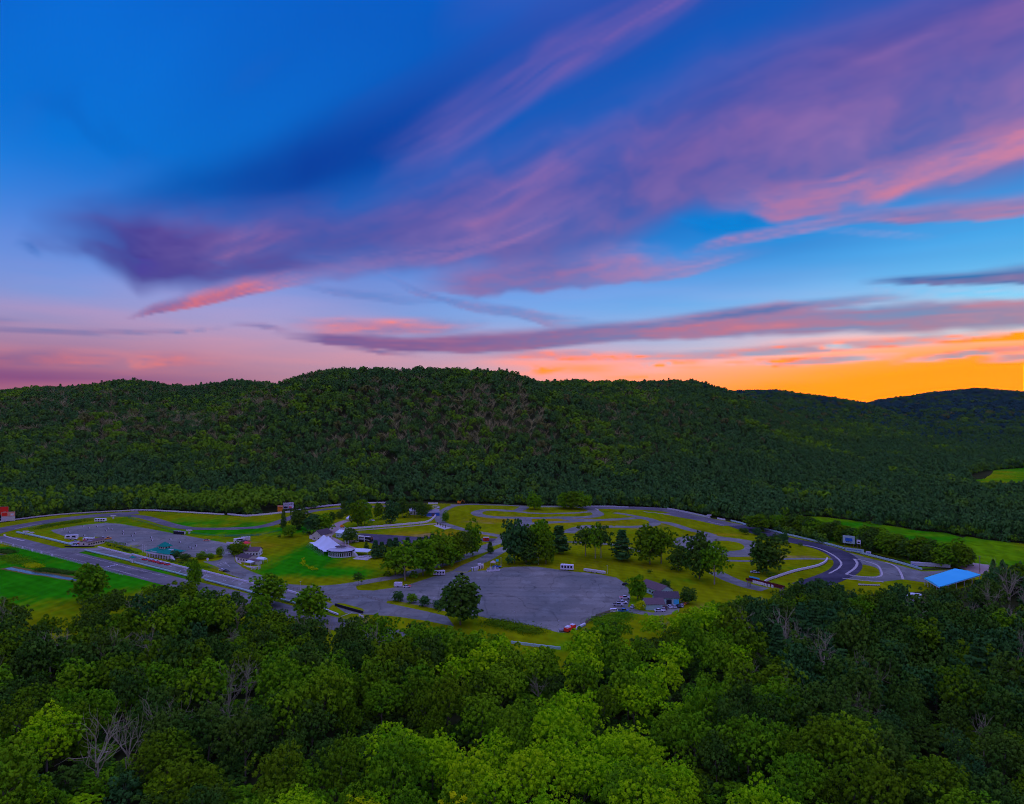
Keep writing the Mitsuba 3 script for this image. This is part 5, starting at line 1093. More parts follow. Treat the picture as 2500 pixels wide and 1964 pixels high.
part(t, 'body', MB(x, y, 4).side([(-2.4, .35), (2.4, .35), (2.4, .95), (1.5, 1.15), (.8, 1.75), (-2.2, 1.8), (-2.4, 1.2)], -.95, .95, .12), WHITEGLOSS)
part(t, 'window', MB(x, y, 4).box(-.5, -.95, 1.15, 1.6, 2.8, .08).box(-.5, .95, 1.15, 1.6, 2.8, .08), GLASS)
wheels(t, x, y, 4, (-1.5, 1.5), 1.9, .34)
(x, y), = [(56.0, 367.6)]
pickup(x, y, -3, BLUE, 'blue pickup truck beside the white minivan', bed=DARK)
(x, y), = [(65.7, 421.8)]
car(x, y, -10, BLACKGLOSS, 'black car at the far right edge of the lot')
(x, y), = [(62.1, 375.8)]
car(x, y, 60, SILVER, 'silver car left of the round yellow bush')
(x, y), = [(81.0, 375.8)]
car(x, y, 95, WHITEGLOSS, 'white car nose out in front of the workshop, left one')
(x, y), = [(83.3, 375.8)]
car(x, y, 93, SILVER, 'silver car in front of the blue workshop door')
(x, y), = [(85.9, 376.9)]
car(x, y, 92, BLACKGLOSS, 'dark car right of the silver one by the workshop')
(x, y), = [(87.7, 377.4)]
car(x, y, 70, SILVER, 'grey car parked at the scrap heap')
(x, y), = [(74.1, 369.2)]
car(x, y - .5, 3, WHITEGLOSS, 'white car in front of the garage wall')
(x, y), = [(76.8, 370.6)]
car(x, y, 80, WHITEGLOSS, 'white car at the right corner of the garage')
(x, y), = [(26.7, 336.3)]
t = thing('fire_truck', 'red and white fire truck at the near corner of the lot', 'fire truck')
part(t, 'body', MB(x, y + 1, 48).side([(-3.2, .5), (3.2, .5), (3.2, 2.2), (2.9, 2.5), (1.2, 2.5), (1.1, 2.0), (-3.2, 2.0)], -1.15, 1.15, .05), RED)
part(t, 'cab_roof', MB(x, y + 1, 48).box(2.0, 0, 2.5, 2.7, 1.9, 2.0), WHITEGLOSS)
part(t, 'tank', MB(x, y + 1, 48).box(-1.6, 0, 2.0, 2.6, 2.6, 1.8), WHITEGLOSS)
part(t, 'windscreen', MB(x, y + 1, 48).box(3.2, 0, 1.5, 2.2, .08, 1.9), GLASS)
wheels(t, x, y + 1, 48, (-2, 2), 2.3, .48)
(x, y), = [(23.4, 336.8)]
box_trailer(x, y, 30, 4, 1.8, 1.2, STEEL, 'grey flat trailer left of the fire truck', name='flat_trailer', z0=.5)
(x, y), = [(150.4, 452.5)]
t = car(x, y, -25, WHITEGLOSS, 'white car parked under the big tree on the right infield', s=1.25)
(x, y), = [(-19.8, 558.8)]
t = thing('fire_hut', 'small red kiosk on the dark asphalt patch of the infield', 'kiosk')
part(t, 'body', MB(x, y).box(0, 0, .3, 2.4, 4.4, 2.2), RED)
part(t, 'roof', MB(x, y).box(0, 0, 2.4, 2.7, 4.6, 2.4), DULLWHITE)
part(t, 'window', MB(x, y).box(.4, -1.12, 1.2, 2.0, 2.4, .05), GLASS)
(x, y), = [(268.3, 469.1)]
box_trailer(x, y, -18, 22, 2.6, 2.6, PALESTEEL, 'long grey trailer behind the right end of the blue wall', name='long_trailer')
(x, y), = [(257.8, 469.1)]
car(x, y, -25, BLUE, 'blue car behind the right end of the pale blue wall')
(x, y), = [(289.8, 453.2)]
t = thing('lamp_post', 'wooden utility pole behind the blue pavilion roof', 'pole')
part(t, 'pole', MB().tube([[x, y, 0], [x, y, 10.5]], .22, .16), WOOD)
part(t, 'crossarm', MB(x, y, 20).box(0, 0, 9.8, 10.0, 2.2, .15), WOOD)
(x, y), = [(207.8, 390.2)]
house('forest_house', x + 4, y - 6, -30, 11, 8, 3.2, 5.2, WHITE, TENT, 'white roofed house glimpsed between the forest trees on the right', wins=(3, 3, 2, 2))


# --- trees
def raw(v, f, n):
    return {'type': 'ply', 'filename': meshkit.write_ply((v, f), False, normals=n), 'face_normals': False}


def unit(a):
    return a / np.maximum(np.linalg.norm(a, axis=-1, keepdims=True), 1e-9)


def leaves(rng, c, out, size, up=.25, wild=.55):
    """one small diamond per row of c, lying across the direction out"""
    n = len(c)
    nn = unit(out + rng.normal(0, wild, (n, 3)) + [0, 0, up])
    a = unit(np.cross(nn, rng.normal(0, 1, (n, 3))))
    b = np.cross(nn, a)
    s = (size * rng.uniform(.65, 1.35, n))[:, None]
    v = np.stack([c - a * s, c - b * s * .62, c + a * s, c + b * s * .62], 1).reshape(-1, 3)
    k = np.arange(n)[:, None] * 4
    f = np.concatenate([k + [0, 1, 2], k + [0, 2, 3]], 0)
    sn = unit(out + nn * .28 + [0, 0, .12])
    return v, f, np.repeat(sn, 4, 0)


def fib(n, rng, low=-.35):
    i = np.arange(n) + .5
    z = 1 - (1 - low) * i / n
    a = i * 2.39996 + rng.uniform(0, 6)
    r = np.sqrt(np.maximum(1 - z * z, 0))
    return np.stack([r * np.cos(a), r * np.sin(a), z], 1)


def broad_crown(rng, nl, tufts, per, size, kind='round'):
    """a broadleaf crown in a box of width 1 and height 1 (its foot at z = 0): limbs carry lobes, lobes carry tufts, tufts carry leaves"""
    P, O = [], []
    d = fib(nl, rng, -.9 if kind == 'full' else -.62)
    rad = rng.uniform(.62, 1.12, nl) * (1 + .2 * np.sin(3 * np.arctan2(d[:, 1], d[:, 0]) + rng.uniform(0, 6)))
    half, lo = {'tall': (.46, .56), 'flat': (.34, .64), 'round': (.42, .57), 'full': (.60, .50)}[kind]
    lobes = d * (rad * .78)[:, None] * [.5, .5, half] + [0, 0, lo]
    lobes = np.vstack([lobes, rng.normal(0, .1, (max(2, nl // 6), 3)) + [0, 0, lo]])
    lr = rng.uniform(.075, .185, len(lobes))
    for L, r in zip(lobes, lr):
        t = fib(tufts, rng, -.15)
        tc = L + t * r * rng.uniform(.7, 1.2, (tufts, 1)) * [1, 1, .85]
        for q, o in zip(tc, t):
            tr = r * rng.uniform(.2, .34)
            g = unit(rng.normal(0, 1, (per, 3)) + [0, 0, .5])
            P.append(q + g * tr * rng.uniform(.5, 1.0, (per, 1)) * [1, 1, .8])
            O.append(unit(g * .55 + o * .8 + [0, 0, .1]))
    P, O = np.vstack(P), np.vstack(O)
    return leaves(rng, P, O, size)


def pine_crown(rng, whorls, per, size):
    P, O = [], []
    for i in range(whorls):
        u = (i + .5) / whorls
        z = .10 + .90 * u
        r = .52 * (1 - u) ** .62 * (1 if u > .08 else .75) * rng.uniform(.8, 1.15)
        k = max(3, int(7 - 3 * u))
        for a in rng.uniform(0, 6.28) + np.arange(k) * 6.283 / k + rng.normal(0, .2, k):
            L = r * rng.uniform(.65, 1.15)
            t = rng.uniform(.15, 1, per) ** .7
            w = .05 + .10 * np.sin(t * 3.1)
            side = rng.uniform(-1, 1, per) * w
            P.append(np.stack([np.cos(a) * t * L - np.sin(a) * side, np.sin(a) * t * L + np.cos(a) * side, z - .035 * t + .03 * t * t + rng.normal(0, .008, per)], 1))
            O.append(np.stack([np.cos(a) * .5 * np.ones(per), np.sin(a) * .5 * np.ones(per), np.full(per, .8)], 1))
    return leaves(rng, np.vstack(P), unit(np.vstack(O)), size, .3, .35)


def bough(rng, m, p, d, L, r, depth, twist=.55, sides=5):
    n = 4
    pts = [p]
    for i in range(n):
        d = unit(d + rng.normal(0, .12, 3) + [0, 0, .05])
        pts.append(pts[-1] + d * L / n)
    m.tube(pts, r, r * .55, sides)
    if depth:
        for i in range(rng.integers(3, 5)):
            q = pts[rng.integers(2, n + 1)]
            bough(rng, m, q, unit(d + rng.normal(0, twist, 3) + [0, 0, .12]), L * rng.uniform(.5, .75), r * .5, depth - 1, twist, 4 if depth > 1 else 3)


def trunk_mesh(rng, h=.55, limbs=5):
    m = MB()
    m.tube([[0, 0, -.01], [.006, 0, h * .4], [rng.normal(0, .02), rng.normal(0, .02), h], [rng.normal(0, .03), rng.normal(0, .03), h + .22]], .026, .008, 7)
    for i in range(limbs):
        a = rng.uniform(0, 6.28)
        z = h * rng.uniform(.5, 1)
        m.tube([[0, 0, z], [.12 * np.cos(a), .12 * np.sin(a), z + .12], [.27 * np.cos(a), .27 * np.sin(a), z + .2]], .012, .004, 5)
    return m.arrays()


def bare_tree(rng, depth=3):
    m = MB()
    bough(rng, m, np.array([0, 0, -.02]), np.array([0, 0, 1.0]), .42, .022, 0, sides=6)
    for i in range(7):
        a = rng.uniform(0, 6.28)
        bough(rng, m, np.array([0, 0, rng.uniform(.22, .42)]), unit(np.array([np.cos(a), np.sin(a), rng.uniform(.9, 1.8)])), rng.uniform(.3, .44), .010, depth - 1)
    v, f = m.arrays()
    r = np.percentile(np.hypot(v[:, 0], v[:, 1]), 97)
    v[:, :2] *= .5 / r
    v[:, 2] *= 1 / v[:, 2].max()
    return v, f


rng = np.random.default_rng(11)
NEAR = {'round': [raw(*broad_crown(rng, 29, 11, 21, .018)) for _ in range(4)], 'tall': [raw(*broad_crown(rng, 27, 11, 21, .019, 'tall')) for _ in range(3)], 'flat': [raw(*broad_crown(rng, 32, 11, 20, .017, 'flat')) for _ in range(3)]}
MIDD = {'full': [raw(*broad_crown(rng, 40, 10, 13, .036, 'full')) for _ in range(4)], 'round': [raw(*broad_crown(rng, 26, 9, 10, .032)) for _ in range(3)], 'tall': [raw(*broad_crown(rng, 24, 9, 10, .034, 'tall')) for _ in range(2)], 'flat': [raw(*broad_crown(rng, 26, 9, 10, .032, 'flat')) for _ in range(2)]}
PINES = [raw(*pine_crown(rng, 15, 46, .038)) for _ in range(4)]
TRUNKS = [mikit.ply(trunk_mesh(rng), None, smooth=True) for _ in range(3)]
BARES = [mikit.ply(bare_tree(rng), None) for _ in range(4)]
SHRUB = [raw(*broad_crown(rng, 14, 8, 9, .05)) for _ in range(2)]


def put(x, y, h, w, rot, z=0.0, zoff=0.0):
    return Tr().translate([x, y, z]).rotate([0, 0, 1], rot).scale([w, w, h]).translate([0, 0, zoff])


def tree(kind, x, y, h, w, leaf, label, name='broadleaf_tree', cat='tree', group=None, lod='mid', z=0.0, pale=False):
    t = thing(name, label, cat, group)
    r, i = rng.uniform(0, 360), int(rng.integers(0, 100))
    if kind == 'pine':
        M, T = PINES[i % 4], put(x, y, h, w, r, z)
    elif kind == 'shrub':
        M, T = SHRUB[i % 2], put(x, y, h * 1.25, w, r, z, -.2)
    elif kind == 'bare':
        part(t, 'branches', BARES[i % 4], LEAF_BARE, to_world=put(x, y, h, w, r, z))
        return t
    else:
        S = (NEAR if lod == 'near' else MIDD)[kind]
        M, T = S[i % len(S)], put(x, y, h, w, r, z)
    part(t, 'crown', M, LEAF[leaf], to_world=T)
    part(t, 'trunk', TRUNKS[i % 3], PALEBARK if pale else BARK, to_world=put(x, y, h, max(w, h * .45) * (.8 if kind != 'shrub' else .5), r, z))
    return t


LEAF_BARE = dif('bare_branches', lambda p, n, uv: MIX((.34, .32, .16), (.54, .50, .26), N(p.x * .4, p.y * .4)))

# infield and lakeside trees one can tell apart: foot, height, crown width from the photograph
INFIELD = [
    ('round', [(-131.3, 622.5, 21.0, 13.3)], 'olive', 'lighter green tree at the left of the infield grove'),
    ('round', [(-125.7, 624.0, 20.6, 12.3)], 'mid', 'lighter green tree just left of the blue-green one in the grove'),
    ('tall', [(-120.3, 659.5, 14.1, 7.6)], 'olive', 'slim olive tree in the middle of the infield grove'),
    ('tall', [(-105.1, 634.9, 19.1, 12.0)], 'blue', 'blue-green tree with low boughs in the infield grove'),
    ('tall', [(-100.4, 671.7, 16.3, 11.1)], 'dark', 'dark tree left of the white cottage'),
    ('flat', [(-90.3, 678.9, 12.9, 12.3)], 'dark', 'dark airy tree in front of the white cottage'),
    ('round', [(-82.9, 671.7, 13.0, 10.0)], 'dark', 'dark tree right of the white cottage near the barn'),
    ('round', [(-78.3, 684.3, 9.6, 6.2)], 'olive', 'small tree beside the barn'),
    ('round', [(-58.8, 644.5, 8.8, 6.1)], 'mid', 'small bright round tree in the bend of the infield road'),
    ('pine', [(-157.6, 711.1, 15.8, 10.0)], 'pine', 'tall dark conifer at the left end of the infield grove'),
    ('round', [(-165.6, 723.2, 7.2, 7.2)], 'dark', 'small dark tree below the tall conifer'),
    ('pine', [(-92.4, 494.4, 12.2, 7.7)], 'pine', 'leftmost dark pine beside the concrete patio'),
    ('pine', [(-88.5, 497.3, 10.7, 7.4)], 'blue', 'second dark pine beside the concrete patio'),
    ('pine', [(-83.8, 501.2, 12.0, 7.9)], 'pine', 'third pine, behind the broadleaf row'),
    ('pine', [(-80.3, 505.2, 12.1, 7.9)], 'pine', 'fourth pine, at the edge of the fresh asphalt'),
    ('pine', [(-73.9, 517.5, 10.2, 6.8)], 'blue', 'small pine behind the broadleaf row'),
    ('pine', [(-65.6, 517.5, 10.2, 7.3)], 'pine', 'pine left of the three tops behind the broadleaf row'),
    ('pine', [(-61.4, 521.7, 10.5, 6.9)], 'pine', 'middle pine top behind the broadleaf row'),
    ('pine', [(-56.9, 523.9, 11.4, 7.3)], 'pine', 'tallest pine top behind the broadleaf row'),
    ('pine', [(-53.2, 526.0, 10.6, 6.1)], 'pine', 'right pine top behind the broadleaf row'),
    ('tall', [(-63.4, 433.0, 20.7, 17.1)], 'mid', 'broadleaf tree with bare pale trunk at the left end of the row'),
    ('tall', [(-71.5, 448.2, 16.3, 12.6)], 'olive', 'shorter olive tree leaning at the left end of the row'),
    ('tall', [(-54.2, 445.1, 20.9, 14.7)], 'mid', 'second broadleaf tree of the row by the lot'),
    ('tall', [(-49.7, 457.9, 19.6, 12.1)], 'olive', 'olive tree in the middle of the row by the lot'),
    ('tall', [(-44.6, 468.0, 19.3, 15.4)], 'mid', 'fresh green broadleaf tree of the row above the motorhome'),
    ('tall', [(-38.5, 478.5, 14.2, 11.0)], 'olive', 'olive tree right of the fresh green one in the row'),
    ('tall', [(-35.9, 486.7, 17.6, 9.5)], 'olive', 'grey-green tree at the right part of the row'),
    ('round', [(-32.1, 491.4, 19.2, 9.6)], 'dark', 'dark tree with pale trunk near the end of the row'),
    ('round', [(-27.4, 502.8, 20.6, 9.8)], 'mid', 'last tree at the right end of the row by the infield road'),
    ('pine', [(-15.3, 511.7, 8.2, 5.5)], 'dark', 'small dark conifer between the two infield roads'),
    ('tall', [(1.7, 479.8, 26.5, 14.3)], 'blue', 'big dark green tree on the left of the clump above the lot'),
    ('tall', [(8.7, 482.1, 22.4, 10.9)], 'dark', 'dark tree in the middle of the clump above the lot'),
    ('tall', [(18.9, 489.1, 25.0, 13.6)], 'mid', 'tall tree at the top of the clump above the lot'),
    ('tall', [(22.2, 478.7, 19.0, 10.4)], 'olive', 'lighter drooping tree at the front of the clump'),
    ('pine', [(32.9, 511.1, 19.2, 13.7)], 'pine', 'broad dark pine at the right of the clump above the lot'),
    ('round', [(9.6, 478.7, 12.1, 12.8)], 'dark', 'low dark tree at the foot of the clump'),
    ('round', [(50.4, 501.6, 20.8, 15.0)], 'dark', 'left tree of the pale-trunked pair above the office trailer'),
    ('tall', [(56.3, 494.3, 21.8, 12.2)], 'mid', 'middle tree of the pale-trunked group above the office trailer'),
    ('round', [(60.5, 497.4, 21.8, 13.8)], 'dark', 'right tree of the pale-trunked group above the office trailer'),
    ('pine', [(73.5, 489.1, 19.9, 14.6)], 'pine', 'broad dark spruce right of the pale-trunked group'),
    ('round', [(89.8, 476.5, 23.1, 16.2)], 'olive', 'wide olive tree right of the broad dark conifer'),
    ('flat', [(97.6, 478.7, 21.5, 16.3)], 'olive', 'spreading olive tree next to the kart track'),
    ('round', [(104.3, 458.3, 15.1, 10.9)], 'dark', 'low dark tree left of the big pair by the kart track'),
    ('tall', [(112.0, 436.7, 25.4, 18.0)], 'dark', 'huge dark tree covering the middle of the kart loop'),
    ('tall', [(117.3, 423.9, 23.6, 14.4)], 'mid', 'big tree with a pale trunk at the start of the lower road'),
    ('tall', [(157.6, 452.5, 21.7, 18.7)], 'dark', 'large solitary dark tree beside the kart loop with a white car under it'),
    ('round', [(186.8, 596.4, 3.1, 3.1)], 'dark', 'tiny dark tree on the verge, leftmost of the small ones'),
    ('round', [(187.0, 586.1, 4.5, 4.7)], 'dark', 'small dark tree second on the verge of the far straight'),
    ('round', [(195.2, 582.8, 5.1, 6.6)], 'blue', 'small blue-green tree on the verge of the far straight'),
    ('round', [(195.4, 569.8, 3.8, 3.9)], 'dark', 'tiny dark round tree nearest the kart loop'),
    ('round', [(198.5, 550.3, 6.2, 5.7)], 'dark', 'dark bushy tree beside the far straight'),
    ('round', [(201.4, 542.4, 8.8, 6.4)], 'blue', 'blue-green young tree beside the far straight'),
    ('shrub', [(210.7, 534.5, 2.8, 3.3)], 'dark', 'tiny dark bush at the entry of the right bend'),
    ('shrub', [(156.6, 441.8, 3.2, 5.5)], 'olive', 'olive shrub at the foot of the solitary tree'),
    ('round', [(22.0, 723.5, 14.2, 14.5)], 'mid', 'round tree on the gravel by the far straight'),
    ('round', [(52.2, 728.7, 15.0, 14.3)], 'mid', 'left of the three trees by the far straight'),
    ('round', [(60.3, 727.2, 16.3, 18.7)], 'olive', 'tall middle tree of the three by the far straight'),
    ('round', [(69.5, 725.1, 14.0, 16.4)], 'mid', 'right of the three trees by the far straight'),
    ('pine', [(-189.1, 605.3, 16.7, 6.0)], 'dark', 'thin dark conifer in front of the orange billboard'),
    ('round', [(-176.2, 608.2, 16.6, 14.0)], 'dark', 'big dark tree left of the mulch bed'),
    ('pine', [(-177.8, 605.3, 7.7, 5.5)], 'pine', 'low dark conifer at the foot of the big dark tree'),
    ('round', [(-174.8, 573.9, 8.8, 8.5)], 'mid', 'round green tree on the brown slope above the bowl'),
    ('round', [(-159.5, 587.2, 14.3, 13.6)], 'blue', 'wide dark green tree left behind the cream house'),
    ('round', [(-152.8, 591.3, 13.9, 14.1)], 'mid', 'wide green tree right behind the cream house'),
    ('tall', [(-157.9, 641.9, 8.7, 5.8)], 'dark', 'slim dark tree beside the dirt road'),
    ('round', [(-156.6, 665.4, 6.0, 6.9)], 'dark', 'small round dark tree beside the dirt road'),
    ('round', [(-156.1, 685.1, 6.2, 6.8)], 'dark', 'small dark tree left of the peaked tent'),
    ('shrub', [(-180.8, 568.3, 2.7, 2.2)], 'dark', 'tiny dark bush on the brown slope'),
    ('round', [(-188.3, 503.6, 8.3, 8.9)], 'olive', 'dark olive tree among the snack houses'),
    ('round', [(-201.0, 523.2, 3.5, 4.3)], 'dark', 'small dark reddish tree left of the olive tree'),
    ('round', [(-227.8, 494.1, 5.1, 6.5)], 'blue', 'blue-green tree at the right end of the control building'),
    ('round', [(-218.9, 489.3, 4.0, 6.9)], 'dark', 'low green tree right of the control building'),
    ('round', [(-209.4, 493.1, 4.3, 6.1)], 'mid', 'pale young tree on the green traffic island'),
    ('tall', [(-200.1, 500.9, 6.0, 4.5)], 'mid', 'slim young tree at the tip of the green traffic island'),
    ('round', [(-204.1, 495.1, 3.1, 4.5)], 'mid', 'small young tree in the middle of the traffic island'),
    ('tall', [(-88.8, 422.6, 6.8, 5.2)], 'dark', 'solitary small tree with pale trunk at the fork of the road'),
    ('pine', [(-104.1, 522.8, 5.7, 4.4)], 'dark', 'dark conifer behind the small canopy'),
    ('round', [(-121.8, 549.0, 10.7, 10.5)], 'dark', 'dark green tree between the tented hall and the coach'),
    ('round', [(-60.3, 387.7, 4.9, 5.4)], 'blue', 'first young tree from the left on the green strip'),
    ('round', [(-52.6, 384.8, 4.4, 5.4)], 'mid', 'second young tree from the left on the green strip'),
    ('round', [(-45.1, 378.2, 4.8, 5.1)], 'blue', 'third young tree from the left on the green strip'),
    ('round', [(-37.6, 373.1, 4.2, 5.0)], 'blue', 'fourth young tree on the green strip beside the big oak'),
    ('round', [(-24.5, 346.5, 20.4, 17.1)], 'dark', 'big dark solitary oak between the road and the lot'),
    ('tall', [(66.8, 389.0, 12.5, 8.7)], 'mid', 'green tree at the right edge of the lot by the pickups'),
    ('shrub', [(65.3, 371.4, 5.1, 5.1)], 'yellow', 'round yellow-green bush left of the garage'),
    ('round', [(86.3, 412.9, 4.9, 4.8)], 'dark', 'small dark bush-like tree behind the brown wing'),
    ('round', [(92.2, 383.1, 7.7, 7.6)], 'dark', 'dark round tree right of the workshop'),
    ('shrub', [(85.0, 452.2, 2.1, 2.8)], 'dark', 'tiny dark bush on the shaded grass above the lot'),
    ('tall', [(-179.8, 414.5, 15.0, 7.2)], 'mid', 'tall lighter green tree rising in front of the pit wall'),
    ('tall', [(-222.4, 385.8, 18.4, 15.3)], 'mid', 'tall leafy tree standing at the edge of the left meadow'),
    ('round', [(-125.8, 378.9, 15.0, 16.2)], 'mid', 'rounded tree hiding the middle of the pit lane'),
    ('tall', [(-96.2, 349.7, 16.1, 14.4)], 'mid', 'tall tree in front of the pit exit barriers'),
]
for kind, (spot,), leaf, label in INFIELD:
    x, y, h, w = spot
    nm = {'pine': 'pine_tree', 'shrub': 'bush'}.get(kind, 'broadleaf_tree')
    if 'young' in label or 'tiny' in label or 'small' in label:
        nm = {'pine_tree': 'conifer', 'broadleaf_tree': 'young_tree', 'bush': 'bush'}[nm]
    if kind in ('round', 'tall') and 'trunk' not in label:
        kind = 'full'
    k = 1.3 if 'oak' in label else 1.1 if 'huge' in label else 1.4 if 'olive' in label or 'clump' in label or 'row' in label else 1.25
    tree(kind, x, y, h * 1.03, w * k, leaf, label, nm, 'bush' if nm == 'bush' else 'tree', pale='pale' in label or 'young' in label)

# low hedge and shrubs
def hedge(pts, w, h, leaf, label, name='hedge', n=None):
    line = LineString(pts)
    n = n or int(line.length / .9)
    c, o = [], []
    r2 = np.random.default_rng(len(label))
    for i in range(n):
        s = line.interpolate(r2.uniform(0, line.length))
        g = unit(r2.normal(0, 1, (16, 3)) + [0, 0, .5])
        k = r2.uniform(.5, 1.1)
        c.append(np.array([s.x + r2.normal(0, w * .3), s.y + r2.normal(0, w * .3), h * .45 * k]) + g * [w * .35, w * .35, h * .5 * k])
        o.append(g)
    key = thing(name, label, 'hedge' if name == 'hedge' else 'shrubs')
    v, f, nrm = leaves(r2, np.vstack(c), np.vstack(o), .32)
    scene[key] = {**raw(v, f, nrm), 'bsdf': {'type': 'ref', 'id': LEAF[leaf]}}
    return key


hedge([(-299.8, 540.8), (-286.9, 531.8), (-269.7, 517.7)] + [(-276.9, 521.4), (-259.8, 508.9)], 2.4, 1.5, 'dark', 'dark clipped hedge behind the pit wall, left stretch')
hedge([(-229.6, 489.3), (-216.5, 478.3), (-205.2, 469.5)], 2.4, 1.4, 'dark', 'dark clipped hedge behind the pit wall, right of the control building')
hedge([(-201.7, 469.5), (-193.0, 465.2)], 2.6, 1.8, 'olive', 'brownish hedge at the paddock entrance')
hedge([(-305.8, 552.5), (-297.8, 547.8), (-286.1, 538.5)], 5, 1.6, 'olive', 'loose pale shrubs on the edge of the paddock above the pit wall')
hedge([(-281.1, 536.8), (-275.9, 534.5)], 4, 1.2, 'yellow', 'low yellow-green shrubs left of the flagpoles')
hedge([(-137.8, 479.9), (-131.5, 468.4), (-125.2, 462.4), (-120.6, 460.8)], 3.2, 1.3, 'yellow', 'crescent of yellow shrubs on the green bowl')
hedge([(-142.2, 495.7), (-136.7, 480.8)], 1.5, 1.0, 'yellow', 'thin line of yellow shrubs above the crescent')
hedge([(-214.6, 476.5), (-213.0, 483.8), (-208.2, 481.9)], 4, 1.8, 'dark', 'dark shrubs between the hedge and the young trees')
for p, leaf, lab in (([(-343.7, 490.8), (-344.3, 500.4), (-327.8, 485.2), (-315.7, 476.1)], 'mid', 'reedy shrubs along the near bend of the stream'), ([(-312.6, 474.3), (-306.8, 469.1), (-302.6, 467.4)], 'yellow', 'yellow-brown shrubs beside the stream'), ([(-298.2, 460.6), (-290.1, 457.3), (-280.5, 454.0), (-270.1, 449.2)], 'dark', 'dark undergrowth along the far bank of the stream'),
                     ([(-363.3, 518.8), (-358.4, 516.7), (-350.5, 512.5)], 'dark', 'dark undergrowth left of the stream meadow'), ([(-395.7, 607.9), (-393.8, 629.0), (-384.4, 648.2), (-377.6, 654.8)], 'olive', 'rough brown brush inside the green fence of the left bend')):
    hedge(p, 9 if 'reedy' in lab or 'rough' in lab else 5, 1.8, leaf, lab, 'undergrowth', 240)
for p, lab in (([(-12.1, 348.9), (-4.1, 345.4), (3.0, 340.8), (11.5, 334.0)], 'brown brush below the near edge of the lot'), ([(41.5, 349.5), (48.6, 355.3), (55.8, 360.4)], 'dark green brush beside the wooden fence')):
    hedge(p, 8, 2.2, 'olive' if 'brown' in lab else 'mid', lab, 'undergrowth', 260)

# hedgerow along the right-hand straight
HR = [([(203.0, 604.2)][0], 15, 17), ([(215.5, 613.3)][0], 10, 11), ([(221.0, 604.2)][0], 13, 13), ([(224.0, 597.1)][0], 12, 12), ([(228.8, 593.6)][0], 15, 13), ([(232.0, 586.1)][0], 14, 13), ([(234.9, 578.5)][0], 13, 12), ([(238.1, 570.4)][0], 14, 13), ([(241.8, 564.1)][0], 14, 13), ([(246.1, 557.9)][0], 13, 13), ([(248.3, 548.9)][0], 15, 13),
      ([(249.9, 540.1)][0], 14, 12), ([(256.1, 527.5)][0], 14, 13), ([(259.5, 523.5)][0], 15, 13), ([(261.4, 515.5)][0], 13, 14), ([(264.6, 510.4)][0], 14, 14), ([(254.5, 516.0)][0], 14, 14), ([(259.3, 509.4)][0], 15, 14), ([(263.0, 499.9)][0], 14, 14), ([(265.8, 490.7)][0], 15, 14), ([(269.4, 483.3)][0], 14, 14), ([(272.9, 476.1)][0], 13, 13),
      ([(276.3, 469.1)][0], 15, 14), ([(285.0, 467.2)][0], 13, 14), ([(292.2, 471.9)][0], 11, 11)]
for i, ((x, y), h, w) in enumerate(HR):
    tree('full', x, y, h * rng.uniform(.8, 1.15), w * 1.25, ('olive', 'dark', 'mid', 'olive', 'dark')[i % 5], 'tree in the dark hedgerow between the right-hand straight and the meadow', 'hedgerow_tree', 'tree', 'trees of the right hedgerow')

for i in range(len(HR) - 1):
    ((xa, ya), ha, _), ((xb, yb), hb, _) = HR[i], HR[i + 1]
    if math.hypot(xa - xb, ya - yb) < 30:
        tree('full', (xa + xb) / 2 + 3, (ya + yb) / 2 + 6 + rng.uniform(-3, 3), (ha + hb) * .42, 12, ('dark', 'olive', 'mid')[i % 3], 'tree in the dark hedgerow between the right-hand straight and the meadow', 'hedgerow_tree', 'tree', 'trees of the right hedgerow')

# the near forest ends along this line: (azimuth, distance) where the canopy has come down to 20 m
EDGE = np.array([(-41.0, 444), (-37.4, 428), (-35.0, 403), (-33.7, 375), (-32.7, 354), (-31.4, 339), (-30.4, 353), (-29.6, 386), (-28.3, 383), (-26.9, 390), (-25.4, 386), (-23.9, 392), (-22.3, 372), (-20.7, 340), (-19.4, 330), (-17.4, 319), (-16.1, 303), (-14.0, 299), (-11.9, 300), (-10.2, 300), (-9.0, 290), (-7.0, 284), (-4.8, 276), (-1.2, 269), (0.5, 253), (3.8, 251), (5.6, 277), (8.9, 292), (10.5, 299), (12.8, 304), (15.0, 321), (17.5, 341), (19.8, 342), (20.5, 364), (21.1, 379), (23.3, 391), (25.3, 373), (26.7, 375), (27.6, 403), (29.6, 394), (31.1, 406), (32.6, 424), (33.4, 489), (35.0, 480), (40.2, 503)], float)


def tallest(x, y):
    """the canopy height at (x, y): it falls towards the forest edge and on beyond it"""
    far = np.interp(np.degrees(np.arctan2(x, y)), EDGE[:, 0], EDGE[:, 1])
    return 20 + .28 * (far - math.hypot(x, y))


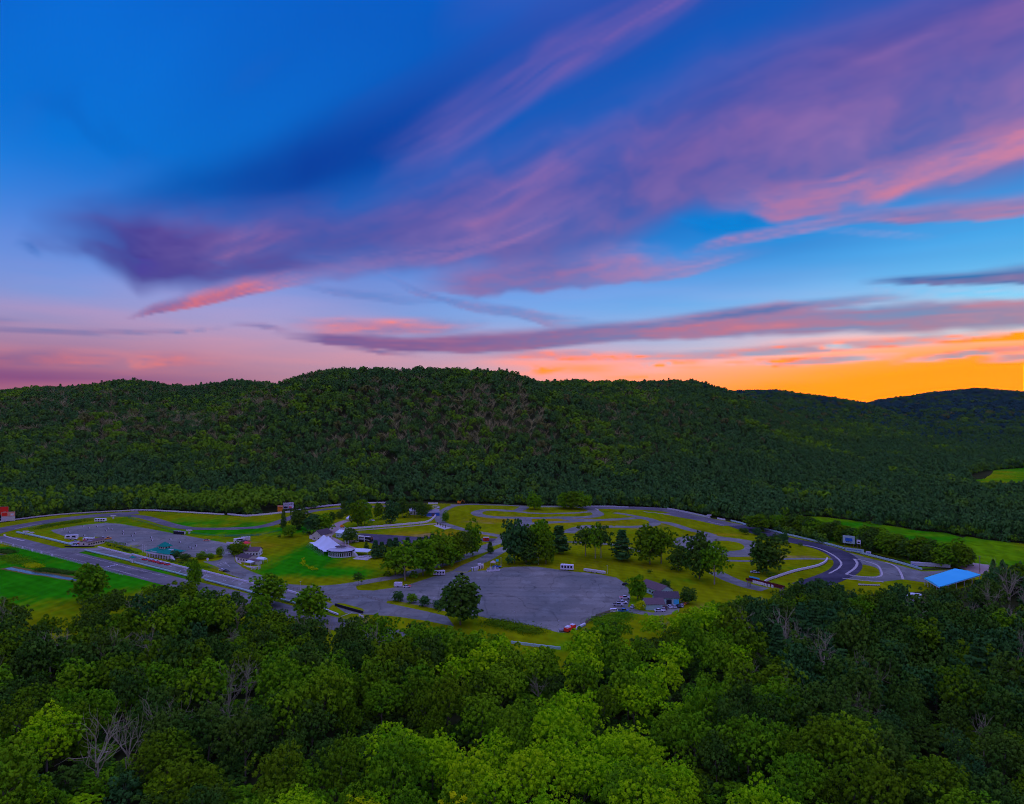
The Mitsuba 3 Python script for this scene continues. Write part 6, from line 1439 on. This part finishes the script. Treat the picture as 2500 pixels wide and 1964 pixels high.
CLEAR = shapely.union_all([Polygon([(-362.7, 486.8), (-328.1, 468.6), (-294.5, 457.1), (-214.5, 403.1), (-203.6, 382.5), (-225.7, 350.3), (-244.7, 363.9), (-300.3, 403.1)]), Polygon([(-316.1, 451.4), (-297.0, 445.1), (-254.0, 427.2), (-228.0, 383.4), (-230.3, 378.9), (-243.2, 383.4), (-262.2, 392.9), (-289.4, 413.3)]), Polygon([(-150.3, 204.8), (-131.1, 202.6), (-119.1, 186.5), (-136.9, 186.5)]),
                           paddock.buffer(4), Polygon([(-30.7, 365.2), (-11.6, 356.9), (6.6, 346.5), (20.2, 335.1), (20.0, 331.9), (2.9, 327.6), (-18.1, 340.8), (-29.0, 345.4)]), Polygon([(137.3, 445.6), (166.3, 449.6), (233.8, 445.6), (223.0, 425.2), (188.0, 425.2), (151.6, 409.8), (131.6, 426.9)]), Polygon(qc_ := [(a + cx, b + cy) for a, b in qc]).buffer(4),
                           LineString([(134.7, 419.0), (148.2, 399.3)]).buffer(5), Polygon([(-126.2, 195.6), (-92.8, 195.6), (-44.9, 99.2), (-68.2, 99.2)]), LineString([(-27.0, 321.4), (-20.5, 324.0), (-10.6, 325.5), (-3.9, 324.5)]).buffer(3)])
from shapely.prepared import prep
CLEARP, SITEP = prep(CLEAR), prep(SITE)
pt = shapely.Point
front, rng2 = [], np.random.default_rng(21)
for gy in np.arange(128, 420, 11.0):
    for gx in np.arange(-330, 340, 11.0):
        x, y = gx + rng2.uniform(-4.9, 4.9) + (5.3 if int(gy / 10.6) % 2 else 0), gy + rng2.uniform(-4.9, 4.9)
        big, pick, keep = rng2.uniform(0, 1), rng2.uniform(0, 1), rng2.uniform(0, 1)
        if abs(x) > y * .78 + 16 or CLEARP.contains(pt(x, y)):
            continue
        cap = tallest(x, y)
        stand = float(meshkit.fbm(np.array([[x / 30 + 11, y / 30, 2.5]]), 2, 9)[0])
        h = min(9 + 9 * big + 13 * np.clip(stand - .25, 0, .6), cap)
        if cap < 8.5 or h < 8 or (cap < 12 and keep < .4) or keep > .93 - .12 * (stand < .42):
            continue
        front.append((x, y, h, min(h * (.62 + .34 * pick), 17.5), pick, keep / .93))
front.sort(key=lambda q: q[1] - q[2])
KINDLAB = {'bright': 'fresh green', 'yellow': 'yellow-green', 'mid': 'mid green', 'dark': 'deep green', 'olive': 'dull olive', 'blue': 'blue-green', 'pine': 'dark pine', 'bare': 'bare grey'}


def zone(x, y):
    u = x / y
    row = 'at the bottom edge' if y < 185 else 'in the near canopy' if y < 235 else 'in the middle canopy' if y < 285 else 'along the lot-side forest edge'
    col = 'far left' if u < -.42 else 'left of centre' if u < -.14 else 'centre' if u < .14 else 'right of centre' if u < .42 else 'far right'
    return f'{row}, {col}'


stuff_front, count = [], 0
for x, y, h, w, pick, keep in front:
    u = x / y
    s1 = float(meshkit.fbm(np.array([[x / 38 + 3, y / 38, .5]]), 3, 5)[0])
    glow = 1.0 * math.exp(-((u + .04) / .30) ** 2) * np.clip((245 - y) / 70, 0, 1) + .9 * math.exp(-((u - .46) / .17) ** 2) * np.clip((190 - y) / 30, 0, 1) + .55 * math.exp(-((u - .05) / .2) ** 2 - ((y - 275) / 40) ** 2) + .5 * math.exp(-((u - .25) / .08) ** 2 - ((y - 330) / 40) ** 2)  # brighter light of these zones, painted into the choice of leaf colour
    gloom = np.clip((u - .16) / .22, 0, 1) * np.clip((y - 165) / 40, 0, 1) + .35 * np.clip((-u - .25) / .2, 0, 1)  # shade towards the sides, likewise painted into the leaf colour
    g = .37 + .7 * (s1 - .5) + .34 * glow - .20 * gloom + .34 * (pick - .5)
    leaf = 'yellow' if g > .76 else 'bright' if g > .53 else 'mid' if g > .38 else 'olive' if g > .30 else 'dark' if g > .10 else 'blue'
    kind = ('round', 'round', 'tall', 'flat', 'round')[int(pick * 4.99)]
    bare = keep > .965 or (keep > .7 and y > 235 and s1 < .46 and abs(u) > .16)
    if y > 250 and leaf in ('dark', 'blue') and pick > .72 and u > 0:
        kind, leaf = 'pine', 'pine'
        w *= .75
    if bare and y > 190:
        kind, leaf, w, h = 'bare', 'bare', w * .85, min(h * 1.05, 21)
    if count < 290:
        count += 1
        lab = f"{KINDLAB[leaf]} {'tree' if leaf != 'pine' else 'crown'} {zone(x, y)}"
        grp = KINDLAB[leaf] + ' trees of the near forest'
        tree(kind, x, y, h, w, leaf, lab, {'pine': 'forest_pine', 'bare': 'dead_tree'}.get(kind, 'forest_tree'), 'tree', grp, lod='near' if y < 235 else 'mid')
    else:
        stuff_front.append((kind, leaf, x, y, h, w))
# the big half-dead tree in the bottom left corner and bare snags one can tell apart
for (x, y), h, w, lab in (([(-112.5, 197.9)][0], 22, 20, 'big half-dead tree with bare grey boughs in the bottom left corner'), ([(-105.5, 201.6)][0], 23, 11, 'upright bundle of bare grey boughs beside the half-dead tree'),
                          ([(-126.8, 253.3)][0], 15, 10, 'forked pale dead tree left of the pit lane trees'), ([(90.0, 231.7)][0], 20, 12, 'fan-shaped bare tree in the dark right forest'), ([(103.5, 225.3)][0], 19, 8, 'slim bare snag right of the fan-shaped tree'),
                          ([(80.4, 253.3)][0], 17, 9, 'bare grey tree at the upper edge of the dark right forest'), ([(-152.3, 289.3)][0], 14, 10, 'pale bare tree at the edge of the left meadow')):
    tree('bare', x, y, h, w, 'bare', lab, 'dead_tree', 'tree')

for i, (x, y) in enumerate([(-130.6, 195.6), (-123.5, 193.2), (-118.6, 194.4), (-109.6, 186.6), (-107.3, 193.2), (-100.0, 188.8), (-98.5, 195.6), (-92.4, 193.2), (-113.6, 182.4), (-97.3, 180.4), (-90.6, 183.4), (-120.9, 184.5)]):
    tree('shrub', x, y, 5 + (i % 3) * 2, 8 + (i % 4), ('mid', 'blue', 'dark', 'bright')[i % 4], 'low leafy bush at the foot of the half-dead tree', 'bush', 'bush', 'bushes below the half-dead tree')

for i, ((x, y), h, w) in enumerate((([(-114.7, 330.3)][0], 17, 13), ([(-130.2, 344.3)][0], 15, 13), ([(-102.3, 316.2)][0], 14, 12), ([(-145.7, 344.3)][0], 16, 14), ([(-89.3, 299.9)][0], 14, 12))):
    tree('full', x, y, h, w, ('mid', 'dark', 'olive')[i % 3], 'leafy tree closing the forest edge below the pit lane', 'forest_tree', 'tree', 'trees below the pit lane')

# --- the far forest: one mass on the hills and the valley floor
def far_crown(r, n, size, kind):
    P, O = [], []
    if kind == 'pine':
        t = r.uniform(0, 1, n)
        a = r.uniform(0, 6.28, n)
        q = .42 * (1 - t) ** .8 * r.uniform(.5, 1.05, n)
        P = np.stack([q * np.cos(a), q * np.sin(a), .15 + .85 * t], 1)
        O = unit(np.stack([np.cos(a), np.sin(a), np.full(n, .7)], 1))
    else:
        m = 8
        d = fib(m, r, -.1)
        L = d * r.uniform(.2, .34, (m, 1)) * [1, 1, .75] + [0, 0, .60]
        k = r.integers(0, m, n)
        g = unit(r.normal(0, 1, (n, 3)) + [0, 0, .45] + d[k] * .6)
        P = L[k] + g * r.uniform(.13, .2, (n, 1)) * [1, 1, .9]
        O = g
    v, f, nn = leaves(r, P, O, size, .3, .25)
    return raw(v, f, nn)


def far_bare(r):
    m = MB()
    m.tube([[0, 0, 0], [0, 0, .5]], .02, .012, 3)
    for i in range(15):
        a, z = r.uniform(0, 6.28), r.uniform(.25, .55)
        o = np.array([np.cos(a), np.sin(a), 0])
        m.tube([np.array([0, 0, z]), o * .16 + [0, 0, z + .2], o * r.uniform(.25, .5) + [0, 0, min(z + r.uniform(.3, .5), 1)]], .013, .006, 3)
    return mikit.ply(m.arrays(), None)


r3 = np.random.default_rng(8)
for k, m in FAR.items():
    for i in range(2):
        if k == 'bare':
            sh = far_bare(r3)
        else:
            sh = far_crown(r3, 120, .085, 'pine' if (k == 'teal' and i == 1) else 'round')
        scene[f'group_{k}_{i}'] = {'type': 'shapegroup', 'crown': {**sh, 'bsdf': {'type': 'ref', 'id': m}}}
for k in ('mid', 'dark', 'bright', 'olive', 'blue', 'yellow'):
    scene[f'group_front_{k}'] = {'type': 'shapegroup', 'crown': {**MIDD['round'][0], 'bsdf': {'type': 'ref', 'id': LEAF[k]}}}
for k in ('dark', 'mid'):
    scene[f'group_under_{k}'] = {'type': 'shapegroup', 'crown': {**SHRUB[0], 'bsdf': {'type': 'ref', 'id': LEAF[k]}}}
scene['group_front_pine'] = {'type': 'shapegroup', 'crown': {**PINES[0], 'bsdf': {'type': 'ref', 'id': LEAF['pine']}}}
scene['group_front_bare'] = {'type': 'shapegroup', 'crown': {**BARES[0], 'bsdf': {'type': 'ref', 'id': LEAF_BARE}}}
labels['near_forest'] = {'label': 'farther trees of the near forest reading as one canopy', 'category': 'forest', 'kind': 'stuff'}
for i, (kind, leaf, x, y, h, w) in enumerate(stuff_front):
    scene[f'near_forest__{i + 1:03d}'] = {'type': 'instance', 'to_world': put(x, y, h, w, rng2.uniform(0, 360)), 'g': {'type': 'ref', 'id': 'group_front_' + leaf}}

nun = len(stuff_front)
for gy in np.arange(132, 345, 8.5):
    for gx in np.arange(-gy * .8, gy * .8, 8.5):
        x, y = gx + rng2.uniform(-4, 4), gy + rng2.uniform(-4, 4)
        q = rng2.uniform(0, 1, 2)
        if CLEARP.contains(pt(x, y)) or tallest(x, y) < 14:
            continue
        nun += 1
        scene[f'near_forest__{nun:03d}'] = {'type': 'instance', 'to_world': put(x, y, 5 + 4 * q[0], 8 + 4 * q[1], q[0] * 360, 0, -.2), 'g': {'type': 'ref', 'id': 'group_under_' + ('dark' if q[1] < .65 else 'mid')}}

NOWOOD = prep(shapely.union_all([SITE.buffer(6), Polygon([(242.8, 666.6), (264.0, 676.0), (284.7, 676.0), (299.8, 660.2), (312.8, 642.5), (327.8, 617.7), (332.8, 602.2), (351.2, 591.0), (352.0, 571.3)] + [(359.0, 577.4), (364.2, 563.2), (378.4, 551.5), (386.2, 542.2)] + [(349.5, 490.7), (334.6, 503.0), (316.0, 484.7), (296.8, 457.0), (283.3, 466.4), (260.5, 465.0)] + [(259.9, 488.3), (247.6, 523.5), (231.9, 564.1), (219.7, 600.6)]), Polygon([(652.2, 1048.8), (702.8, 1102.3), (758.7, 1149.8), (835.2, 1192.6), (852.1, 1196.2)] + [(615.9, 864.6), (581.5, 854.1), (560.1, 838.7), (559.2, 864.6), (531.4, 838.7)])]))
spots, y = [], 640.0
while y < 3600:
    step = 9.8 if y < 1000 else 11 if y < 1500 else 11 + (y - 1500) / 100
    for x in np.arange(-y * .80 - 20, y * .80 + 20, step):
        spots.append((x + r3.uniform(-.45, .45) * step, y + r3.uniform(-.45, .45) * step, step))
    y += step * .95
for gy in np.arange(395, 640, 8.5):
    for gx in np.arange(240, 560, 8.5):
        spots.append((gx + r3.uniform(-3.5, 3.5), gy + r3.uniform(-3.5, 3.5), 8.5))
S = np.array(spots)
S = S[(S[:, 0] / S[:, 1] < .79) & (S[:, 0] / S[:, 1] > -.79)]
zg = height(S[:, 0], S[:, 1])
# leave out what no one could see behind the crests
rr = np.hypot(S[:, 0], S[:, 1])
elev = (zg + 14 - 105) / rr
order = np.argsort(rr)
azb = np.clip(((np.degrees(np.arctan2(S[:, 0], S[:, 1])) + 45) / .25).astype(int), 0, 359)
top = np.full(360, -9.0)
keepm = np.zeros(len(S), bool)
for i in order:
    b = azb[i]
    if elev[i] > top[b] - .012:
        keepm[i] = True
    top[b] = max(top[b], elev[i] - .004)
S, zg = S[keepm], zg[keepm]
free = np.array([not NOWOOD.contains(pt(a, b)) for a, b, _ in S])
S, zg = S[free], zg[free]
nb = meshkit.fbm(np.c_[S[:, 0] / 90, S[:, 1] / 150, np.full(len(S), .3)], 3, 31)
nk = meshkit.fbm(np.c_[S[:, 0] / 60 + 7, S[:, 1] / 90, np.full(len(S), .7)], 3, 44)
rnd = r3.uniform(0, 1, (len(S), 4))
SIGNP = prep(shapely.union_all([pt(a, b - 4).buffer(12) for a, b in [(-452.8, 648.2), (-448.7, 649.8)] + [(-223.4, 704.8), (-221.2, 715.1), (-216.6, 716.7)]]))
labels['far_forest'] = {'label': 'dense mixed forest covering the valley floor and the hills', 'category': 'forest', 'kind': 'stuff'}
nfar = 0
for (x, y, st), z, b, k, (q0, q1, q2, q3) in zip(S, zg, nb, nk, rnd):
    u = x / y
    hill = np.clip((z - 18) / 40, 0, 1)
    barep = np.clip((b - .40 + .06 * (u < -.3)) * 3.2, 0, .5) * hill * np.clip((.34 - u) / .3, .08, 1) * np.clip((150 - z) / 45, .12, 1)
    g = k + .42 * (q0 - .5)
    if q1 < barep:
        leaf = 'bare'
    elif q1 < barep + .05 * hill:
        leaf = 'rust'
    elif z < 14 and y < 800 and u < -.28 and g > .40:
        leaf = 'light'
    elif z < 22:
        g -= .12 * (u > -.05)
        leaf = 'teal' if g < .50 else 'dark' if g < .60 else 'mid' if g < .70 else 'light'
    else:
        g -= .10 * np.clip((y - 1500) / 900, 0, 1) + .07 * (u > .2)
        leaf = 'light' if g > .68 else 'mid' if g > .53 else 'dark' if g > .40 else 'teal'
    if y < 800 and SIGNP.contains(pt(x, y)):
        continue
    cap = tallest(x, y) if y < 520 and x > 0 else 99
    if cap < 7:
        continue
    if leaf != 'bare' and q3 < np.clip((y - 1500) / 1100, 0, .88) * np.clip((u - .05) / .2, 0, 1):  # distant right slopes get the leaf colour with haze painted in
        leaf = 'haze_blue'
    h = (12 + 5.5 * q2) * (.92 if leaf == 'bare' else 1) * (1.15 if y > 1800 else 1)
    h = min(h, cap)
    w = st * (1.05 + .75 * q3 * q3 + .25 * q2)
    h *= .85 + .3 * q3
    nfar += 1
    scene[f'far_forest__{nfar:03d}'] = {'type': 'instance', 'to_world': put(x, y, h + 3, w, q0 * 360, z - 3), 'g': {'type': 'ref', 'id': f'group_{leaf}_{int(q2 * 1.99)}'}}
SIGNS = prep(shapely.union_all([pt(a, b - 6).buffer(17) for a, b in [(-452.8, 648.2), (-448.7, 649.8)] + [(-223.4, 704.8), (-221.2, 715.1), (-216.6, 716.7)]]))
brush = shapely.union_all([SITE.buffer(9).exterior, SITE.buffer(14).exterior, FIELD_A.buffer(3).exterior, FIELD_B.buffer(3).exterior])
for i in range(int(brush.length / 3.2)):
    s = brush.interpolate(i * 3.2)
    x, y = s.x + r3.normal(0, 1.8), s.y + r3.normal(0, 1.8)
    if y < 545 or abs(x) > .8 * y or (y < 700 and SITEP.contains(pt(x, y))) or FIELD_A.contains(pt(x, y)) or SIGNS.contains(pt(x, y)):
        continue
    q = r3.uniform(0, 1, 3)
    nfar += 1
    hh = (3 + 4.5 * q[1]) * (1 if q[2] < .8 else 1.6)
    scene[f'far_forest__{nfar:03d}'] = {'type': 'instance', 'to_world': put(x, y, hh * 1.5, 6 + 4 * q[0], q[2] * 360, float(height(x, y)) - hh * .5), 'g': {'type': 'ref', 'id': f'group_{("teal", "dark", "mid", "dark", "light")[int(q[2] * 4.99)]}_0'}}
# tall pines standing out on the crests
SPIKES = [(-818.6, 1501.4), (-798.1, 1501.0), (-775.1, 1501.8), (-760.1, 1498.2), (-841.7, 1500.0), (-58.9, 1248.6), (-41.4, 1249.3), (-21.8, 1249.8), (-8.7, 1250.0), (75.4, 1598.2), (94.9, 1597.2), (120.7, 1605.5),
          (286.9, 1594.4), (311.0, 1600.1), (343.8, 1603.6), (377.9, 1636.9), (400.3, 1641.9), (434.6, 1633.2), (10.9, 1250.0), (-940.6, 1523.0)]
for x, y in SPIKES:
    tree('pine', x, y, rng.uniform(16.5, 20), 12, 'pine', 'lone tall pine standing out on the skyline of the hills', 'skyline_pine', 'tree', 'pines on the skyline', z=float(height(x, y)))


# --- haze: the evening air over the valley
scene['air'] = {'type': 'homogeneous', 'albedo': .95, 'sigma_t': 6e-6}
scene['haze'] = {'type': 'cube', 'to_world': Tr().translate([0, 0, 180]).scale([4500, 4500, 181]), 'bsdf': {'type': 'null'}, 'interior': {'type': 'ref', 'id': 'air'}}
scene['camera']['medium'] = {'type': 'ref', 'id': 'air'}
labels['haze'] = {'label': 'thin blue evening haze over the valley', 'category': 'haze', 'kind': 'stuff'}


# --- look-alikes are told apart by their order from the left
ORD = 'zeroth first second third fourth fifth sixth seventh eighth ninth tenth eleventh twelfth thirteenth fourteenth fifteenth sixteenth seventeenth eighteenth nineteenth'.split()
TENS = {2: 'twent', 3: 'thirt', 4: 'fort', 5: 'fift', 6: 'sixt'}


def ordinal(n):
    return ORD[n] if n < 20 else TENS[n // 10] + ('ieth' if n % 10 == 0 else 'y-' + ORD[n % 10])


firstpart = {}
for k, d in scene.items():
    root = k.split('__')[0]
    if d.get('type') == 'ply' and root not in firstpart:
        v = meshkit.WRITTEN[d['filename']][0].mean(0)
        m = np.array(d['to_world'].matrix, float) if 'to_world' in d else np.eye(4)
        p = m[:3, :3] @ v + m[:3, 3]
        firstpart[root] = p[0] / p[1]
same = {}
for k, d in labels.items():
    if '__' not in k and k in firstpart and 'kind' not in d:
        same.setdefault(d['label'], []).append(k)
for lab, keys in same.items():
    if len(keys) > 1:
        for i, k in enumerate(sorted(keys, key=lambda q: firstpart[q])):
            labels[k]['label'] = f'{lab}, {ordinal(i + 1)} from left'
